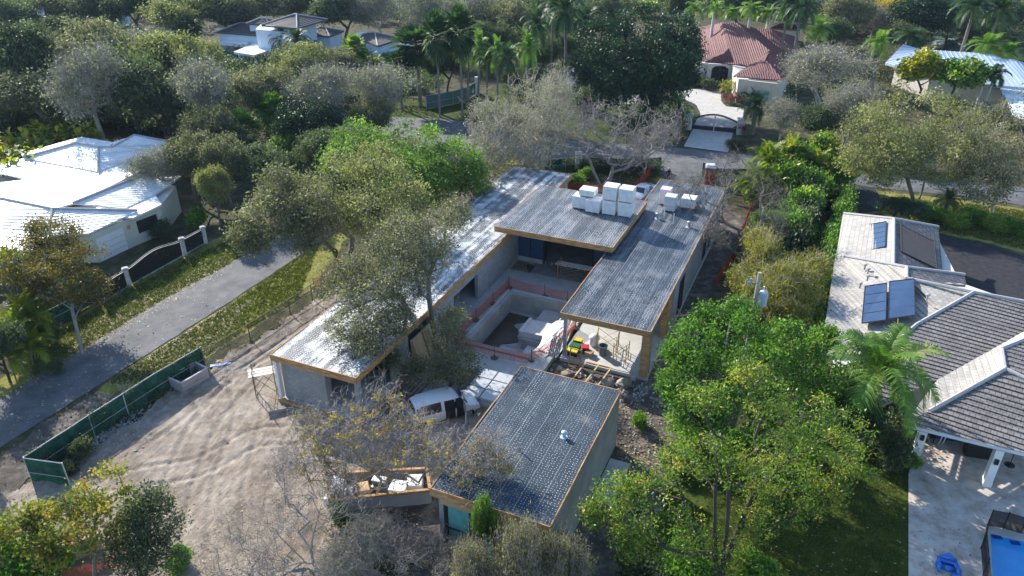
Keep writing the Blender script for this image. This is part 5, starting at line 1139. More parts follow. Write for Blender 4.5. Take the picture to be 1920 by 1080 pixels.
for p in fp[1:]:
    m = MB(); m.tube([p, p + Vector((0, 0, 1.25))], .028, 6); m.build('post', m_black_metal, t)
p = G(1777, 1066, .05); t = thing('inflatable_armchair', 'blue inflatable armchair float lying on the patio', 'inflatable', tuple(p), R(-25)); Mx = Matrix.Translation(p) @ Matrix.Rotation(R(-25), 4, 'Z')
m_inf = M('blue vinyl', (.02, .17, .62), (.02, .14, .5), 2, .22, .6, .1)
def puff(pts_, r_, nm):
    m = MB(); m.tube(pts_, r_, 12); o_ = m.build(nm, m_inf, t, Mx, smooth=True); return o_
puff([(-.5, -.1, .14), (-.42, .3, .17), (.3, .34, .17), (.42, -.1, .14)], [.10, .17, .17, .10], 'backrest'); puff([(-.4, .3, .35), (-.05, .42, .40), (.3, .3, .35)], [.08, .2, .08], 'headrest'); puff([(-.45, -.5, .13), (-.42, -.1, .16), (-.4, .2, .13)], [.08, .14, .08], 'arm'); puff([(.45, -.5, .13), (.42, -.1, .16), (.4, .2, .13)], [.08, .14, .08], 'arm'); puff([(-.25, -.05, .08), (0, -.1, .1), (.25, -.05, .08)], [.1, .16, .1], 'seat'); puff([(.1, -.4, .06), (.6, -.55, .08), (.95, -.6, .06)], [.08, .18, .08], 'foot_cushion')
m_navy = M('navy fabric', (.012, .02, .10), (.018, .028, .13), 3, .8)
c = G(1790, 838, .05); t = thing('ping_pong_table', 'folded dark blue table with white legs under the porch', 'table', tuple(c), R(-14)); Mx = Matrix.Translation(c) @ Matrix.Rotation(R(-14), 4, 'Z')
m = MB(); m.box((0, .3, .75), (2.4, .06, 1.1)); m.box((0, .5, .75), (2.4, .06, 1.1)); m.build('board', m_navy, t, Mx)
for x in (-.8, -.6, .7):
    m = MB(); m.bar((x, .2, .02), (x + .1, .24, .8), .05); m.bar((x - .1, .05, .03), (x + .1, .35, .03), .05); m.build('leg', m_white, t, Mx)
c = G(1838, 862, .05); t = thing('grill', 'black covered grill left of the white porch column', 'grill', tuple(c), R(-14)); m = MB(); m.box((c.x, c.y + .4, .55), (1.5, .7, 1.0), R(-14)); m.build('cover', m_bkp, t, bevel=.12); m = MB(); m.box((c.x, c.y + .4, 1.1), (1.2, .5, .14), R(-14)); m.build('hood', m_bkp, t, bevel=.06)
c = G(1893, 872, .05); t = thing('floor_lamp', 'slim black umbrella stand right of the white porch column', 'stand', tuple(c)); m = MB(); m.lathe(tuple(c), [(.28, 0), (.27, .05), (.05, .09)], 14); m.build('base', m_bkp, t); m = MB(); m.tube([c + Vector((0, 0, .05)), c + Vector((.1, .1, 1.7))], .025, 6); m.build('pole', m_bkp, t)
c = G(1740, 826, .05); t = thing('bar_chair', 'dark chair beside the left white porch column', 'chair', tuple(c)); m = MB(); m.box((c.x, c.y, .45), (.5, .5, .08)); m.build('seat', m_bkp, t); m = MB(); m.box((c.x, c.y + .25, .8), (.5, .06, .6)); m.build('backrest', m_bkp, t)
for dx in (-.2, .2):
    for dy in (-.2, .2):
        m = MB(); m.box((c.x + dx, c.y + dy, .22), (.05, .05, .44)); m.build('leg', m_bkp, t)
# ------------------------------------------------------------------ the worker by the lane
def person(loc, rz, lab):
    t = thing('person', lab, 'person', tuple(loc), rz); Mx = Matrix.Translation(loc) @ Matrix.Rotation(rz, 4, 'Z')
    J = {'pel': (0, 0, .95, .125), 'che': (0, .0, 1.28, .15), 'sho': (0, 0, 1.42, .12), 'nec': (0, -.01, 1.52, .055), 'hea': (0, -.03, 1.66, .095), 'top': (0, -.03, 1.74, .07)}
    E = [('pel', 'che'), ('che', 'sho'), ('sho', 'nec'), ('nec', 'hea'), ('hea', 'top')]
    for s, n_ in ((-1, 'l'), (1, 'r')):
        J.update({n_ + 'hip': (s * .1, 0, .88, .10), n_ + 'kne': (s * .13, -.03, .49, .065), n_ + 'ank': (s * .14, .02, .09, .045), n_ + 'toe': (s * .16, -.16, .05, .04),
                  n_ + 'sh': (s * .19, 0, 1.41, .065), n_ + 'elb': (s * .31, -.02, 1.13, .045), n_ + 'wri': (s * .2, -.22, 1.05, .03), n_ + 'pal': (s * .16, -.30, 1.06, .03)})
        E += [('pel', n_ + 'hip'), (n_ + 'hip', n_ + 'kne'), (n_ + 'kne', n_ + 'ank'), (n_ + 'ank', n_ + 'toe'), ('sho', n_ + 'sh'), (n_ + 'sh', n_ + 'elb'), (n_ + 'elb', n_ + 'wri'), (n_ + 'wri', n_ + 'pal')]
        for f_ in range(4):
            J[n_ + f'f{f_}'] = (s * (.13 + .018 * f_), -.37 - .008 * (f_ % 3), 1.05, .009); J[n_ + f'g{f_}'] = (s * (.125 + .018 * f_), -.40 - .01 * (f_ % 2), 1.03, .008); E += [(n_ + 'pal', n_ + f'f{f_}'), (n_ + f'f{f_}', n_ + f'g{f_}')]
        J[n_ + 'th'] = (s * .12, -.31, 1.09, .01); E.append((n_ + 'pal', n_ + 'th'))
    ks = list(J); me = bpy.data.meshes.new('body'); T2 = ROOTM[t.name].inverted() @ Mx
    me.from_pydata([tuple(T2 @ Vector(J[k][:3])) for k in ks], [(ks.index(a), ks.index(b)) for a, b in E], [])
    o = bpy.data.objects.new('body', me); COL.objects.link(o); o.parent = t
    sk = o.modifiers.new('skin', 'SKIN'); o.modifiers.new('sub', 'SUBSURF').levels = 1; o.modifiers['sub'].render_levels = 1
    for i, k in enumerate(ks):
        me.skin_vertices[0].data[i].radius = (J[k][3],) * 2
    me.skin_vertices[0].data[0].use_root = True
    m_, n2_, l2_, b2_ = nodes_of('dark work clothes and skin', .85, .2)
    tc = n2_.new('ShaderNodeTexCoord'); sx = n2_.new('ShaderNodeSeparateXYZ'); l2_.new(tc.outputs['Object'], sx.inputs[0]); r_ = ramp(n2_, [(0, (.03, .025, .02)), (.04, (.018, .022, .035)), (.94, (.018, .022, .035)), (.96, (.03, .03, .035)), (1, (.35, .2, .14))]); r_.color_ramp.interpolation = 'CONSTANT'
    l2_.new(math_(n2_, l2_, 'DIVIDE', sx.outputs[2], 1.53), r_.inputs[0]); l2_.new(r_.outputs[0], b2_.inputs['Base Color']); me.materials.append(m_)
    m = MB(); m.lathe((0, -.03, 1.69), [(.115, 0), (.12, .03), (.095, .11), (.03, .14)], 12); m.build('hard_hat', m_white, t, Mx, smooth=True)
    m = MB()
    for x in (-.035, .035): m.box((x, -.125, 1.665), (.022, .012, .012))
    m.box((0, -.135, 1.63), (.022, .03, .04)); m.box((0, -.122, 1.59), (.05, .01, .012)); m.build('face', M('skin shade', (.16, .08, .06)), t, Mx)
person(G(1252, 343, 0), R(20), 'person in dark work clothes and pale hard hat standing at the lane end')
# ------------------------------------------------------------------ trees
m_bark_g = M('grey oak bark', (.20, .175, .145), (.13, .11, .09), 3, .9, stretch=(1, 1, .3))
m_bark_p = M('pale grey bark', (.34, .30, .27), (.24, .21, .185), 3, .9, stretch=(1, 1, .3))
m_bark_d = M('dark bark', (.075, .062, .05), (.05, .04, .032), 3, .9, stretch=(1, 1, .3))
m_bark_b = M('buff twigs', (.50, .43, .33), (.38, .32, .24), 3, .9)
m_palm_t = M('grey palm trunk', (.26, .235, .21), (.17, .15, .13), 2, .9, stretch=(.3, .3, 5))
LM = dict(
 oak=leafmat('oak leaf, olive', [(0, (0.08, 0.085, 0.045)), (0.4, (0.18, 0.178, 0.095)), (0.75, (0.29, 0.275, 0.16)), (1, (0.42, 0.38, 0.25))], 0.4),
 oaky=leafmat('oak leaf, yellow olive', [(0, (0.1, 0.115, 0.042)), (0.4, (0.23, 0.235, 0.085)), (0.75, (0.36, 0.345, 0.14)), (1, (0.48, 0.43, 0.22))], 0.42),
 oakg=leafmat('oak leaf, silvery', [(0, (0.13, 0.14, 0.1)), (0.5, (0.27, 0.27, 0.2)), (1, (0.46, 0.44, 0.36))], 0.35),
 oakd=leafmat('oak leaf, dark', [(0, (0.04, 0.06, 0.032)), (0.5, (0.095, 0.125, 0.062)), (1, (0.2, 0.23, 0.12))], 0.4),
 lush=leafmat('lush bright leaf', [(0, (0.06, 0.115, 0.022)), (0.5, (0.15, 0.25, 0.05)), (1, (0.3, 0.41, 0.1))], 0.48, .55, .25),
 deep=leafmat('ficus leaf', [(0, (0.01, 0.026, 0.012)), (0.5, (0.02, 0.05, 0.018)), (1, (0.05, 0.1, 0.035))], 0.2, .5, .3),
 green=leafmat('fresh green leaf', [(0, (0.045, 0.11, 0.015)), (0.45, (0.12, 0.25, 0.03)), (0.8, (0.24, 0.4, 0.06)), (1, (0.45, 0.48, 0.08))], 0.5, .5, .3),
 yell=leafmat('yellow leaf', [(0, (0.132, 0.165, 0.013)), (0.4, (0.33, 0.33, 0.022)), (0.75, (0.528, 0.462, 0.039)), (1, (0.6, 0.418, 0.066))], 0.45, .45, .4),
 ygreen=leafmat('yellow green leaf', [(0, (0.06, 0.13, 0.02)), (0.4, (0.15, 0.26, 0.035)), (0.75, (0.32, 0.38, 0.05)), (1, (0.5, 0.4, 0.07))], 0.5, .4, .4),
 gold=leafmat('golden blossom', [(0, (0.224, 0.168, 0.028)), (0.5, (0.476, 0.336, 0.056)), (1, (0.6, 0.49, 0.084))], 0.4),
 brown=leafmat('brown olive leaf', [(0, (0.061, 0.054, 0.016)), (0.5, (0.162, 0.128, 0.03)), (0.85, (0.27, 0.203, 0.047)), (1, (0.351, 0.257, 0.081))], 0.45),
 bamb=leafmat('bamboo leaf', [(0, (0.12, 0.132, 0.018)), (0.5, (0.288, 0.264, 0.036)), (1, (0.48, 0.396, 0.072))], 0.5),
 palm=leafmat('palm frond', [(0, (0.06, 0.14, 0.02)), (0.5, (0.16, 0.28, 0.045)), (0.85, (0.36, 0.42, 0.1)), (1, (0.55, 0.5, 0.22))], 0.45, .5, .3),
 palmd=leafmat('dark palm frond', [(0, (0.021, 0.052, 0.021)), (0.5, (0.046, 0.098, 0.033)), (1, (0.13, 0.182, 0.065))], 0.4, .5, .3),
 silv=leafmat('silver palm', [(0, (.20, .27, .29)), (.5, (.30, .37, .40)), (1, (.42, .48, .5))], .2),
 areca=leafmat('areca frond', [(0, (0.075, 0.125, 0.015)), (0.5, (0.2, 0.25, 0.025)), (1, (0.475, 0.425, 0.062))], 0.5, .5, .3),
 banana=leafmat('broad tropical leaf', [(0, (0.07, 0.13, 0.015)), (0.5, (0.26, 0.3, 0.03)), (0.8, (0.5, 0.42, 0.04)), (1, (0.5, 0.24, 0.05))], 0.45, .55, .25),
 ygold=leafmat('yellow golden leaf', [(0, (.07, .10, .02)), (.45, (.22, .24, .035)), (.8, (.42, .34, .05)), (1, (.5, .27, .07))], .42),
 red=leafmat('red cordyline', [(0, (.06, .03, .02)), (.5, (.2, .03, .03)), (1, (.32, .06, .04))], .3),
 dry=leafmat('dry brush leaf', [(0, (0.104, 0.104, 0.052)), (0.5, (0.208, 0.189, 0.104)), (1, (0.39, 0.338, 0.221))], 0.4))
def unit(v): return v / (np.linalg.norm(v, axis=1, keepdims=True) + 1e-9)
def crown_pts(r, n, rx, rz, zc, lob, ry=None, hollow=.45, flat=.6, seeds=None):
    """points in an uneven crown made of several overlapping lobes"""
    ry = ry or rx
    if seeds is None:
        d = unit(r.normal(size=(lob, 3))); d[:, 2] = np.abs(d[:, 2]) * .9 - .25
        seeds = np.concatenate([d * np.array([rx, ry, rz]) * r.uniform(.35, .72, (lob, 1)) + [0, 0, zc], r.uniform(.28, .5, (lob, 1)) * min(rx, ry)], 1)
    k = r.integers(0, len(seeds), n * 3); v = unit(r.normal(size=(n * 3, 3))); rad = r.random((n * 3, 1)) ** (1 / 3) * (1 - hollow) + hollow
    p = seeds[k, :3] + v * rad * seeds[k, 3:4] * np.array([1, 1, rz / max(rx, ry) * .6 + .45])
    p = p[p[:, 2] > zc - rz * flat]
    return p[:n]
def skeleton(r, att, base, fork, r0, wig=.12, seg=.6, forks=None):
    N = [np.array(base, float)]; Pn = [-1]; L = [0.0]
    def grow(j, tgt, w):
        a = N[j]; D = tgt - a; ln = np.linalg.norm(D); k = max(1, int(ln / seg)); side = np.cross(D, r.normal(size=3)); side /= np.linalg.norm(side) + 1e-9
        off = r.uniform(-1, 1) * w * ln
        for i in range(1, k + 1):
            t = i / k; p = a + D * t + side * off * math.sin(math.pi * t) + r.normal(size=3) * w * .25 * seg * (i < k) + np.array([0, 0, -.10 * ln * t * (1 - t)])
            N.append(p); Pn.append(j); L.append(L[j] + ln / k); j = len(N) - 1
        return j
    tops = []
    for f in (forks or [fork]): tops.append(grow(0, np.array(f, float), wig * .5))
    first = tops[0]
    order = np.argsort(np.linalg.norm(att - np.array(fork), axis=1)); ends = []
    st = max(1, int(np.linalg.norm(np.array(fork) - base) / seg) - 1)
    for q in order:
        A = np.array(N[st:]); d = np.linalg.norm(A - att[q], axis=1) + .32 * np.array(L[st:]) + np.where(A[:, 2] > att[q][2] + .2, .6, 0)
        ends.append(grow(int(np.argmin(d)) + st, att[q], wig))
    N = np.array(N); Pn = np.array(Pn); c = np.zeros(len(N)); c[ends] = 1
    for i in range(len(N) - 1, 0, -1): c[Pn[i]] += c[i]
    rad = np.maximum(r0 * (np.maximum(c, .3) / max(c[0], 1)) ** .46, .014)
    return N, Pn, rad
def tubes(N, Pn, rad, minr=0):
    V, F = [], []; base = 0
    i = np.arange(1, len(N)); a, b = N[Pn[i]], N[i]; ra, rb = rad[Pn[i]], rad[i]
    ra = np.minimum(ra, rb * 1.5)
    t = unit(b - a); u = unit(np.cross(t, np.array([.31, .17, .93]))); w = np.cross(t, u); n = 5
    ang = np.arange(n) * 2 * math.pi / n
    ring = lambda c, q: c[:, None, :] + (u[:, None, :] * np.cos(ang)[None, :, None] + w[:, None, :] * np.sin(ang)[None, :, None]) * q[:, None, None]
    A, B = ring(a - t * ra[:, None] * .4, ra), ring(b, rb); V = np.concatenate([A, B], 1).reshape(-1, 3)
    k = np.arange(len(i))[:, None] * 2 * n; j = np.arange(n)[None, :]; j2 = (j + 1) % n
    F = np.stack([k + j, k + j2, k + n + j2, k + n + j], -1).reshape(-1, 4)
    return V, F
def twigs(r, cen, n, ln, th, up=.3, spread=None):
    c = np.repeat(cen, n, 0); d = unit(r.normal(size=c.shape) + np.array([0, 0, up])); l = ln * r.uniform(.5, 1.3, (len(c), 1))
    if spread: c = c + r.normal(size=c.shape) * spread
    m = c + d * l * .5 + r.normal(size=c.shape) * l * .12; e = c + d * l + r.normal(size=c.shape) * l * .2
    s = unit(np.cross(d, r.normal(size=d.shape))) * th; s2 = unit(np.cross(d, s)) * th
    V = np.stack([c - s, c + s * .5 + s2, c + s * .5 - s2, m - s * .7, m + (s * .5 + s2) * .7, m + (s * .5 - s2) * .7, e - s * .35, e + (s * .5 + s2) * .35, e + (s * .5 - s2) * .35], 1).reshape(-1, 3)
    k = np.arange(len(c))[:, None] * 9
    f = np.array([[0, 1, 4, 3], [1, 2, 5, 4], [2, 0, 3, 5], [3, 4, 7, 6], [4, 5, 8, 7], [5, 3, 6, 8]])
    return V, (k[:, :, None] + f[None]).reshape(-1, 4), e
def leaf_quads(r, cen, n, cr, size, droop=0., asp=.45, clump=.22, flatz=.75):
    m = len(cen); c = np.repeat(cen, n, 0) + r.normal(size=(m * n, 3)) * cr * np.array([1, 1, flatz])
    ax = unit(r.normal(size=c.shape) + np.array([0, 0, -droop])); nr = unit(unit(np.cross(ax, r.normal(size=c.shape))) + np.array([0, 0, .7])); sd = unit(np.cross(ax, nr))
    s = size * r.uniform(.55, 1.35, (len(c), 1))
    V = np.stack([c - ax * s, c + sd * s * asp - nr * s * .12, c + ax * s, c - sd * s * asp - nr * s * .12], 1).reshape(-1, 3)
    F = np.arange(len(V)).reshape(-1, 4)
    T = np.clip(np.repeat(np.clip(.45 + r.normal(size=m) * clump, 0, 1), n) + r.normal(size=m * n) * .11, 0, 1)
    return V, F, T
def join(parts):
    V, F, o = [], [], 0
    for v, f in parts: V.append(v); F.append(f + o); o += len(v)
    return np.concatenate(V), np.concatenate(F)
PROTO = {}
def tree_proto(key, seed, leaf, bark, R0=4., H0=8., zc=5.2, rz=2.7, natt=170, lob=9, nl=44, lcr=.5, ls=.1, ntw=6, tl=.7, tth=.012, r0=.28, forkz=2.0, wig=.14, hollow=.45, flat=.6, droop=0., asp=.45, seeds=None, forks=None, base=(0, 0, 0), up=.3, clump=.22, twl=0, ry=None, fork=None):
    if nl >= 20: nl = int(nl * 1.7); ls *= 1.42; lcr *= 1.12
    r0 *= .66
    r = np.random.default_rng(seed)
    att = crown_pts(r, natt, R0, rz, zc, lob, ry, hollow, flat, np.array(seeds, float) if seeds is not None else None)
    fk = fork or (r.uniform(-.3, .3), r.uniform(-.3, .3), forkz)
    N, Pn, rad = skeleton(r, att, base, fk, r0, wig, forks=forks)
    p = [tubes(N, Pn, rad)]; ends = att
    if ntw:
        v, f, e = twigs(r, att, ntw, tl, tth, up, .12 * R0 / 4); p.append((v, f))
        if twl: v2, f2, e2 = twigs(r, e, twl, tl * .55, tth * .7, up); p.append((v2, f2)); e = e2
        ends = e
    V, F = join(p); tm = npmesh('trunk', V, F, bark); tm.polygons.foreach_set('use_smooth', [True] * len(tm.polygons))
    cm = None
    if nl:
        if ntw and twl == 0 and nl < ntw * 3: cen = ends; n = max(1, nl // max(1, ntw))
        else: cen, n = att, nl
        V, F, T = leaf_quads(r, cen, n, lcr, ls, droop, asp, clump); cm = npmesh('crown', V, F, leaf, T)
    PROTO[key] = (tm, cm, R0, H0, zc); return PROTO[key]
def frond(r, o, az, el, L, nleaf, ll, lw, curve, V, F, T, tone, stem=.03, hang=.5, vee=.25):
    """one feather frond: curved rachis with leaflets on both sides"""
    p = np.array(o, float); d = np.array([math.cos(az) * math.cos(el), math.sin(az) * math.cos(el), math.sin(el)]); st = L / nleaf; pts = [p.copy()]
    for i in range(nleaf):
        d = d + np.array([0, 0, -curve * (i / nleaf + .15) / nleaf * 2.2]); d /= np.linalg.norm(d); p = p + d * st; pts.append(p.copy())
    s = np.array([-math.sin(az), math.cos(az), 0]); k = len(V)
    for i, q in enumerate(pts): w = stem * (1 - .8 * i / nleaf); V.extend([q - s * w, q + s * w])
    for i in range(nleaf): F.append([k + 2 * i, k + 2 * i + 1, k + 2 * i + 3, k + 2 * i + 2]); T.append(min(1, tone + .25))
    for i in range(2, nleaf + 1):
        u = i / nleaf; l = ll * (math.sin(math.pi * (.12 + .80 * u)) ** .7) * r.uniform(.85, 1.1); t = pts[i] - pts[i - 1]; t /= np.linalg.norm(t)
        for sg in (-1, 1):
            n = np.cross(s, t) * (1 if np.cross(s, t)[2] > 0 else -1)
            dd = s * sg * .8 + t * .55 + n * vee + r.normal(size=3) * .07; dd /= np.linalg.norm(dd); mid = pts[i] + dd * l * .5; e = mid + (dd + np.array([0, 0, -hang * r.uniform(.7, 1.3)])) * l * .5
            w = t * lw; k = len(V); V.extend([pts[i] - w, pts[i] + w, mid + w * .9, mid - w * .9, e + w * .15, e - w * .15]); F.extend([[k, k + 1, k + 2, k + 3], [k + 3, k + 2, k + 4, k + 5]]); tt = float(np.clip(tone + r.normal() * .08, 0, 1)); T.extend([tt, tt])
def trunk_tube(pts, rads):
    m = MB(); m.tube(pts, rads, 9); return np.array(m.v), np.array([f for f in m.f if len(f) == 4])
def palm_proto(key, seed, leaf, H0=8., R0=2.6, nf=22, nleaf=26, ll=.75, lw=.05, curve=1.3, elr=(-.5, 1.35), tr=(.2, .13), stems=((0, 0, 1.0),), bark=None, lean=.6, hang=.6, dead=0, vee=.25):
    r = np.random.default_rng(seed); V, F, T = [], [], []; tv = []
    for sx, sy, hs in stems:
        h = H0 * hs - R0 * .35; lx, ly = r.uniform(-lean, lean) * .7, r.uniform(-lean, lean) * .7; top = np.array([sx * 1.25 + lx, sy * 1.25 + ly, max(h, .4)])
        pts = [(sx + lx * t * t + sx * .25 * t, sy + ly * t * t + sy * .25 * t, max(h, .4) * t) for t in np.linspace(0, 1, 7)]
        tv.append(trunk_tube(pts, list(np.linspace(tr[0], tr[1], 7))))
        for i in range(nf):
            u = i / nf; el = elr[1] + (elr[0] - elr[1]) * u + r.normal() * .1; az = i * 2.4 + r.normal() * .2
            frond(r, top, az, el, R0 * r.uniform(.85, 1.1) * (1 if u > .15 else .75), nleaf, ll * r.uniform(.85, 1.1), lw, curve * (.6 + .8 * u), V, F, T, float(np.clip(.42 + r.normal() * .14 + (.3 if u > 1 - dead else 0), 0, 1)), hang=hang, vee=vee)
    v, f = join(tv); tm = npmesh('trunk', v, f, bark or m_palm_t); PROTO[key] = (tm, npmesh('crown', np.array(V), np.array(F), leaf, T), R0, H0, H0 - R0 * .35)
def fan_proto(key, seed, leaf, H0=9., R0=1.6, nl=34, blades=13, tr=(.2, .16), skirt=False, ball=False):
    r = np.random.default_rng(seed); V, F, T = [], [], []
    h = max(H0 - R0 * .8, .3); tv = trunk_tube([(.2 * t * t, .1 * t, h * t) for t in np.linspace(0, 1, 6)], list(np.linspace(tr[0], tr[1], 6))); top = np.array([.2, .1, h])
    for i in range(nl):
        u = i / nl; el = 1.45 - (2.4 if not skirt else 3.0) * u + r.normal() * .08; az = i * 2.4 + r.normal() * .2; d = np.array([math.cos(az) * math.cos(el), math.sin(az) * math.cos(el), math.sin(el)]); s = np.array([-math.sin(az), math.cos(az), 0]); n = np.cross(d, s)
        pl = R0 * .5; c = top + d * pl; tone = float(np.clip((.4 + r.normal() * .12) if el > -1.0 else .95, 0, 1)); k = len(V); V.extend([top - s * .02, top + s * .02, c + s * .02, c - s * .02]); F.append([k, k + 1, k + 2, k + 3]); T.append(tone)
        for b in range(blades):
            q = (b / (blades - 1) - .5) * 3.9; dd = d * math.cos(q) + s * math.sin(q) + n * .18 * abs(math.sin(q)); L = R0 * .72 * r.uniform(.85, 1.1) * (.75 + .25 * math.cos(q)); m = c + dd * L * .6; e = c + dd * L + np.array([0, 0, -.16 * L]); sd = np.cross(dd, n) * L * .10; k = len(V)
            V.extend([c, m + sd, e, m - sd]); F.append([k, k + 1, k + 2, k + 3]); T.append(float(np.clip(tone + r.normal() * .06, 0, 1)))
    v, f = tv; tm = npmesh('trunk', v, f, m_palm_t); PROTO[key] = (tm, npmesh('crown', np.array(V), np.array(F), leaf, T), R0, H0, h)
# ---- kinds
for i in range(3):
    tree_proto(f'oak{i}', 11 + i, LM['oak'], m_bark_g, nl=42, natt=240, lcr=.34, ls=.085, ntw=8, tth=.010)
    tree_proto(f'oaky{i}', 21 + i, LM['oaky'], m_bark_g, nl=46, natt=240, lcr=.34, ls=.09, ntw=6, tth=.010)
    tree_proto(f'oakg{i}', 31 + i, LM['oakg'], m_bark_p, nl=20, lcr=.42, ls=.075, ntw=10, twl=2, tl=.8, tth=.010)
    tree_proto(f'oakd{i}', 41 + i, LM['oakd'], m_bark_d, nl=52, natt=240, lcr=.36, ls=.10, ntw=4)
    tree_proto(f'lush{i}', 51 + i, LM['lush'], m_bark_g, nl=60, lcr=.42, ls=.10, ntw=2, hollow=.55)
    tree_proto(f'deep{i}', 61 + i, LM['deep'], m_bark_d, nl=66, lcr=.42, ls=.10, ntw=2, hollow=.6, lob=12)
    tree_proto(f'bush{i}', 71 + i, LM['oakd'], m_bark_d, R0=1.6, H0=2.4, zc=1.1, rz=1.2, natt=70, lob=6, nl=50, lcr=.28, ls=.075, ntw=2, tl=.4, r0=.08, forkz=.3, flat=.9)
    tree_proto(f'gbush{i}', 81 + i, LM['green'], m_bark_d, R0=1.6, H0=2.4, zc=1.1, rz=1.2, natt=70, lob=6, nl=50, lcr=.28, ls=.085, ntw=2, tl=.4, r0=.08, forkz=.3, flat=.9)
tree_proto('ybush', 91, LM['ygreen'], m_bark_g, R0=1.6, H0=2.4, zc=1.1, rz=1.2, natt=70, lob=6, nl=46, lcr=.28, ls=.085, ntw=3, tl=.4, r0=.08, forkz=.3, flat=.9)
tree_proto('yell', 92, LM['yell'], m_bark_d, R0=2.2, H0=7, zc=4.6, rz=2.4, natt=110, lob=8, nl=34, lcr=.34, ls=.15, asp=.6, ntw=2, r0=.18)
tree_proto('yell1', 93, LM['ygreen'], m_bark_d, R0=2.2, H0=7, zc=4.6, rz=2.4, natt=110, lob=8, nl=34, lcr=.34, ls=.15, asp=.6, ntw=2, r0=.18)
tree_proto('gold', 94, LM['gold'], m_bark_d, natt=150, nl=40, lcr=.42, ls=.11, ntw=3)
tree_proto('brown', 95, LM['brown'], m_bark_p, R0=3.2, H0=7, zc=4.9, rz=2.0, natt=150, lob=9, nl=60, lcr=.33, ls=.085, ntw=5, tl=.6, r0=.24, forkz=2.2, hollow=.5, flat=.55, base=(0, 0, 0))
tree_proto('bamb', 96, LM['bamb'], m_bark_b, R0=2.2, H0=5, zc=2.6, rz=2.5, natt=130, lob=9, nl=42, lcr=.36, ls=.11, asp=.22, ntw=5, tl=.8, up=.9, r0=.1, forkz=.4, flat=.95, droop=.3)
tree_proto('bare', 97, None, m_bark_p, R0=4.2, H0=6.5, zc=4.2, rz=2.4, natt=170, lob=10, nl=0, ntw=7, twl=4, tl=1.0, tth=.014, r0=.30, forkz=1.0, wig=.2, hollow=.3, flat=.7)
tree_proto('bareoak', 98, LM['oakg'], m_bark_g, R0=4.4, H0=7.5, zc=4.8, rz=2.6, natt=120, lob=8, nl=8, lcr=.4, ls=.07, ntw=7, twl=3, tl=.9, tth=.012, r0=.34, forkz=1.6, wig=.22, hollow=.4, flat=.6)
tree_proto('brush0', 99, LM['dry'], m_bark_b, R0=2.6, H0=3.2, zc=1.5, rz=1.6, natt=110, lob=7, nl=8, lcr=.3, ls=.05, ntw=7, twl=2, tl=.75, tth=.016, r0=.14, forkz=.3, wig=.25, flat=.9)
tree_proto('brush1', 100, LM['dry'], m_bark_p, R0=2.6, H0=3.2, zc=1.5, rz=1.6, natt=110, lob=7, nl=14, lcr=.3, ls=.05, ntw=7, twl=2, tl=.75, tth=.016, r0=.14, forkz=.3, wig=.25, flat=.9)
tree_proto('oliveshrub', 101, LM['dry'], m_bark_p, R0=2.4, H0=3.2, zc=1.6, rz=1.5, natt=110, lob=7, nl=40, lcr=.26, ls=.045, ntw=12, tl=.6, tth=.012, r0=.12, forkz=.3, flat=.9)
palm_proto('coco0', 1, LM['palm'], lean=.9, dead=.12); palm_proto('coco1', 2, LM['palmd'], lean=.9); palm_proto('royal', 3, LM['palm'], H0=10, R0=2.4, nf=16, tr=(.26, .2), elr=(-.35, 1.3), curve=1.6, bark=m_lightpost, lean=.15)
palm_proto('date', 4, LM['palmd'], H0=4.2, R0=2.4, nf=34, ll=.5, lw=.035, curve=1.5, elr=(-.35, 1.4), tr=(.26, .24), lean=.1, hang=.1)
palm_proto('areca', 5, LM['areca'], H0=4.2, R0=2.0, nf=9, nleaf=20, ll=.6, lw=.055, curve=1.2, elr=(.1, 1.4), tr=(.05, .04), stems=((0, 0, .8), (.7, .3, .7), (-.6, .4, .75), (.2, -.8, .55), (-.5, -.6, .6), (.9, -.4, .5), (-1.0, -.1, .5)), lean=.3, hang=.5)
palm_proto('adon', 6, LM['palmd'], H0=4.6, R0=1.5, nf=11, ll=.55, lw=.06, curve=1.7, elr=(-.2, 1.2), tr=(.12, .08), stems=((-.25, 0, 1), (.35, .1, .92)), bark=m_lightpost, lean=.2)
palm_proto('sago', 7, LM['palmd'], H0=1.8, R0=1.5, nf=34, nleaf=22, ll=.36, lw=.026, curve=1.2, elr=(-.1, 1.3), tr=(.2, .18), lean=.05, hang=.05)
fan_proto('fan', 8, LM['palmd'], 10, 2.5, nl=46, skirt=True); fan_proto('fan1', 9, LM['palm'], 5, 1.7, nl=42); fan_proto('bism', 10, LM['silv'], 3.2, 2.6, nl=36, blades=17)
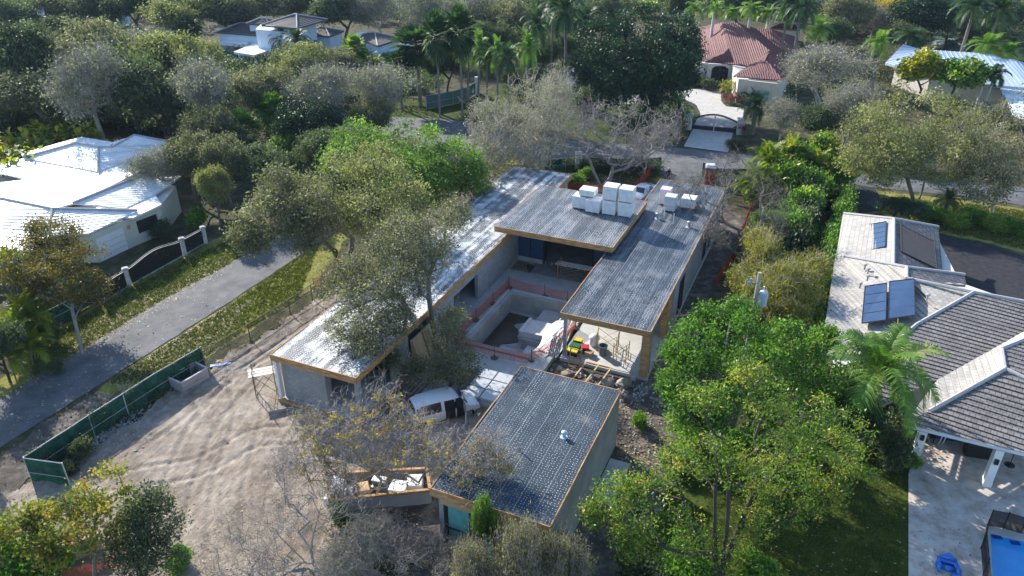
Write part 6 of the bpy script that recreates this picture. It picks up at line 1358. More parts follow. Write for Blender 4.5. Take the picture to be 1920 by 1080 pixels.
# broad leaved tropical hedge
def broad_proto(key, seed, leaf, n=150, R0=1.8, H0=2.6, L=.75):
    r = np.random.default_rng(seed); V, F, T = [], [], []; st = []
    for i in range(n):
        c = np.array([r.uniform(-R0, R0) * .8, r.uniform(-R0, R0) * .8, H0 * r.uniform(.3, .75)]); az = r.random() * 6.28; el = r.uniform(.1, 1.2); d = np.array([math.cos(az) * math.cos(el), math.sin(az) * math.cos(el), math.sin(el)]); s = np.array([-math.sin(az), math.cos(az), 0]); l = L * r.uniform(.6, 1.3); tone = float(np.clip(r.normal(.45, .22), 0, 1)); k = len(V)
        for t in np.linspace(0, 1, 5): q = c + d * l * t + np.array([0, 0, -.55 * l * t * t]); w = l * .2 * math.sin(math.pi * min(.96, t * .9 + .08)); V.extend([q - s * w + np.array([0, 0, .05 * l]), q, q + s * w + np.array([0, 0, .05 * l])])
        for j in range(4):
            for e in (0, 1): F.append([k + j * 3 + e, k + j * 3 + e + 1, k + j * 3 + e + 4, k + j * 3 + e + 3]); T.append(tone)
        if i % 5 == 0: st.append(trunk_tube([(c[0] * .7, c[1] * .7, 0), tuple(c)], [.035, .025]))
    v, f = join(st); PROTO[key] = (npmesh('stems', v, f, m_bark_g), npmesh('crown', np.array(V), np.array(F), leaf, T), R0, H0, H0 * .6)
broad_proto('banana', 12, LM['banana']); broad_proto('cordy', 13, LM['red'], 90, 1.3, 1.4, .5)
def hedge_proto(key, seed, leaf, L=6., W=1.3, H=2.2):
    r = np.random.default_rng(seed); n = int(L * 42); c = np.stack([r.uniform(-L / 2, L / 2, n), r.uniform(-W / 2, W / 2, n), r.uniform(.2, H, n) * (1 - .0)], 1)
    c[:, 2] *= .85 + .3 * fbm(c[:, 0] * .8 + seed, c[:, 1] * .8)
    V, F, T = leaf_quads(r, c, 34, .24, .10); att = c[r.choice(n, 60, False)]
    sk = [trunk_tube([(a[0], a[1] * .3, 0), tuple(a)], [.03, .012]) for a in att]; v, f = join(sk)
    PROTO[key] = (npmesh('stems', v, f, m_bark_d), npmesh('crown', V, F, leaf, T), L / 2, H, H / 2)
hedge_proto('hedge', 14, LM['green']); hedge_proto('hedged', 15, LM['oakd'])
def place(key, name, lab, cat, loc, sr, sh, rz=None, grp=None, rzy=None):
    tm, cm, R0, H0, zc = PROTO[key]
    t = thing(name, lab, cat, tuple(loc), rnd.uniform(0, 6.28) if rz is None else rz, grp, (sr, rzy or sr, sh))
    for nm, me in (('trunk', tm), ('crown', cm)):
        if me is None: continue
        o = bpy.data.objects.new('stems' if me.name.startswith('stems') else nm, me); COL.objects.link(o); o.parent = t
    return t
def T(key, px, py, rpx, h, lab, name='oak_tree', cat='tree', grp=None, rz=None):
    """crown centre at pixel (px,py), half width rpx photo pixels, height h metres"""
    tm, cm, R0, H0, zc = PROTO[key]; z = zc * h / H0; c = G(px, py, z); rad = rpx * dist(c) / F_PX
    return place(key, name, lab, cat, (c.x, c.y, 0), rad / R0, h / H0, rz, grp)
# ------------------------------------------------------------------ the trees that stand close, each built for its own place
def KT(key, name, lab, base, lobes, leaf, bark, natt, forks=None, cat='tree', **k):
    b = G(base[0], base[1], 0); S = []
    for px, py, z, rp in lobes:
        c = G(px, py, z); S.append((c.x - b.x, c.y - b.y, z, rp * dist(c) / F_PX))
    S = np.array(S); hi = S[:, 2].max(); R0 = max(np.abs(S[:, :2]).max(), 1)
    fk = None
    if forks: forks = [tuple(G(*q) - b) for q in forks]; fk = forks[0]
    tree_proto(key, len(key) * 7 + natt, leaf, bark, R0=R0, H0=hi, zc=hi * .5, rz=R0 * .8, natt=natt, seeds=S, flat=9, forks=forks, fork=fk or tuple(np.append(S[:, :2].mean(0) * .25, hi * .25)), **k)
    return place(key, name, lab, cat, b, 1, 1, 0)
KT('kt_court', 'oak_tree', 'large gnarled olive oak beside the west wing reaching over its roof', (836, 672), [(700, 560, 6, 52), (655, 605, 5, 42), (765, 445, 8.6, 55), (822, 425, 8.8, 45), (720, 485, 7.5, 55), (640, 525, 6.3, 42), (855, 400, 8.8, 26), (690, 640, 4.6, 30), (760, 530, 7, 40), (800, 480, 7.8, 40), (690, 510, 7, 45), (740, 600, 5.2, 30)], LM['oak'], m_bark_g, 430, [(805, 560, 5.0), (872, 520, 5.6), (760, 575, 4.6)], nl=40, lcr=.36, ls=.06, ntw=8, tl=.6, tth=.009, r0=.42, wig=.2, hollow=.35)
KT('kt_low', 'oak_tree', 'low dark olive oak between the gnarled oak and the wrapped pallets', (850, 722), [(842, 640, 3.6, 36), (868, 688, 2.8, 30), (820, 690, 2.8, 30), (850, 600, 4, 24), (770, 690, 2.6, 18), (725, 668, 2.4, 18)], LM['oak'], m_bark_g, 130, nl=48, lcr=.3, ls=.06, ntw=8, tl=.5, tth=.008, r0=.2, wig=.2)
KT('kt_mid', 'oak_tree', 'broad yellow olive oak overhanging the west wing roof from the lane verge', (655, 478), [(640, 340, 8, 52), (720, 335, 8.5, 55), (700, 395, 7, 52), (590, 365, 7, 42), (762, 375, 8, 36), (650, 410, 6.2, 40), (700, 300, 8.8, 30)], LM['oaky'], m_bark_g, 230, nl=44, lcr=.42, ls=.08, ntw=8, tl=.7, tth=.01, r0=.35, wig=.18)
KT('kt_lane', 'oak_tree', 'olive oak overhanging the bend of the lane', (628, 470), [(500, 405, 7, 46), (468, 440, 6, 30), (540, 362, 8, 46), (592, 392, 7.5, 42), (562, 432, 6, 36), (520, 345, 8.2, 30)], LM['oak'], m_bark_g, 200, nl=48, lcr=.42, ls=.085, ntw=7, tl=.7, tth=.01, r0=.32, wig=.18)
KT('kt_lush', 'broadleaf_tree', 'bright green rounded tree behind the middle of the west wing', (775, 372), [(700, 290, 6.5, 50), (780, 278, 7, 52), (850, 305, 6, 50), (740, 330, 5.5, 55), (640, 298, 6, 38), (885, 335, 5, 32), (810, 345, 5, 45), (670, 265, 6.5, 36)], LM['lush'], m_bark_g, 300, nl=62, lcr=.42, ls=.10, ntw=2, r0=.3, hollow=.55)
KT('kt_beige', 'oak_tree', 'beige half bare oak at the street corner above the far roof end', (985, 312), [(950, 260, 6, 56), (1000, 200, 8, 52), (920, 230, 7, 44), (1045, 185, 7.5, 36), (1000, 275, 5.5, 46), (900, 290, 5, 36), (1020, 240, 6.5, 50), (1040, 160, 8, 26)], LM['oakg'], m_bark_b, 300, nl=24, lcr=.4, ls=.085, ntw=7, twl=2, tl=1.0, tth=.024, up=.9, r0=.35, wig=.15)
KT('kt_bare', 'bare_tree', 'leafless pale branched tree on the front lawn above the white stacks', (1128, 352), [(1130, 240, 5, 50), (1195, 235, 5.5, 52), (1240, 235, 5, 40), (1082, 262, 4.5, 38), (1170, 280, 4, 42), (1225, 285, 3.5, 34), (1100, 215, 5, 30)], None, m_bark_p, 190, [(1105, 300, 2.6), (1150, 310, 2.2)], nl=0, ntw=5, twl=3, tl=1.0, tth=.024, r0=.42, wig=.28, hollow=.3)
KT('kt_bare2', 'bare_tree', 'slim leafless tree with pale stem at the lawn edge by the orange net', (1205, 338), [(1215, 270, 3.6, 30), (1250, 260, 4, 28), (1190, 290, 3, 22)], None, m_bark_p, 60, nl=0, ntw=6, twl=3, tl=.7, tth=.012, r0=.16, wig=.3)
KT('kt_ficus', 'ficus_tree', 'huge dark green ficus with skirted crown beside the red roofed mansion', (1235, 200), [(1130, 85, 9, 52), (1195, 65, 10, 52), (1258, 72, 10, 46), (1150, 130, 7, 52), (1220, 128, 7, 55), (1262, 130, 7, 42), (1110, 120, 7.5, 34), (1200, 160, 5, 45), (1245, 158, 5, 42), (1150, 160, 5.5, 34), (1278, 100, 8.5, 30)], LM['deep'], m_bark_d, 640, nl=60, lcr=.5, ls=.14, droop=.6, ntw=2, r0=.55, hollow=.55, clump=.2)
KT('kt_street', 'oak_tree', 'yellow green oak with forked grey trunk beside the right hand road', (1716, 388), [(1640, 245, 7, 52), (1720, 222, 8.5, 56), (1800, 250, 7, 52), (1620, 292, 5.5, 38), (1762, 300, 5.5, 48), (1690, 285, 6, 44), (1660, 320, 4.5, 30)], LM['oaky'], m_bark_g, 270, [(1700, 330, 3.2), (1735, 325, 3.2)], nl=42, lcr=.4, ls=.095, ntw=7, tl=.8, up=.8, tth=.011, r0=.34, wig=.15)
KT('kt_street2', 'oak_tree', 'brown olive oak at the right picture edge beside the road', (1860, 402), [(1860, 260, 7.5, 56), (1910, 240, 8, 56), (1880, 310, 5.5, 50), (1820, 300, 5.5, 36), (1930, 320, 5.5, 45), (1850, 350, 4, 30)], LM['oak'], m_bark_b, 230, nl=34, lcr=.4, ls=.09, ntw=9, tl=.8, up=.7, tth=.012, r0=.32, wig=.15)
KT('kt_strip', 'bare_oak', 'nearly leafless grey oak with spreading limbs over the end of the east roof', (1400, 492), [(1330, 372, 5.5, 48), (1290, 342, 5, 30), (1400, 350, 6.5, 52), (1452, 385, 5.5, 38), (1340, 440, 4, 28), (1440, 430, 4, 34), (1370, 320, 6.5, 34)], LM['oakg'], m_bark_g, 170, [(1385, 430, 2.6), (1340, 430, 3.2)], nl=7, lcr=.4, ls=.06, ntw=7, twl=3, tl=.8, tth=.011, r0=.36, wig=.24)
KT('kt_big', 'broadleaf_tree', 'dense fresh green tree in the right foreground below the utility pole', (1400, 880), [(1300, 645, 6.6, 46), (1375, 618, 7.2, 48), (1465, 645, 6.8, 44), (1330, 712, 5.8, 54), (1420, 695, 6.4, 54), (1272, 720, 5.0, 34), (1510, 690, 5.8, 44), (1565, 715, 4.8, 36), (1480, 765, 4.8, 46), (1300, 785, 4.2, 46), (1545, 640, 5.4, 22), (1380, 790, 4.6, 42), (1268, 660, 5.6, 18), (1385, 582, 7.3, 20), (1330, 592, 6.9, 20)], LM['green'], m_bark_d, 520, nl=38, lcr=.25, ls=.068, asp=.5, ntw=3, tl=.5, r0=.30, wig=.12, hollow=.62, clump=.26)
KT('kt_big2', 'broadleaf_tree', 'tall airy yellow green tree with dark forked trunk in the right foreground', (1345, 1100), [(1460, 810, 7.6, 56), (1530, 790, 7.2, 48), (1400, 880, 6, 48), (1480, 880, 5.6, 48), (1570, 850, 5.6, 38), (1250, 930, 5, 46), (1190, 970, 4.2, 42), (1155, 925, 4.5, 34), (1260, 1010, 3.4, 46), (1540, 880, 5, 42), (1590, 800, 6, 32), (1440, 750, 9.0, 40), (1320, 750, 9.2, 34), (1400, 700, 9.6, 26), (1560, 910, 4.4, 30), (1610, 870, 5, 26), (1120, 960, 3.8, 24), (1420, 965, 3.0, 44), (1330, 860, 5.4, 44), (1275, 850, 4.6, 36), (1390, 850, 6.6, 36), (1440, 900, 4.4, 36), (1490, 945, 3.4, 40), (1310, 1000, 2.6, 36), (1370, 1020, 2.0, 40), (1180, 1010, 3.0, 36), (1200, 900, 4.8, 28), (1270, 870, 6, 34)], LM['ygreen'], m_bark_d, 520, [(1366, 880, 5.6), (1342, 900, 5.2), (1410, 930, 3.6), (1290, 960, 3.2)], nl=29, lcr=.22, ls=.058, asp=.42, ntw=4, tl=.45, tth=.008, r0=.35, wig=.16, hollow=.4, clump=.26)
KT('kt_front', 'bare_tree', 'leafless tree with golden blossom tufts in front of the white van', (695, 950), [(650, 790, 4.2, 46), (720, 780, 4.6, 46), (785, 820, 4.2, 42), (830, 860, 4.2, 42), (610, 830, 3.6, 36), (880, 885, 4.6, 30), (700, 840, 3.4, 50), (760, 870, 3.2, 45), (900, 840, 5.2, 22), (570, 800, 3.4, 30), (585, 870, 2.6, 36), (940, 870, 5.0, 22), (640, 900, 2.4, 36)], LM['gold'], m_bark_p, 300, [(690, 900, 1.2), (715, 900, 1.3), (665, 905, 1.1)], nl=11, lcr=.12, ls=.10, ntw=6, twl=3, tl=.75, up=.9, tth=.015, r0=.15, wig=.22, hollow=.3)
KT('kt_front2', 'bare_tree', 'thin bare spreading tree standing in sand at the bottom edge', (610, 1095), [(470, 985, 1.8, 55), (560, 960, 2.6, 55), (430, 1040, 1.2, 45), (640, 940, 2.8, 45), (540, 880, 3.2, 34), (520, 1040, 1.4, 45)], LM['dry'], m_bark_p, 110, nl=2, lcr=.2, ls=.05, ntw=6, twl=3, tl=.8, up=.6, tth=.012, r0=.12, wig=.3, hollow=.2)
KT('kt_left', 'tree', 'rounded brown olive tree with smooth pale trunk beside the lane at left', (155, 664), [(60, 480, 5.4, 42), (105, 460, 5.8, 46), (150, 490, 5.4, 42), (45, 520, 4.8, 34), (170, 540, 4.4, 28), (110, 520, 4.8, 40), (85, 440, 5.9, 26)], LM['brown'], m_bark_p, 210, [(135, 580, 2.6)], nl=62, lcr=.3, ls=.07, ntw=5, tl=.5, tth=.012, r0=.2, wig=.12, hollow=.5)
KT('kt_corner', 'tree', 'yellow green sparse tree by the green fence corner at bottom left', (180, 1110), [(140, 935, 4.0, 34), (200, 910, 4.6, 34), (225, 950, 4.2, 34), (160, 985, 3.4, 36), (110, 990, 3.2, 30), (225, 1000, 3.2, 26)], LM['ygold'], m_bark_g, 84, nl=30, lcr=.22, ls=.07, asp=.55, ntw=3, tl=.4, r0=.13, wig=.2, clump=.22)
KT('kt_corner2', 'tree', 'dark green bushy tree right of the sparse yellow green one at bottom left', (275, 1120), [(275, 960, 3.8, 34), (300, 990, 3.4, 30), (255, 1010, 3, 36), (300, 1040, 2.4, 34), (250, 1050, 2, 36), (280, 930, 4.2, 20)], LM['oakd'], m_bark_d, 130, nl=44, lcr=.26, ls=.055, ntw=4, tl=.4, r0=.12)
KT('kt_corner3', 'tree', 'small yellow green tree at the lower left picture edge', (55, 1110), [(30, 985, 3.2, 34), (70, 970, 3.4, 22), (20, 1030, 2.4, 34), (95, 1030, 2.6, 22)], LM['ygold'], m_bark_g, 80, nl=30, lcr=.22, ls=.07, asp=.55, ntw=3, tl=.4, r0=.1, clump=.22)
KT('kt_bamb', 'bamboo', 'yellow bamboo clump between the two houses by the utility pole', (1455, 590), [(1440, 480, 4.6, 34), (1480, 520, 4, 40), (1420, 540, 3.4, 40), (1500, 560, 3, 36), (1455, 560, 3, 45), (1400, 520, 3, 24), (1520, 500, 3.4, 26), (1425, 450, 4.8, 18)], LM['bamb'], m_bark_b, 260, nl=44, lcr=.34, ls=.10, asp=.2, ntw=6, tl=.9, up=.9, r0=.14, droop=.3, hollow=.4)
# coconut palm in front of the grey tiled house
palm_proto('kt_coco', 21, LM['palm'], H0=7.4, R0=3.9, nf=26, nleaf=44, ll=1.0, lw=.044, curve=1.7, elr=(-.55, 1.3), tr=(.2, .14), lean=.1, dead=.1, hang=.7)
c = G(1650, 694, 6.0); place('kt_coco', 'coconut_palm', 'large coconut palm with arching fronds in front of the grey tiled house', 'palm', (c.x, c.y, 0), 1, 1, .4)
# ------------------------------------------------------------------ the rest, copies of the kinds above
g1 = 'oaks of the wood at upper left'
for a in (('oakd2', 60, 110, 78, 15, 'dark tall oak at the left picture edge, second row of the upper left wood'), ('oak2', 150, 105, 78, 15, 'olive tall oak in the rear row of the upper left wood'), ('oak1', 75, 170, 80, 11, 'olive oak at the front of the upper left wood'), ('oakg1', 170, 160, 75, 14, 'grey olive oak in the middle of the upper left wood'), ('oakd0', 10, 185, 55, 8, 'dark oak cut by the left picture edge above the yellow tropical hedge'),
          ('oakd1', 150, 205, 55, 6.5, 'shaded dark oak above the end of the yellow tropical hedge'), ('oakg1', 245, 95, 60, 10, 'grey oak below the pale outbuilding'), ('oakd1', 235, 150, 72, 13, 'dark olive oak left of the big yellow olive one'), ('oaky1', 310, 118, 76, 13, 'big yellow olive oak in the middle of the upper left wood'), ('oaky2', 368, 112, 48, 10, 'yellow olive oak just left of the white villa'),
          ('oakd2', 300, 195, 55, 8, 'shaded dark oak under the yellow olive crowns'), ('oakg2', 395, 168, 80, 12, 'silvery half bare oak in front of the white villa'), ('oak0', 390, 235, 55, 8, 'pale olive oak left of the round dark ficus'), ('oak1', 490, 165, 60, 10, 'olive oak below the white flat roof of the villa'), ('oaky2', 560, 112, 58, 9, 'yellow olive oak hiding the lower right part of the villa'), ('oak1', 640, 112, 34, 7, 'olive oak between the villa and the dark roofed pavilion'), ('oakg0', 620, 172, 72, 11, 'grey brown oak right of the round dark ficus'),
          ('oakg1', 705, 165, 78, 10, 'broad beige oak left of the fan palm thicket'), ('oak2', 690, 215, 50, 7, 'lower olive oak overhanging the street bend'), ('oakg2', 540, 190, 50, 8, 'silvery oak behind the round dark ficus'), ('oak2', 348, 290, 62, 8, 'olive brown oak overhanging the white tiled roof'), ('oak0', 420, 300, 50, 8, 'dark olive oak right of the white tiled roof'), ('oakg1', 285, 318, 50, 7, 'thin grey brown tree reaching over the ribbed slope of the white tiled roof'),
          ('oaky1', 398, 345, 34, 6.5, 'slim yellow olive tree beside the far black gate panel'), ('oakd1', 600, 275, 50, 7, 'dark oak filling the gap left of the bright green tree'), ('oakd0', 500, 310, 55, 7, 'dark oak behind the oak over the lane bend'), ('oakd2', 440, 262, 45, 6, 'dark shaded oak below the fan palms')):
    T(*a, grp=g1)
T('deep0', 582, 232, 58, 8, 'round dark green ficus with glossy top in the upper left wood', 'ficus_tree')
T('yell1', 532, 275, 26, 5, 'small yellow green tree below the round dark ficus', 'small_tree')
T('oaky0', 330, 22, 62, 12, 'pale green round tree at the top edge beside the outbuilding', 'broadleaf_tree'); T('gbush0', 166, 190, 18, 4, 'little bright green tree at the foot of the yellow olive oak', 'small_tree')
for a in (('fan1', 455, 236, 30, 5.5, 'left green fan palm beside the round dark ficus'), ('fan1', 510, 205, 28, 6.5, 'right green fan palm beside the round dark ficus'), ('fan1', 372, 285, 26, 5, 'dark fan palm between olive oak and slim yellow olive tree'), ('coco1', 325, 38, 28, 8, 'dark palm left of the white villa'), ('fan', 348, 52, 24, 7, 'fan palm at the rear left corner of the white villa'), ('coco1', 560, 70, 30, 8, 'dark feather palm in front of the villa tower'), ('date', 532, 78, 32, 6, 'date palm on the villa terrace'), ('adon', 580, 86, 20, 5, 'small palm right of the villa terrace')): T(a[0], *a[1:5], a[5], 'palm_tree', 'palm')
# palms behind the street
for a in (('fan', 818, 66, 26, 14, 'left one of two tall slim fan palms by the teal mesh fence'), ('fan', 862, 58, 28, 14.5, 'right one of two tall slim fan palms by the teal mesh fence'), ('fan', 782, 85, 44, 11, 'thick fan palm with brown skirt left of the two tall slim ones'), ('fan', 748, 122, 28, 8, 'fan palm at the right corner of the dark roofed pavilion'), ('fan1', 668, 92, 24, 7, 'fan palm in front of the dark roofed pavilion'), ('areca', 705, 112, 28, 5, 'yellowish areca palm above the broad beige oak'), ('areca', 742, 112, 22, 5, 'little areca palm left of the thick fan palm')): T(a[0], *a[1:5], a[5], 'fan_palm' if a[0] != 'areca' else 'areca_palm', 'palm')
for i, a in enumerate(((895, 88, 30, 10, 'leftmost coconut palm of the row behind the beige oak'), (912, 112, 28, 8.5, 'short coconut palm near the white end pillar'), (932, 100, 28, 10, 'second coconut palm of the row behind the beige oak'), (955, 108, 30, 10, 'coconut palm at the middle of the row behind the beige oak'), (990, 92, 32, 11, 'tall coconut palm at the right part of the row behind the beige oak'), (1002, 48, 34, 13, 'tallest coconut palm above the row behind the beige oak'), (875, 105, 26, 8, 'small coconut palm behind the right slim fan palm'))): T('coco%d' % (i % 2), *a, 'coconut_palm', 'palm', grp='palm row along the street')
for i, a in enumerate(((1065, 22, 40, 14, 'dark coconut palm left of the huge dark ficus, at the top edge'), (1092, 40, 36, 12, 'dark coconut palm touching the huge dark ficus'), (1035, 12, 34, 14, 'dark coconut palm cut by the top edge in the middle'))): T('coco1', *a, 'coconut_palm', 'palm')
g2 = 'trees along the top edge'
for a in (('oakg0', 710, 18, 52, 12, 'grey leafless looking tree behind the dark roofed pavilion'), ('oakg1', 795, 22, 52, 13, 'grey tree behind the two tall slim fan palms'), ('oakg2', 875, 25, 58, 13, 'broad grey tree at the top edge left of the tallest coconut palm'), ('oak0', 945, 35, 58, 12, 'grey olive tree behind the tallest coconut palm'), ('oakd0', 1130, 15, 40, 10, 'dark tree at the top edge behind the huge dark ficus'), ('oaky0', 1165, 12, 34, 9, 'pale yellow olive tree behind the huge dark ficus'), ('ybush', 1215, 18, 30, 4, 'yellow bushes behind the huge dark ficus'), ('oakd1', 1275, 8, 26, 10, 'dark tree at the top edge left of the royal palms'),
          ('oakd0', 925, 72, 44, 10, 'dark tree behind the coconut palm row, left'), ('oakd1', 1015, 95, 40, 8, 'dark tree behind the coconut palm row, right'), ('oakd2', 835, 118, 44, 9, 'dark tree behind the teal mesh fence'), ('oakd0', 965, 140, 34, 5, 'low dark tree at the foot of the coconut palm row'), ('oakd1', 1055, 85, 34, 7, 'dark tree left of the huge dark ficus by the side road'), ('oakd2', 640, 20, 55, 12, 'dark tree behind the villa tower'), ('oakd0', 560, 5, 55, 12, 'dark tree at the top edge behind the villa'), ('oak1', 480, 12, 55, 12, 'olive tree at the top edge behind the villa'), ('oakd1', 420, 18, 50, 12, 'dark tree between pale green tree and villa'), ('oakd2', 255, 8, 45, 12, 'dark tree right of the pale outbuilding at the top edge'), ('oakd0', 180, 10, 50, 12, 'dark tree left of the pale outbuilding'), ('oak2', 110, 20, 50, 12, 'olive tree right of the white upper storey'), ('oakd1', 20, 30, 50, 12, 'dark tree left of the white upper storey'), ('oakd2', 105, 60, 42, 9, 'dark tree in front of the white upper storey'),
          ('oak0', 1590, 22, 48, 12, 'grey olive tree right of the rear palms at the top'), ('oakg1', 1640, 35, 34, 9, 'buff bare tree left of the golden flowering one'), ('gold', 1668, 18, 32, 10, 'golden flowering tree at the top right'), ('lush1', 1692, 38, 22, 8, 'green conical tree right of the golden flowering one'), ('deep1', 1740, 28, 52, 12, 'big dark broadleaf tree at the top right'), ('deep2', 1790, 20, 44, 12, 'dark broadleaf tree left of the glimpsed red tile roof'), ('oakd1', 1700, 68, 34, 8, 'dark tree between coconut palm and silver palm'), ('oakd0', 1850, 55, 50, 9, 'dark tree behind the long metal roof'), ('oakd2', 1905, 40, 40, 11, 'dark tree at the top right corner'), ('oakd1', 1560, 60, 40, 9, 'dark tree behind the large grey oak'), ('oakd0', 1480, 4, 40, 12, 'dark tree at the top edge behind the red roofed mansion'), ('oakd2', 1390, 0, 50, 12, 'dark tree behind the royal palms')): T(*a, grp=g2)
for i, a in enumerate(((1302, 18, 24, 12, 'leftmost royal palm behind the red roofed mansion'), (1340, 14, 26, 11, 'royal palm over the left hip of the red roof'), (1372, 22, 26, 9, 'low royal palm over the ridge of the red roof'), (1408, 16, 26, 11, 'royal palm behind the right end of the red ridge'), (1442, 24, 30, 10, 'yellowish royal palm left of the tiled cottage'), (1480, 8, 34, 13, 'dark royal palm over the tiled cottage'), (1503, 14, 34, 13, 'rightmost dark royal palm beside the tiled cottage'))): T('royal' if i < 5 else 'coco1', *a, 'royal_palm', 'palm', grp='royal palms behind the mansion')
for a in (('coco0', 1530, 55, 34, 9, 'coconut palm right of the red roofed mansion'), ('coco0', 1655, 82, 32, 9, 'coconut palm in front of the left end of the metal roof'), ('coco1', 1714, 66, 34, 7, 'dark coconut palm behind the ridge of the metal roof'), ('coco0', 1862, 84, 38, 8, 'bushy coconut palm behind the right part of the metal roof'), ('coco0', 1895, 98, 34, 7, 'coconut palm at the right edge behind the metal roof'), ('coco1', 1825, 15, 40, 13, 'dark coconut palm above the glimpsed red tile roof'), ('coco1', 1870, 18, 38, 13, 'second dark coconut palm right of the glimpsed red tile roof'), ('adon', 1858, 138, 26, 6, 'twin stemmed small palm before the porch column')): T(a[0], *a[1:5], a[5], 'coconut_palm' if a[0] != 'adon' else 'small_palm', 'palm')
T('bism', 1790, 72, 33, 5, 'round silver blue palm behind the metal roof', 'silver_palm', 'palm')
T('oakg0', 1545, 135, 92, 11, 'large grey half bare oak beside the red roofed mansion'); T('oakg2', 1600, 190, 62, 9, 'lower right neighbour of the large grey half bare oak'); T('oakg1', 1470, 215, 44, 6, 'grey low oak right of the forecourt gate'); T('oakd2', 1545, 225, 50, 6, 'dark shaded oak under the large grey half bare oak')
T('yell', 1733, 130, 34, 8, 'left bright yellow leaved tree in front of the metal roof', 'yellow_tree'); T('yell1', 1802, 138, 38, 8, 'right yellow green leaved tree in front of the metal roof', 'yellow_tree')
T('date', 1272, 205, 36, 4.6, 'date palm left of the forecourt gate', 'date_palm', 'palm'); T('date', 1418, 200, 36, 4.6, 'date palm right of the forecourt gate', 'date_palm', 'palm')
T('oakd0', 1138, 175, 40, 5, 'fluffy grey green bush left of the huge dark ficus', 'bush', 'bush'); T('bush0', 1095, 185, 30, 3.5, 'dark bush left of the fluffy one by the side road', 'bush', 'bush'); T('bush1', 1330, 158, 18, 2, 'dark clipped shrub by the entry porch', 'shrub', 'shrub'); T('bush2', 1300, 150, 18, 2, 'dark shrub under the ficus by the forecourt', 'shrub', 'shrub')
T('cordy', 1372, 180, 16, 2.0, 'red leaved cordyline bed in front of the mansion wing', 'cordyline', 'shrub'); T('banana', 1367, 160, 14, 3.2, 'light green broad leaved plant at the mansion wing corner', 'tropical_plant', 'plant'); T('bush0', 1405, 185, 20, 2, 'dark shrub bed in front of the mansion wing', 'shrub', 'shrub'); T('cordy', 1395, 238, 10, 2, 'red leaved shrub right of the picket gate', 'cordyline', 'shrub'); T('cordy', 1284, 228, 10, 2, 'red leaved shrub left of the picket gate', 'cordyline', 'shrub'); T('bush1', 1382, 268, 16, 1.6, 'dark mound shrub beside the paved apron', 'shrub', 'shrub')
# tropical clump and hedges between the plots
for a in (('areca', 1450, 278, 40, 6, 'areca palm crowning the tropical clump by the road'), ('areca', 1420, 315, 34, 4.5, 'yellow areca palm at the left of the tropical clump'), ('areca', 1485, 268, 32, 6, 'areca palm at the rear of the tropical clump'), ('areca', 1540, 290, 28, 5, 'areca palm at the right of the tropical clump')): T(a[0], *a[1:5], a[5], 'areca_palm', 'palm')
for a in (('yell1', 1545, 275, 26, 6, 'yellow green plumeria like tree right of the areca palms', 'small_tree', 'tree'), ('gbush0', 1510, 310, 44, 5.5, 'green round tree in the tropical clump', 'broadleaf_tree', 'tree'), ('gbush1', 1570, 325, 34, 4, 'dark green shrub at the roadside end of the clump', 'shrub', 'shrub'), ('ybush', 1470, 340, 40, 4.5, 'mixed green bush below the areca palms', 'bush', 'bush'), ('ybush', 1430, 360, 30, 3.2, 'pale yellow green bush beside the nearly leafless grey oak', 'bush', 'bush'), ('gbush2', 1500, 390, 36, 4, 'tall green hedge bush behind the nearly leafless grey oak', 'bush', 'bush'), ('gbush0', 1520, 350, 34, 4.4, 'tall green hedge bush at the roadside lawn', 'bush', 'bush'), ('gbush1', 1480, 430, 36, 3.6, 'green hedge bush above the yellow bamboo', 'bush', 'bush'), ('lush0', 1440, 415, 30, 4, 'olive green bush right of the leafless grey oak trunk', 'bush', 'bush'), ('bush2', 1415, 620, 30, 2.6, 'dark bush at the foot of the utility pole', 'bush', 'bush'), ('gbush2', 1450, 640, 36, 3, 'green bush under the tall fresh green tree, by the hedge', 'bush', 'bush'), ('bush0', 1500, 640, 30, 3, 'dark green bush left of the coconut palm', 'bush', 'bush'), ('deep0', 1605, 790, 42, 5.5, 'dark ficus like tree left of the porch under the palm', 'ficus_tree', 'tree'), ('bush1', 1680, 840, 34, 3, 'dark shaded shrub against the porch corner', 'shrub', 'shrub'), ('gbush0', 1713, 866, 12, 1.2, 'small leafy plant at the foot of the left porch column', 'plant', 'plant'),
          ('bush0', 1310, 840, 34, 2.2, 'dark shrub between rubble soil and lawn under the dense fresh green tree', 'shrub', 'shrub'), ('gbush2', 1370, 850, 36, 2.4, 'green shrub at the trunk of the dense fresh green tree', 'shrub', 'shrub'), ('bush1', 1440, 840, 38, 2.6, 'dark shrub on the lawn below the dense fresh green tree', 'shrub', 'shrub'), ('gbush1', 1510, 830, 36, 2.6, 'green shrub left of the dark ficus like tree by the porch', 'shrub', 'shrub'),
          ('deep1', 1683, 388, 44, 2.6, 'dark round clipped bush behind the small gable', 'round_bush', 'bush')): T(a[0], *a[1:5], a[5], a[6], a[7])
T('sago', 1778, 374, 28, 2.0, 'dark sago palm between the two road oaks', 'sago_palm', 'palm')
for i, a in enumerate(((1720, 392, 'leftmost'), (1752, 400, 'second'), (1790, 412, 'third'), (1826, 405, 'fourth'), (1862, 420, 'fifth'), (1898, 425, 'rightmost'))): T('ybush' if i % 2 == 0 else 'gbush1', a[0], a[1], 24, 1.5, f'{a[2]} low fern clump of the bed between road and black driveway', 'fern', 'plant', grp='fern bed by the road')
def hedge(key, p0, p1, h, lab, w=1.0):
    a, b = G(*p0), G(*p1); c = (a + b) / 2; d = b - a
    place(key, 'hedge', lab, 'hedge', (c.x, c.y, 0), d.length / 6.0, h / 2.2, math.atan2(d.y, d.x), rzy=w)
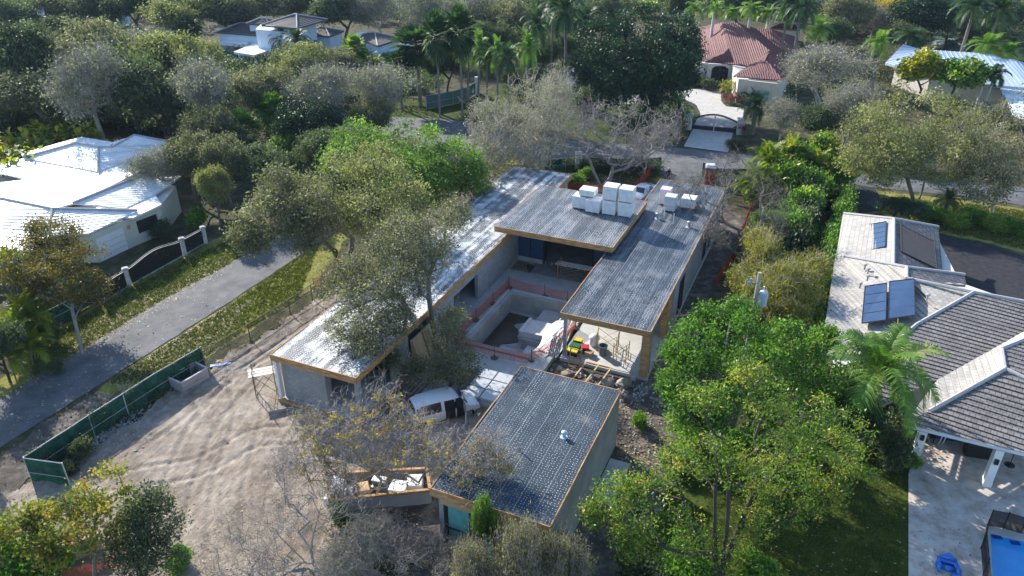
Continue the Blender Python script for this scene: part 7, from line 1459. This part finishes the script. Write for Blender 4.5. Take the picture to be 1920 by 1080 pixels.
hedge('hedge', (1560, 470), (1533, 690), 2.6, 'bright green clipped hedge along the pale slope of the grey tiled house'); hedge('hedge', (1585, 385), (1548, 505), 2.2, 'green hedge at the far end of the grey tiled house'); hedge('hedged', (1538, 340), (1488, 480), 3.2, 'tall dark hedge between leafless grey oak and shaded lawn', 1.3); hedge('hedged', (1060, 320), (1235, 326), 1.6, 'dark hedge along the street behind the leafless lawn tree')
for i, (px, py) in enumerate(((15, 285), (50, 265), (85, 250), (125, 240), (150, 258), (60, 290), (25, 310))): T('banana', px, py, 38, 5.2, ('lowest', 'left', 'middle', 'upper', 'right end', 'nearest', 'leftmost')[i] + ' clump of the yellow green broad leaved hedge behind the white tiled roof', 'tropical_shrub', 'shrub', grp='yellow tropical hedge behind the white roof')
for a in (('areca', 40, 560, 42, 4.5, 'areca palm thicket at the left edge below the brown olive tree'), ('areca', 15, 610, 40, 4.0, 'dark areca palm at the left edge near the green cloth fence'), ('areca', 20, 480, 34, 4.0, 'areca palm at the left edge beside the brown olive tree'), ('banana', 8, 445, 24, 3, 'yellow broad leaved plant under the white ribbed slope')): T(*a, 'areca_palm' if a[0] == 'areca' else 'tropical_shrub', 'palm' if a[0] == 'areca' else 'shrub')
for a in (('oakd1', -10, 640, 50, 5, 'dark shaded tree at the left edge beside the lane'), ('oakd1', -150, 730, 70, 7, 'dark tree beyond the left picture edge shading the lane'), ('oakd1', -190, 600, 70, 8, 'dark tree beyond the left picture edge by the green cloth fence'), ('bush1', 60, 620, 34, 2.6, 'dark bush inside the green cloth fence'), ('bush0', 100, 560, 36, 2.6, 'dark bush behind the trunk of the brown olive tree'), ('bush2', 300, 432, 26, 1.8, 'flowering shrub under the window of the white tiled house'), ('gbush0', 365, 410, 20, 2.4, 'bright green broad leaved shrub behind the right gate post'), ('bush0', 95, 690, 16, 1.0, 'low bush beside the trunk at the lane edge'), ('bush2', 150, 845, 22, 1.6, 'scrubby bush inside the green fence corner'), ('bush0', 130, 875, 16, 1.0, 'low weeds bush inside the green fence corner'), ('gbush1', 40, 1065, 60, 2.6, 'bright green low shrub mass at the bottom left corner'), ('gbush0', 330, 1050, 22, 1.6, 'green shrub at the right of the dark green bushy tree'), ('lush2', 905, 985, 24, 5.2, 'leafy green vine clump before the teal window'), ('oliveshrub', 990, 1040, 60, 6.6, 'olive shrub in front of the garage fascia'), ('oliveshrub', 1070, 1058, 56, 5.2, 'olive shrub at the garage corner, bottom middle'), ('oliveshrub', 900, 1065, 52, 5.0, 'olive shrub below the leafy green vine clump'), ('brush0', 690, 1000, 62, 2.6, 'dry grey brush below the open store'), ('brush1', 780, 1030, 62, 2.4, 'dry grey brush between open store and garage window'), ('brush0', 620, 1050, 58, 2.0, 'dry brush at the bottom edge left of the middle'), ('brush1', 860, 1060, 50, 2.2, 'dry brush below the teal window'), ('gbush2', 640, 970, 20, 1.8, 'green leafy shrub at the left end of the open store'), ('gbush1', 1200, 790, 16, 1.2, 'small leafy sapling on the soil right of the garage'), ('gbush2', 1285, 1055, 45, 2.2, 'dense green shrub at the foot of the tall fresh green tree'), ('bush1', 1190, 1060, 45, 2.0, 'dark shrub at the bottom edge right of the olive shrubs'), ('gbush0', 1420, 1060, 40, 1.6, 'green shrub at the bottom edge right of the dark trunk'), ('bush2', 1260, 860, 26, 1.6, 'dark shrub in the shade right of the concrete pad'), ('gbush1', 1075, 340, 20, 1.6, 'green shrub beside the tall white sign board'), ('bush1', 1010, 335, 30, 1.8, 'dark shrub on the lawn left of the sign board'), ('gbush1', 1100, 325, 14, 1.4, 'small green shrub right of the sign board')):
    T(a[0], *a[1:5], a[5], 'shrub' if a[0] not in ('oakd1',) else 'tree', 'shrub' if a[0] not in ('oakd1',) else 'tree')
# dense understorey below the woods: one mass nobody could count
def under(name, polys, n, seed, leaf, h=2.2, ls=.22):
    r = np.random.default_rng(seed); C = []
    for poly in polys:
        q = [(p.x, p.y) for p in P(poly)]; xs = [p[0] for p in q]; ys = [p[1] for p in q]
        X = r.uniform(min(xs), max(xs), n * 4); Y = r.uniform(min(ys), max(ys), n * 4); ok = inside(q, X, Y); X, Y = X[ok][:n], Y[ok][:n]
        Z = h * (.25 + 1.1 * fbm(X * .16, Y * .16)) * r.uniform(.35, 1, len(X)); C.append(np.stack([X, Y, Z], 1))
    C = np.concatenate(C); V, F, T_ = leaf_quads(r, C, 22, .55, ls); o = bpy.data.objects.new(name, npmesh(name, V, F, leaf, T_)); COL.objects.link(o); tag(o, kind='stuff')
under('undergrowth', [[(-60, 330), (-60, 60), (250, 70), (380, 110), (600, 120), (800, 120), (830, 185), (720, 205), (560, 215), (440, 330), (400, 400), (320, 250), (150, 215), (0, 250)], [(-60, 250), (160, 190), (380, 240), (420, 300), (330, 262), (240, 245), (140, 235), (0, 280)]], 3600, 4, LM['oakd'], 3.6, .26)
under('undergrowth', [[(-100, 40), (-100, -30), (650, -30), (1300, -30), (1300, 12), (1100, 40), (1075, 95), (1010, 120), (900, 150), (860, 110), (830, 70), (660, 40), (560, 14), (450, 28), (380, 60), (100, 50)], [(1300, 30), (1300, -30), (1940, -30), (1940, 60), (1900, 105), (1680, 72), (1520, 80), (1500, 40), (1400, 30)]], 5200, 6, LM['oakd'], 6.5, .42)
under('undergrowth', [[(1400, 180), (1520, 80), (1700, 140), (1840, 175), (1880, 230), (1900, 300), (1600, 300), (1480, 250), (1440, 230)]], 420, 9, LM['oak'], 1.4, .2)
under('undergrowth', [[(470, 330), (620, 280), (880, 300), (900, 330), (700, 420), (600, 440)], [(1440, 420), (1480, 330), (1550, 330), (1500, 480), (1440, 600), (1400, 560)], [(1480, 740), (1540, 650), (1690, 790), (1700, 860), (1600, 860)]], 520, 5, LM['oakd'], 1.8, .13)
# the far wood that reads as one mass along and above the top edge
def far_wood():
    r = np.random.default_rng(8); C = []
    for i in range(420):
        x = r.uniform(-230, 250); y = r.uniform(222, 420); rad = r.uniform(3.5, 6); h = r.uniform(8, 13)
        m = 46; v = unit(r.normal(size=(m, 3))); v[:, 2] = np.abs(v[:, 2]) * 1.0 - .2; C.append(np.array([x, y, h * .62]) + v * np.array([rad, rad, h * .38]))
    C = np.concatenate(C); V, F, T_ = leaf_quads(r, C, 9, .9, .5); o = bpy.data.objects.new('far_wood', npmesh('far_wood', V, F, LM['oakd'], T_)); COL.objects.link(o); tag(o, kind='stuff')
far_wood()
# bits of twig, dry grass tufts on verges and lawn edges
def tufts(name, poly, n, leaf, s, seed):
    r = np.random.default_rng(seed); q = [(p.x, p.y) for p in P(poly)]; xs = [p[0] for p in q]; ys = [p[1] for p in q]
    X = r.uniform(min(xs), max(xs), n * 3); Y = r.uniform(min(ys), max(ys), n * 3); ok = inside(q, X, Y); X, Y = X[ok][:n], Y[ok][:n]; c = np.repeat(np.stack([X, Y, 0 * X + .01], 1), 4, 0); c[:, :2] += r.normal(size=(len(c), 2)) * .06
    d = r.normal(size=(len(c), 3)) * .5; d[:, 2] = 1; d = unit(d); sd = unit(np.cross(d, r.normal(size=d.shape))) * s * .16; l = s * r.uniform(.5, 1.3, (len(c), 1))
    V = np.stack([c - sd, c + sd, c + d * l + sd * .2, c + d * l - sd * .2], 1).reshape(-1, 3); F = np.arange(len(V)).reshape(-1, 4); T_ = np.clip(r.normal(.5, .2, len(c)), 0, 1)
    o = bpy.data.objects.new(name, npmesh(name, V, F, leaf, T_)); COL.objects.link(o); tag(o, kind='stuff')
m_gr = leafmat('grass blade', [(0, (.04, .07, .012)), (.5, (.10, .125, .02)), (1, (.26, .23, .09))], .35)
tufts('grass', [(60, 660), (180, 578), (320, 500), (430, 450), (470, 470), (420, 500), (313, 558), (165, 648), (60, 712)], 5000, m_gr, .16, 1); tufts('grass', [(200, 718), (284, 666), (420, 580), (600, 452), (560, 560), (385, 668), (310, 728)], 5000, m_gr, .16, 2)
tufts('grass', [(1480, 860), (1690, 880), (1690, 1200), (1250, 1200), (1300, 960)], 7000, m_gr, .12, 3); tufts('grass', [(900, 305), (1240, 330), (1180, 368), (960, 362)], 3000, m_gr, .22, 4); tufts('grass', [(1740, 430), (1650, 395), (1760, 375), (1930, 398), (1930, 470), (1835, 448)], 4000, m_gr, .2, 5)

# ------------------------------------------------------------------ the thin blue air over the far wood
m_haze = bpy.data.materials.new('thin blue air'); m_haze.use_nodes = True; hn = m_haze.node_tree.nodes; hn.remove(hn['Principled BSDF'])
pv = hn.new('ShaderNodeVolumePrincipled'); pv.inputs['Color'].default_value = (.55, .75, 1, 1); pv.inputs['Density'].default_value = .0001; pv.inputs['Anisotropy'].default_value = .2
m_haze.node_tree.links.new(pv.outputs[0], hn['Material Output'].inputs['Volume'])
hb = MB(); hb.bz(-650, -80, -2.6, 650, 700, 36); tag(hb.build('haze', m_haze), kind='stuff')
SC.cycles.volume_bounces = 0

# creepers and weeds along the cloth fence
def creeper(pts, n, s):
    r = np.random.default_rng(s); rp = [np.array(G(*p)) for p in pts]; C = []
    for a, b in zip(rp[:-1], rp[1:]):
        u = r.random((n, 1)); p = a + (b - a) * u; p[:, 2] = np.abs(r.normal(0, .55, n)) * (.4 + 1.6 * (fbm(p[:, 0] * .7, p[:, 1] * .7) > .48)); p[:, :2] += r.normal(0, .13, (n, 2)); p[:, 2] = np.minimum(p[:, 2], 1.85); C.append(p)
    V, F, T_ = leaf_quads(r, np.concatenate(C), 7, .09, .055); o = bpy.data.objects.new('creeper', npmesh('creeper', V, F, LM['oakd'], T_)); COL.objects.link(o); tag(o, kind='stuff')
creeper([(66, 900), (180, 824), (300, 744), (388, 692)], 260, 1); creeper([(386, 694), (470, 642), (545, 594), (625, 540)], 90, 2); creeper([(195, 568), (243, 538), (347, 480), (386, 458)], 60, 3)
